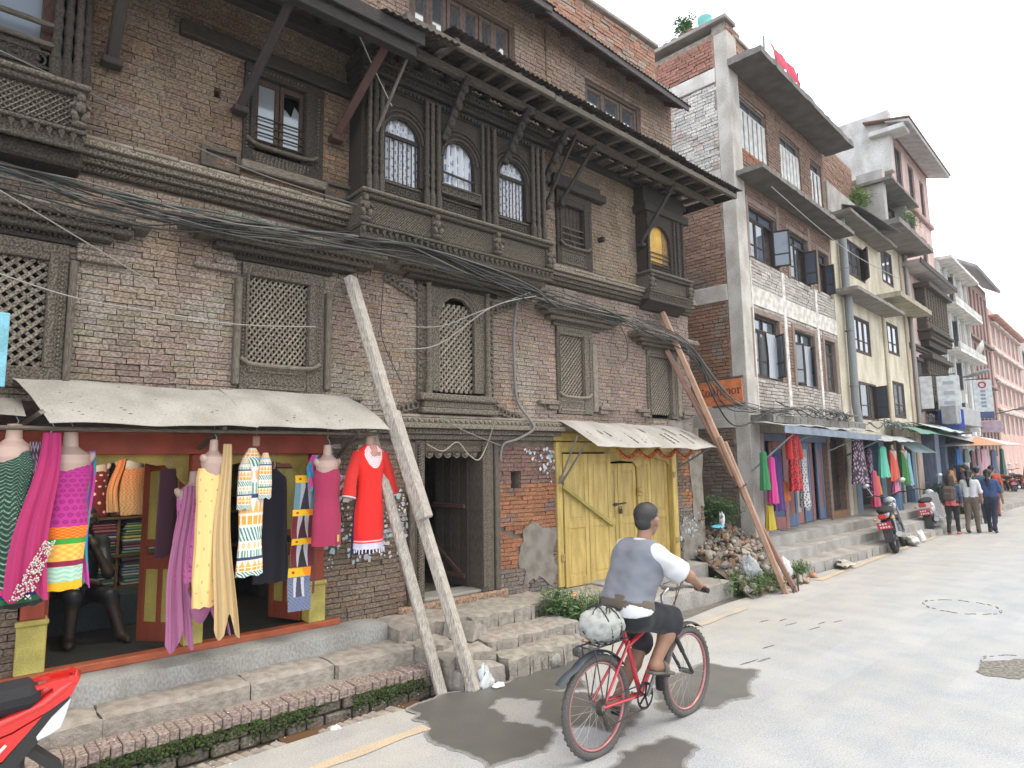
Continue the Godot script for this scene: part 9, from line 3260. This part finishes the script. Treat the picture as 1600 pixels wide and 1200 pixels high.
# ---------- motorcycles
func motorcycle(nm: String, label: String, at: Vector3, yaw: float, paint: Color, scooter: bool) -> Node3D:
	# stands with its rear wheel at the origin of its own axes, nose along +x
	var o := thing(nm, label, "motorcycle", at, "motorcycles parked along the street")
	var X := Transform3D(Basis(Vector3.UP, yaw) * Basis(Vector3(1, 0, 0), -0.2) * Basis.from_scale(Vector3(1.1, 1.1, 1.1)), at)
	org[o] = at
	var P := func(n: String, b: MB, m: String): put(n, b, M[m], o, X)
	var wb := 1.22
	var R := 0.29 if not scooter else 0.24
	for q in [[0.0, 0.05], [wb, 0.042]]:
		var b := mb(K(0.025, 0.025, 0.025))
		b.torus(Vector3(q[0], R, 0), Z3, R - q[1], q[1], 32, 10)
		P.call("tyre", b, "rubber")
		b = mb(K(0.3, 0.3, 0.31))
		b.torus(Vector3(q[0], R, 0), Z3, R - q[1] * 2.0, 0.015, 28, 6)
		for k in 6:
			b.bar(Vector3(q[0], R, 0), Vector3(q[0] + cos(k * TAU / 6) * (R - q[1] * 2.0), R + sin(k * TAU / 6) * (R - q[1] * 2.0), 0), 0.03, 0.02)
		b.rod(Vector3(q[0], R, -0.07), Vector3(q[0], R, 0.07), 0.05, 12)
		P.call("wheel_rim", b, "metal")
	var b := mb(paint)
	if scooter:
		b.ell(Vector3(0.12, 0.6, 0), Vector3(0.42, 0.16, 0.17), Basis(Z3, 0.12), 16)
		b.prism(PackedVector2Array([Vector2(-0.36, 0.62), Vector2(0.1, 0.42), Vector2(0.4, 0.3), Vector2(0.85, 0.28), Vector2(0.9, 0.34), Vector2(0.5, 0.4), Vector2(0.3, 0.66), Vector2(-0.36, 0.74)]), 0.26)
		b.prism(PackedVector2Array([Vector2(0.86, 0.3), Vector2(0.94, 0.3), Vector2(1.06, 0.85), Vector2(0.98, 0.9)]), 0.34)
	else:
		b.ell(Vector3(0.72, 0.8, 0), Vector3(0.27, 0.12, 0.14), Basis(Z3, 0.12), 16)
		b.ell(Vector3(-0.1, 0.72, 0), Vector3(0.26, 0.07, 0.1), Basis(Z3, 0.15), 12)
		b.prism(PackedVector2Array([Vector2(0.05, 0.55), Vector2(0.4, 0.5), Vector2(0.45, 0.7), Vector2(0.0, 0.74)]), 0.2)
	P.call("bodywork", b, "gloss")
	b = mb(K(0.02, 0.02, 0.02))
	b.ell(Vector3(0.15, 0.8 if not scooter else 0.78, 0), Vector3(0.4, 0.065, 0.14), Basis(Z3, 0.05), 16)
	P.call("seat", b, "rubber")
	if not scooter:
		b = mb(K(0.13, 0.13, 0.14))
		b.box(Vector3(0.6, 0.42, 0), Vector3(0.34, 0.28, 0.2), Basis(), 0.03)
		for k in 5:
			b.box(Vector3(0.68, 0.5 + k * 0.03, 0), Vector3(0.17, 0.012, 0.24), Basis(Z3, 0.3))
		b.box(Vector3(0.3, 0.4, 0), Vector3(0.5, 0.05, 0.14), Basis(), 0.01)
		P.call("engine", b, "dull_metal")
		b = mb(K(0.05, 0.05, 0.055))
		b.rod(Vector3(0.5, 0.78, 0.08), Vector3(1.0, 0.7, 0.0), 0.02, 6)
		b.rod(Vector3(0.4, 0.32, 0.08), Vector3(0.9, 0.3, 0.08), 0.015, 6)
		P.call("frame", b, "plain")
	b = mb(K(0.4, 0.4, 0.4))
	b.tube(PackedVector3Array([Vector3(0.7, 0.3, 0.14), Vector3(0.35, 0.27, 0.16), Vector3(-0.28, 0.36, 0.17)]), [0.025, 0.045, 0.05], 10)
	P.call("exhaust", b, "metal")
	for s in [-1.0, 1.0]:
		b = mb(K(0.4, 0.4, 0.41))
		b.rod(Vector3(wb, R, s * 0.08), Vector3(1.02, 0.92, s * 0.08), 0.02, 8)
		P.call("fork_leg", b, "metal")
		b = mb(K(0.3, 0.3, 0.3))
		b.rod(Vector3(0.02, R, s * 0.1), Vector3(0.14, 0.68, s * 0.1), 0.022, 8)
		for k in 7:
			b.torus(Vector3(0.04, R, s * 0.1).lerp(Vector3(0.13, 0.66, s * 0.1), 0.2 + k * 0.1), Vector3(0.3, 0.95, 0), 0.03, 0.007, 12, 5)
		P.call("shock_absorber", b, "metal")
		b = mb(K(0.03, 0.03, 0.03))
		b.tube(PackedVector3Array([Vector3(0.98, 1.0, s * 0.05), Vector3(0.95, 1.06, s * 0.22), Vector3(0.86, 1.05, s * 0.36)]), 0.014, 7)
		P.call("handlebar", b, "plain")
		b = mb(K(0.5, 0.5, 0.52))
		b.rod(Vector3(0.93, 1.06, s * 0.25), Vector3(0.92, 1.24, s * 0.31), 0.007, 6)
		b.ell(Vector3(0.92, 1.28, s * 0.33), Vector3(0.02, 0.05, 0.075), Basis(), 12)
		P.call("mirror", b, "metal")
		b = mb(K(0.6, 0.25, 0.05))
		b.ell(Vector3(-0.3, 0.66, s * 0.15), Vector3(0.03, 0.025, 0.04), Basis(), 8)
		P.call("indicator", b, "gloss")
	b = mb(K(0.5, 0.52, 0.54))
	b.ell(Vector3(1.1, 0.9, 0), Vector3(0.07, 0.1, 0.1), Basis(), 12)
	P.call("headlight", b, "gloss")
	b = mb(K(0.5, 0.03, 0.03))
	b.box(Vector3(-0.37, 0.7, 0), Vector3(0.05, 0.09, 0.15), Basis(Z3, 0.3), 0.02)
	P.call("tail_lamp", b, "gloss")
	b = mb(K(0.55, 0.05, 0.07))
	b.box(Vector3(-0.41, 0.54, 0), Vector3(0.008, 0.13, 0.24), Basis(Z3, 0.25), 0.003)
	P.call("number_plate", b, "paint")
	b = mb(K(0.65, 0.62, 0.62))
	for r in 2:
		for k in 4 if r else 3:
			b.box(Vector3(-0.42 - 0.006 * r, 0.57 - r * 0.055, (k - 1.4) * 0.045), Vector3(0.004, 0.03, 0.026 + 0.006 * (k % 2)), Basis(Z3, 0.25))
	P.call("plate_lettering", b, "plain")
	b = mb(K(0.03, 0.03, 0.03))
	b.sheet(16, 4, func(u, v):
		var a := deg_to_rad(lerpf(60.0, 190.0, u))
		return Vector3(cos(a) * (R + 0.04), R + sin(a) * (R + 0.04), (v - 0.5) * 0.15), 0.004)
	P.call("mudguard", b, "plain")
	b = mb(K(0.03, 0.03, 0.03) if scooter else paint)
	b.sheet(14, 4, func(u, v):
		var a := deg_to_rad(lerpf(40.0, 150.0, u))
		return Vector3(wb + cos(a) * (R + 0.03), R + sin(a) * (R + 0.03), (v - 0.5) * 0.13), 0.004)
	P.call("front_mudguard", b, "plain")
	b = mb(K(0.1, 0.1, 0.1))
	b.rod(Vector3(0.5, 0.3, -0.1), Vector3(0.46, 0.01, -0.24), 0.012, 6)
	P.call("side_stand", b, "plain")
	return o

func motorcycles() -> void:
	motorcycle("motorcycle", "black motorcycle with round mirrors and a red plate parked by the steps", Vector3(14.75, 0, 1.02), 0.2, K(0.03, 0.032, 0.04), false)
	motorcycle("scooter", "white tailed scooter with a red lamp parked beside the woman with a backpack", Vector3(18.6, 0, 0.62), 0.15, K(0.5, 0.48, 0.48), true)
	motorcycle("motorcycle", "dark red motorcycle parked far off near the street bend", Vector3(38.0, 0, -1.5), 0.4, K(0.25, 0.03, 0.03), false)
	motorcycle("motorcycle", "black motorcycle farthest off at the street bend", Vector3(40.5, 0, -1.6), 0.5, K(0.03, 0.03, 0.03), false)
	# the red one whose tail reaches in at the near corner
	var z := 1.5
	var o := thing("motorcycle", "bright red motorcycle with black seat reaching in at the near kerb", "motorcycle", Vector3(0.0, 0, z))
	var red := K(0.62, 0.022, 0.018)
	var b := mb(red)
	var V2 := func(p: Array) -> PackedVector2Array:
		var o2 := PackedVector2Array()
		for k in range(0, p.size(), 2): o2.append(Vector2(p[k], p[k + 1]))
		return o2
	for d in [-1.0, 1.0]:
		var X := Transform3D(Basis(Vector3.UP, 0.06 * d), Vector3(0, 0, z + d * 0.105))
		b = mb(red)
		b.prism(V2.call([-0.7, 0.6, 0.28, 0.685, 0.47, 0.74, 0.505, 0.775, 0.5, 0.812, 0.47, 0.822, 0.43, 0.818, 0.42, 0.832, 0.5, 0.85, 0.6, 0.85, 0.625, 0.838, 0.588, 0.757, 0.49, 0.7, 0.33, 0.633, 0.28, 0.622, -0.7, 0.54]), 0.045, X)
		var p := PackedVector3Array()
		for q in V2.call([-0.7, 0.6, 0.0, 0.66, 0.28, 0.68, 0.46, 0.735, 0.54, 0.79, 0.6, 0.825]): p.append(X * Vector3(q.x, q.y, 0.0))
		b.tube(p, [0.02, 0.026, 0.028, 0.028, 0.03, 0.022], 12)
		put("tail_cowl", b, M.gloss, o)
		b = mb(red)
		b.prism(V2.call([-0.7, 0.53, 0.28, 0.612, 0.335, 0.624, 0.46, 0.68, 0.39, 0.6, 0.3, 0.5, -0.7, 0.36]), 0.05, X)
		put("side_panel", b, M.gloss, o)
		b = mb(K(0.02, 0.02, 0.02))
		b.prism(V2.call([0.46, 0.685, 0.58, 0.752, 0.57, 0.72, 0.445, 0.6, 0.45, 0.55, 0.36, 0.45, 0.1, 0.36, -0.3, 0.38, 0.3, 0.49, 0.39, 0.595]), 0.04, X)
		put("side_trim", b, M.plain, o)
	b = mb(red)
	b.tube(PackedVector3Array([Vector3(0.6, 0.84, z - 0.1), Vector3(0.62, 0.842, z), Vector3(0.6, 0.84, z + 0.1)]), 0.02, 10)
	put("grab_rail", b, M.gloss, o)
	b = mb(K(0.022, 0.022, 0.024))
	b.box(Vector3(-0.08, 0.77, z), Vector3(1.06, 0.13, 0.27), Basis(Z3, 0.035), 0.045)
	put("seat", b, M.rubber, o)
	b = mb(K(0.6, 0.6, 0.62))
	b.prism(V2.call([0.585, 0.74, 0.565, 0.66, 0.545, 0.6, 0.5, 0.575, 0.445, 0.56, 0.44, 0.58, 0.5, 0.66]), 0.2, Transform3D(Basis(), Vector3(0, 0, z)))
	put("tail_lamp", b, M.gloss, o)
	b = mb(K(0.02, 0.02, 0.02))
	b.bar(Vector3(0.36, 0.56, z), Vector3(0.56, 0.36, z), 0.04, 0.16)
	b.span(-0.6, 0.4, 0.36, 0.68, z - 0.08, z + 0.08, 0.02)
	put("rear_fender", b, M.plain, o)
	b = mb(K(0.025, 0.025, 0.025))
	b.torus(Vector3(0.06, 0.3, z), Z3, 0.25, 0.055, 32, 10)
	put("tyre", b, M.rubber, o)
	b = mb(K(0.2, 0.2, 0.2))
	b.torus(Vector3(0.06, 0.3, z), Z3, 0.18, 0.02, 28, 6)
	b.rod(Vector3(0.06, 0.3, z - 0.1), Vector3(0.06, 0.3, z + 0.1), 0.06, 12)
	b.bar(Vector3(0.06, 0.3, z + 0.12), Vector3(-0.6, 0.36, z + 0.12), 0.05, 0.03)
	put("wheel_rim", b, M.dull_metal, o)
	b = mb(K(0.6, 0.6, 0.62))
	for k in 4:
		b.bar(Vector3(0.13 + k * 0.045, 0.5 + k * 0.012, z + 0.138), Vector3(0.175 + k * 0.045, 0.55 + k * 0.012, z + 0.137), 0.014, 0.004)
	put("white_decal", b, M.plain, o)
	b = mb(K(0.1, 0.1, 0.1))
	b.rod(Vector3(-0.5, 0.3, z - 0.12), Vector3(-0.55, 0.0, z - 0.26), 0.014)
	b.box(Vector3(-0.7, 0.4, z), Vector3(0.4, 0.3, 0.22), Basis(), 0.04)
	put("engine", b, M.dull_metal, o)
	b = mb(K(0.025, 0.025, 0.025))
	b.torus(Vector3(-1.22, 0.3, z), Z3, 0.25, 0.05, 28, 8)
	put("tyre", b, M.rubber, o)

# ---------- passers-by, seen from behind
func walker(label: String, at: Vector3, yaw: float, s: float, top: Color, legs: Color, sleeve: float, stride: float, hair: int, hat := false, width := 1.0) -> Node3D:
	var o := thing("person", label, "person", at, "people walking away along the street")
	var B := Basis(Vector3.UP, yaw)
	var Q := func(f: float, u: float, r: float) -> Vector3: return at + B * (Vector3(f, u, r) * s)
	var sk := K(0.33, 0.19, 0.125)
	var shoe := K(0.05, 0.045, 0.045)
	var bones: Array = []
	for d in [-1.0, 1.0]:
		var f: float = stride * d
		bones.append_array([[Q.call(0, 0.86, d * 0.085), Q.call(f * 0.45, 0.46, d * 0.085), 0.1 * s * width, 0.066 * s, legs], [Q.call(f * 0.45, 0.46, d * 0.085), Q.call(f - (0.06 if f < 0 else 0.0), 0.09 + (0.04 if f < 0 else 0.0), d * 0.085), 0.062 * s, 0.05 * s, legs],
			[Q.call(f - 0.05, 0.05 + (0.03 if f < 0 else 0.0), d * 0.085), Q.call(f + 0.11, 0.035, d * 0.09), 0.042 * s, 0.035 * s, shoe]])
		var el: Vector3 = Q.call(-stride * d * 0.25 - 0.02, 1.07, d * 0.24)
		var wr: Vector3 = Q.call(-stride * d * 0.6 + 0.06, 0.86, d * 0.24)
		bones.append_array([[Q.call(0, 1.33, d * 0.165), el, 0.052 * s, 0.042 * s, top if sleeve > 0.0 else sk], [el, wr, 0.038 * s, 0.028 * s, top if sleeve > 1.0 else sk], [wr, wr + B * Vector3(0.02, -0.09, 0) * s, 0.03 * s, 0.022 * s, sk]])
		bones.append([Q.call(0, 0.94, d * 0.06), Q.call(0, 1.26, d * 0.075), 0.105 * s * width, 0.105 * s, top])
	bones.append([Q.call(0, 0.88, -0.07), Q.call(0, 0.88, 0.07), 0.115 * s * width, 0.115 * s * width, legs])
	bones.append([Q.call(0, 1.32, -0.13), Q.call(0, 1.32, 0.13), 0.065 * s, 0.065 * s, top])
	bones.append([Q.call(0, 1.36, 0), Q.call(0.02, 1.44, 0), 0.052 * s, 0.05 * s, sk])
	put("body", body(bones, 0.016, 0.035, [], 0.014), M.cloth, o)
	head(o, Q.call(0.03, 1.52, 0), B * Basis(Vector3.UP, PI / 2), sk, K(0.02, 0.016, 0.013) if hair != 2 else K(0.06, 0.03, 0.018), hair)
	if hat:
		var b := mb(K(0.09, 0.13, 0.2))
		b.ell(Q.call(0.02, 1.58, 0), Vector3(0.11, 0.075, 0.105), B, 14)
		b.ell(Q.call(0.12, 1.57, 0), Vector3(0.09, 0.012, 0.07), B, 10)
		put("cap", b, M.cloth, o)
	return o

func people() -> void:
	var o := walker("woman with loose brown hair, denim shirt and brown backpack walking by the scooter", Vector3(19.06, 0, 0.92), 0.05, 0.9, K(0.055, 0.085, 0.15), K(0.02, 0.02, 0.022), 2.0, 0.12, 2)
	var b := mb(K(0.11, 0.075, 0.055))
	b.box(Vector3(18.9, 1.02, 0.92), Vector3(0.15, 0.36, 0.28), Basis(), 0.06)
	b.box(Vector3(18.81, 0.95, 0.92), Vector3(0.06, 0.18, 0.2), Basis(), 0.025)
	put("backpack", b, M.cloth, o)
	b = garment(Vector3(19.06, 0, 0.92), [[0.92, 0.14, 0.13], [0.84, 0.16, 0.16], [0.72, 0.18, 0.2]], 7, 0.05, 0.0, K(0.52, 0.12, 0.12))
	put("skirt", b, M.cloth, o)
	for s in [-0.08, 0.08]:
		b = mb(K(0.5, 0.12, 0.1))
		b.ell(Vector3(19.08 + s, 0.04, 0.92 + s), Vector3(0.12, 0.035, 0.045), Basis(), 10)
		put("shoe", b, M.plain, o)
	walker("woman with a long black ponytail in a white shirt", Vector3(19.6, 0, 1.2), 0.0, 0.97, K(0.66, 0.66, 0.66), K(0.15, 0.115, 0.09), 1.0, 0.1, 1, false, 1.05)
	walker("woman in a dark blue shirt and navy jeans, nearest to the road", Vector3(20.05, 0, 1.5), 0.0, 0.97, K(0.04, 0.075, 0.19), K(0.022, 0.03, 0.055), 1.0, -0.13, 1, false, 1.08)
	walker("man in a blue cap and grey blue shirt between the two women ahead", Vector3(22.4, 0, 0.72), 0.0, 1.0, K(0.08, 0.12, 0.17), K(0.05, 0.05, 0.06), 2.0, 0.1, 0, true)
	walker("person in a bright orange red shirt ahead of the dark blue shirt", Vector3(25.2, 0, 0.45), 0.1, 0.98, K(0.6, 0.1, 0.045), K(0.4, 0.09, 0.07), 1.0, 0.12, 1)
	walker("person in a dark purple shirt with an orange bag standing at the far stall", Vector3(21.8, 0.12, 0.6), 1.4, 0.95, K(0.07, 0.045, 0.1), K(0.04, 0.04, 0.05), 2.0, 0.03, 1)
	walker("person in pale clothes by the motorcycles at the far bend", Vector3(38.0, 0, -0.9), 2.8, 1.0, K(0.4, 0.36, 0.34), K(0.08, 0.08, 0.1), 1.0, 0.03, 0)

# ---------- weeds, rubble, rooftop things
func weeds(label: String, at: Vector3, spread: Vector2, n: int, h: float, c: Color, broad: bool, g := "weeds growing from the broken paving") -> void:
	var b := mb(c)
	for k in n:
		var p := at + Vector3(rng.randfn(0, 0.5) * spread.x, 0, rng.randfn(0, 0.5) * spread.y)
		var l := h * rng.randf_range(0.5, 1.15)
		var a := rng.randf() * TAU
		var lean := rng.randf_range(0.15, 0.9)
		var dir := Vector3(cos(a), 0, sin(a))
		b.col = jit(c, 0.35)
		if broad:
			var tip := p + Vector3(0, l, 0) + dir * l * lean * 0.6
			b.rod(p, tip, 0.003, 4)
			for t in 5:
				var q := p.lerp(tip, 0.35 + t * 0.16)
				var a2 := a + t * 2.2
				var s := rng.randf_range(0.025, 0.05) * (h / 0.3)
				var d := Vector3(cos(a2), rng.randf_range(-0.3, 0.5), sin(a2)).normalized()
				var w := d.cross(Vector3.UP).normalized() * s * 0.5
				var m := q + d * s + Vector3(0, 0.008, 0)
				b.col = jit(c, 0.35)
				b.tf(q, m + w, m - w, Vector3.UP); b.tf(m + w, q + d * s * 2.0, m - w, Vector3.UP)
		else:
			var w := dir.cross(Vector3.UP) * rng.randf_range(0.004, 0.009)
			var m := p + Vector3(0, l * 0.65, 0) + dir * l * lean * 0.35
			var t := p + Vector3(0, l * (1.0 - lean * 0.4), 0) + dir * l * lean
			b.tf(p + w, p - w, m + w, dir); b.tf(p - w, m - w, m + w, dir); b.tf(m + w, m - w, t, dir)
	solo("weed", b, M.leaf, label, "weeds", g)

func small_things() -> void:
	var green := K(0.085, 0.16, 0.045)
	weeds("thick tuft of grassy weeds under the terrace edge behind the cyclist", Vector3(5.85, -0.02, 0.72), Vector2(0.42, 0.22), 700, 0.5, green, false)
	weeds("broad leaved weeds at the left of the grassy tuft", Vector3(5.4, 0.12, 0.62), Vector2(0.25, 0.16), 110, 0.36, K(0.1, 0.17, 0.06), true)
	weeds("small weed between the stones by the gutter", Vector3(4.5, 0.03, 1.3), Vector2(0.14, 0.06), 60, 0.13, green, false)
	weeds("low weeds in front of the rubble beside the brown props", Vector3(9.1, 0.03, 0.95), Vector2(0.55, 0.25), 170, 0.26, green, true)
	weeds("leafy plant growing at the top of the rubble against the brick wall", Vector3(10.2, 0.85, -0.25), Vector2(0.4, 0.25), 130, 0.42, K(0.07, 0.14, 0.045), true)
	weeds("small green plants by the cement steps behind the props", Vector3(10.5, 0.1, 1.0), Vector2(0.35, 0.14), 90, 0.2, green, true)
	weeds("weeds sprouting on the brick upper room of the cream house", Vector3(17.2, 8.36, 0.0), Vector2(0.5, 0.2), 90, 0.4, K(0.16, 0.26, 0.06), true)
	weeds("potted bush by the shop post of the pink house", Vector3(20.3, 0.2, 0.55), Vector2(0.5, 0.3), 220, 0.95, K(0.08, 0.16, 0.05), true)
	weeds("leafy plant in the pot on the roof corner of the cement house", Vector3(11.08, 10.85, -0.95), Vector2(0.2, 0.15), 45, 0.36, K(0.13, 0.22, 0.08), true, "rooftop plants")
	weeds("green plants trailing on the balcony of the cream house", Vector3(19.0, 8.14, 0.6), Vector2(0.7, 0.1), 60, 0.3, K(0.13, 0.22, 0.08), true, "rooftop plants")
	# rubble heap in the gap
	var b := mb()
	for k in 760:
		var u := rng.randf()
		var v := rng.randf()
		var x := lerpf(9.25, 11.0, u) - 0.5 * v
		var z := lerpf(-0.55, 1.15, v)
		var y := maxf(0.02, 0.85 * (1.0 - v) * (1.0 - 0.25 * absf(u - 0.5)) + 0.05) + rng.randf_range(-0.05, 0.05)
		b.col = jit([K(0.28, 0.16, 0.1), K(0.33, 0.28, 0.23), K(0.22, 0.2, 0.18), K(0.4, 0.37, 0.33)][k % 4], 0.25)
		var s := rng.randf_range(0.02, 0.075)
		if k % 3 == 0:
			b.box(Vector3(x, y, z), Vector3(s * 2.4, s * 0.9, s * 1.3), Basis(Vector3(rng.randf(), rng.randf(), rng.randf()).normalized(), rng.randf() * 3.0), s * 0.15)
		else:
			b.ell(Vector3(x, y, z), Vector3(s, s * 0.7, s * 0.9), Basis(Vector3(rng.randf(), rng.randf(), rng.randf()).normalized(), rng.randf() * 3.0), 5)
	solo("rubble", b, M.stone, "heap of broken bricks and stones in the gap between the two houses", "rubble", "", "stuff")
	b = mb(K(0.23, 0.19, 0.15))
	b.sheet(16, 16, func(u, v): return Vector3(lerpf(9.2, 11.02, u) - 0.5 * v, maxf(-0.05, 0.85 * (1.0 - v) * (1.0 - 0.25 * absf(u - 0.5)) - 0.02 + 0.05 * sin(u * 17.0) * sin(v * 13.0)), lerpf(-0.6, 1.2, v)))
	put("earth_bank", b, M.earth).set_meta("kind", "structure")
	b = mb(K(0.18, 0.14, 0.11))
	b.span(9.3, 11.05, -0.1, 3.0, -1.4, -1.2)
	solo("back_wall", b, M.mortar, "dark brick wall closing the gap behind the rubble", "wall")
	# white sacks and litter
	var f := fnl(9, 3.0, 3)
	for q in [[Vector3(9.25, 0.26, 0.85), Vector3(0.15, 0.26, 0.13), 0.5, "slumped white sack leaning on the rubble behind the brown props"], [Vector3(10.0, 0.2, 0.95), Vector3(0.2, 0.2, 0.12), 0.3, "flat white torn sack lower on the rubble"]]:
		b = mb(K(0.62, 0.62, 0.62))
		b.sheet(28, 16, func(u, v):
			var th: float = PI * v
			var ph: float = TAU * u
			var d := Vector3(sin(th) * cos(ph), cos(th), sin(th) * sin(ph))
			return q[0] + Basis(Z3, q[2]) * (d * q[1] * (1.0 + f.get_noise_3d(d.x * 1.1, d.y * 1.1, d.z * 1.1) * 0.6)))
		solo("sack", b, M.cloth, q[3], "sack", "white sacks on the rubble")
	var lit := [[Vector3(9.75, 0.85, 0.0), Vector3(0.3, 0.03, 0.1), K(0.12, 0.42, 0.55), "strip of blue plastic on top of the rubble"], [Vector3(9.9, 0.95, 0.0), Vector3(0.12, 0.12, 0.05), K(0.6, 0.6, 0.6), "crumpled white plastic above the blue strip"], [Vector3(9.2, 0.16, 0.55), Vector3(0.14, 0.05, 0.08), K(0.2, 0.26, 0.32), "grey blue bottle at the foot of the rubble"], [Vector3(3.72, 0.04, 1.3), Vector3(0.1, 0.14, 0.06), K(0.55, 0.58, 0.6), "clear crumpled bag at the foot of the long timber prop"], [Vector3(3.8, 0.02, 1.4), Vector3(0.07, 0.02, 0.05), K(0.66, 0.66, 0.66), "white paper scrap right of the long timber prop"], [Vector3(2.35, -0.02, 1.2), Vector3(0.06, 0.03, 0.05), K(0.66, 0.66, 0.66), "white crumpled paper in the gutter"], [Vector3(5.9, 0.36, 0.35), Vector3(0.14, 0.008, 0.06), K(0.6, 0.3, 0.18), "orange peel scrap on the terrace slab"], [Vector3(5.4, 0.05, 0.95), Vector3(0.08, 0.04, 0.06), K(0.62, 0.4, 0.28), "pale orange rag by the weeds"], [Vector3(12.3, 0.06, 0.95), Vector3(0.35, 0.05, 0.16), K(0.4, 0.37, 0.33), "broken flat stone lying by the cement steps"], [Vector3(10.95, 0.03, 1.0), Vector3(0.1, 0.05, 0.06), K(0.4, 0.18, 0.1), "loose red brick by the edge line"], [Vector3(10.4, 0.04, 1.12), Vector3(0.14, 0.05, 0.08), K(0.36, 0.24, 0.16), "brown brick at the foot of the rubble"], [Vector3(16.2, 0.1, 0.85), Vector3(0.3, 0.1, 0.12), K(0.55, 0.53, 0.5), "heap of pale litter beyond the black motorcycle"], [Vector3(17.0, 0.1, 0.75), Vector3(0.2, 0.14, 0.1), K(0.6, 0.6, 0.6), "white bag by the cement step beyond the motorcycle"]]
	for q in lit:
		b = mb(jit(q[2], 0.05))
		b.sheet(14, 8, func(u, v):
			var th: float = PI * v
			var ph: float = TAU * u
			var d := Vector3(sin(th) * cos(ph), cos(th), sin(th) * sin(ph))
			return q[0] + Basis(Vector3.UP, 0.5) * (d * q[1] * (1.0 + f.get_noise_3d(d.x * 2.0 + q[0].x * 9.0, d.y * 2.0, d.z * 2.0) * 0.8)))
		solo("litter", b, M.plain, q[3], "litter")
	b = mb()
	for k in 160:
		b.col = jit(K(0.55, 0.54, 0.52), 0.3)
		var x := rng.randf_range(0.6, 6.0)
		b.ell(Vector3(x, 0.0 if k % 3 else 0.2, (rng.randf_range(1.0, 1.5) if k % 3 else 0.85 + 0.045 * maxf(x - 1.0, 0.0))), Vector3(rng.randf_range(0.004, 0.014), 0.004, rng.randf_range(0.004, 0.01)), Basis(Vector3.UP, rng.randf() * 3.0), 5)
	solo("debris", b, M.plain, "tiny scraps and grit scattered along the gutter", "litter", "", "stuff")
	# the blue board at the left edge of the shop
	b = mb(K(0.2, 0.5, 0.62))
	b.span(-0.5, 0.235, 2.54, 3.04, 0.58, 0.61, 0.004)
	var bd := thing("sign_board", "plain light blue board jutting above the near end of the clothes shop", "sign", Vector3(0.0, 2.54, 0.6))
	put("board", b, M.paint, bd)
	b = mb(K(0.15, 0.15, 0.15))
	b.rod(Vector3(-0.2, 2.8, 0.0), Vector3(-0.2, 2.8, 0.58), 0.014)
	put("bracket", b, M.dull_metal, bd)
	# rooftop of the cement house
	for k in 6:
		var z := -0.8 - k * 0.2
		var p := thing("flower_pot", "clay flower pot on the roof edge, %s of the row from the street corner" % ["first", "second", "third", "fourth", "fifth", "sixth"][k], "pot", Vector3(11.05, 10.72, z), "flower pots on the roof edge")
		b = mb(jit(K(0.36, 0.2, 0.15), 0.15))
		b.lathe(Vector3(11.05, 10.72, z), [Vector2(0.0, 0.0), Vector2(0.06, 0.0), Vector2(0.085, 0.1), Vector2(0.095, 0.1), Vector2(0.095, 0.13), Vector2(0.08, 0.13), Vector2(0.07, 0.1)], 14)
		put("clay", b, M.mortar, p)
		b = mb(K(0.07, 0.05, 0.04))
		b.lathe(Vector3(11.05, 10.72, z), [Vector2(0.0, 0.11), Vector2(0.075, 0.11)], 12)
		put("soil", b, M.earth, p)
	var t := thing("bucket", "pale turquoise plastic bucket on the roof corner of the cement house", "bucket", Vector3(11.1, 10.72, -0.5))
	b = mb(K(0.2, 0.6, 0.56))
	b.lathe(Vector3(11.1, 10.72, -0.5), [Vector2(0.0, 0.0), Vector2(0.11, 0.0), Vector2(0.14, 0.26), Vector2(0.15, 0.26), Vector2(0.12, 0.02)], 18)
	put("shell", b, M.paint, t)
	b = mb(K(0.4, 0.4, 0.4))
	b.torus(Vector3(11.1, 10.98, -0.5), Vector3(1, 0, 0), 0.14, 0.006, 20, 5)
	put("handle", b, M.metal, t)
	t = thing("cloth_on_line", "bright pink red cloth drying over the parapet of the cement house", "cloth", Vector3(13.6, 10.48, 0.0))
	put("cloth", drape(Vector3(13.5, 10.95, -0.05), Vector3(13.6, 10.45, 0.05), 1.5, 1.7, Vector3(1, 0, 0), 2.5, 0.05, K(0.6, 0.06, 0.12)), M.thin_cloth, t)
	b = mb(K(0.2, 0.2, 0.2))
	b.rod(Vector3(12.6, 10.48, -0.1), Vector3(12.6, 11.0, -0.08), 0.02)
	b.rod(Vector3(14.5, 10.48, -0.1), Vector3(14.5, 11.0, -0.08), 0.02)
	put("line_post", b, M.dull_metal, t)
	t = thing("tin_shed", "turquoise tin shed roof behind the parapet of the cement house", "shed", Vector3(15.4, 10.0, -1.5))
	b = mb(K(0.25, 0.52, 0.5))
	b.sheet(40, 4, func(u, v): return Vector3(lerpf(14.6, 17.2, u), lerpf(10.75, 11.3, v) + 0.02 * sin(u * 90.0), lerpf(-0.5, -2.5, v)), 0.01)
	put("roof", b, M.tin, t)
	b = mb(K(0.3, 0.28, 0.26))
	for x in [14.8, 16.9]:
		b.rod(Vector3(x, 9.9, -0.7), Vector3(x, 10.8, -0.7), 0.04)
		b.rod(Vector3(x, 9.9, -2.3), Vector3(x, 11.2, -2.3), 0.04)
	put("post", b, M.wood_y, t)
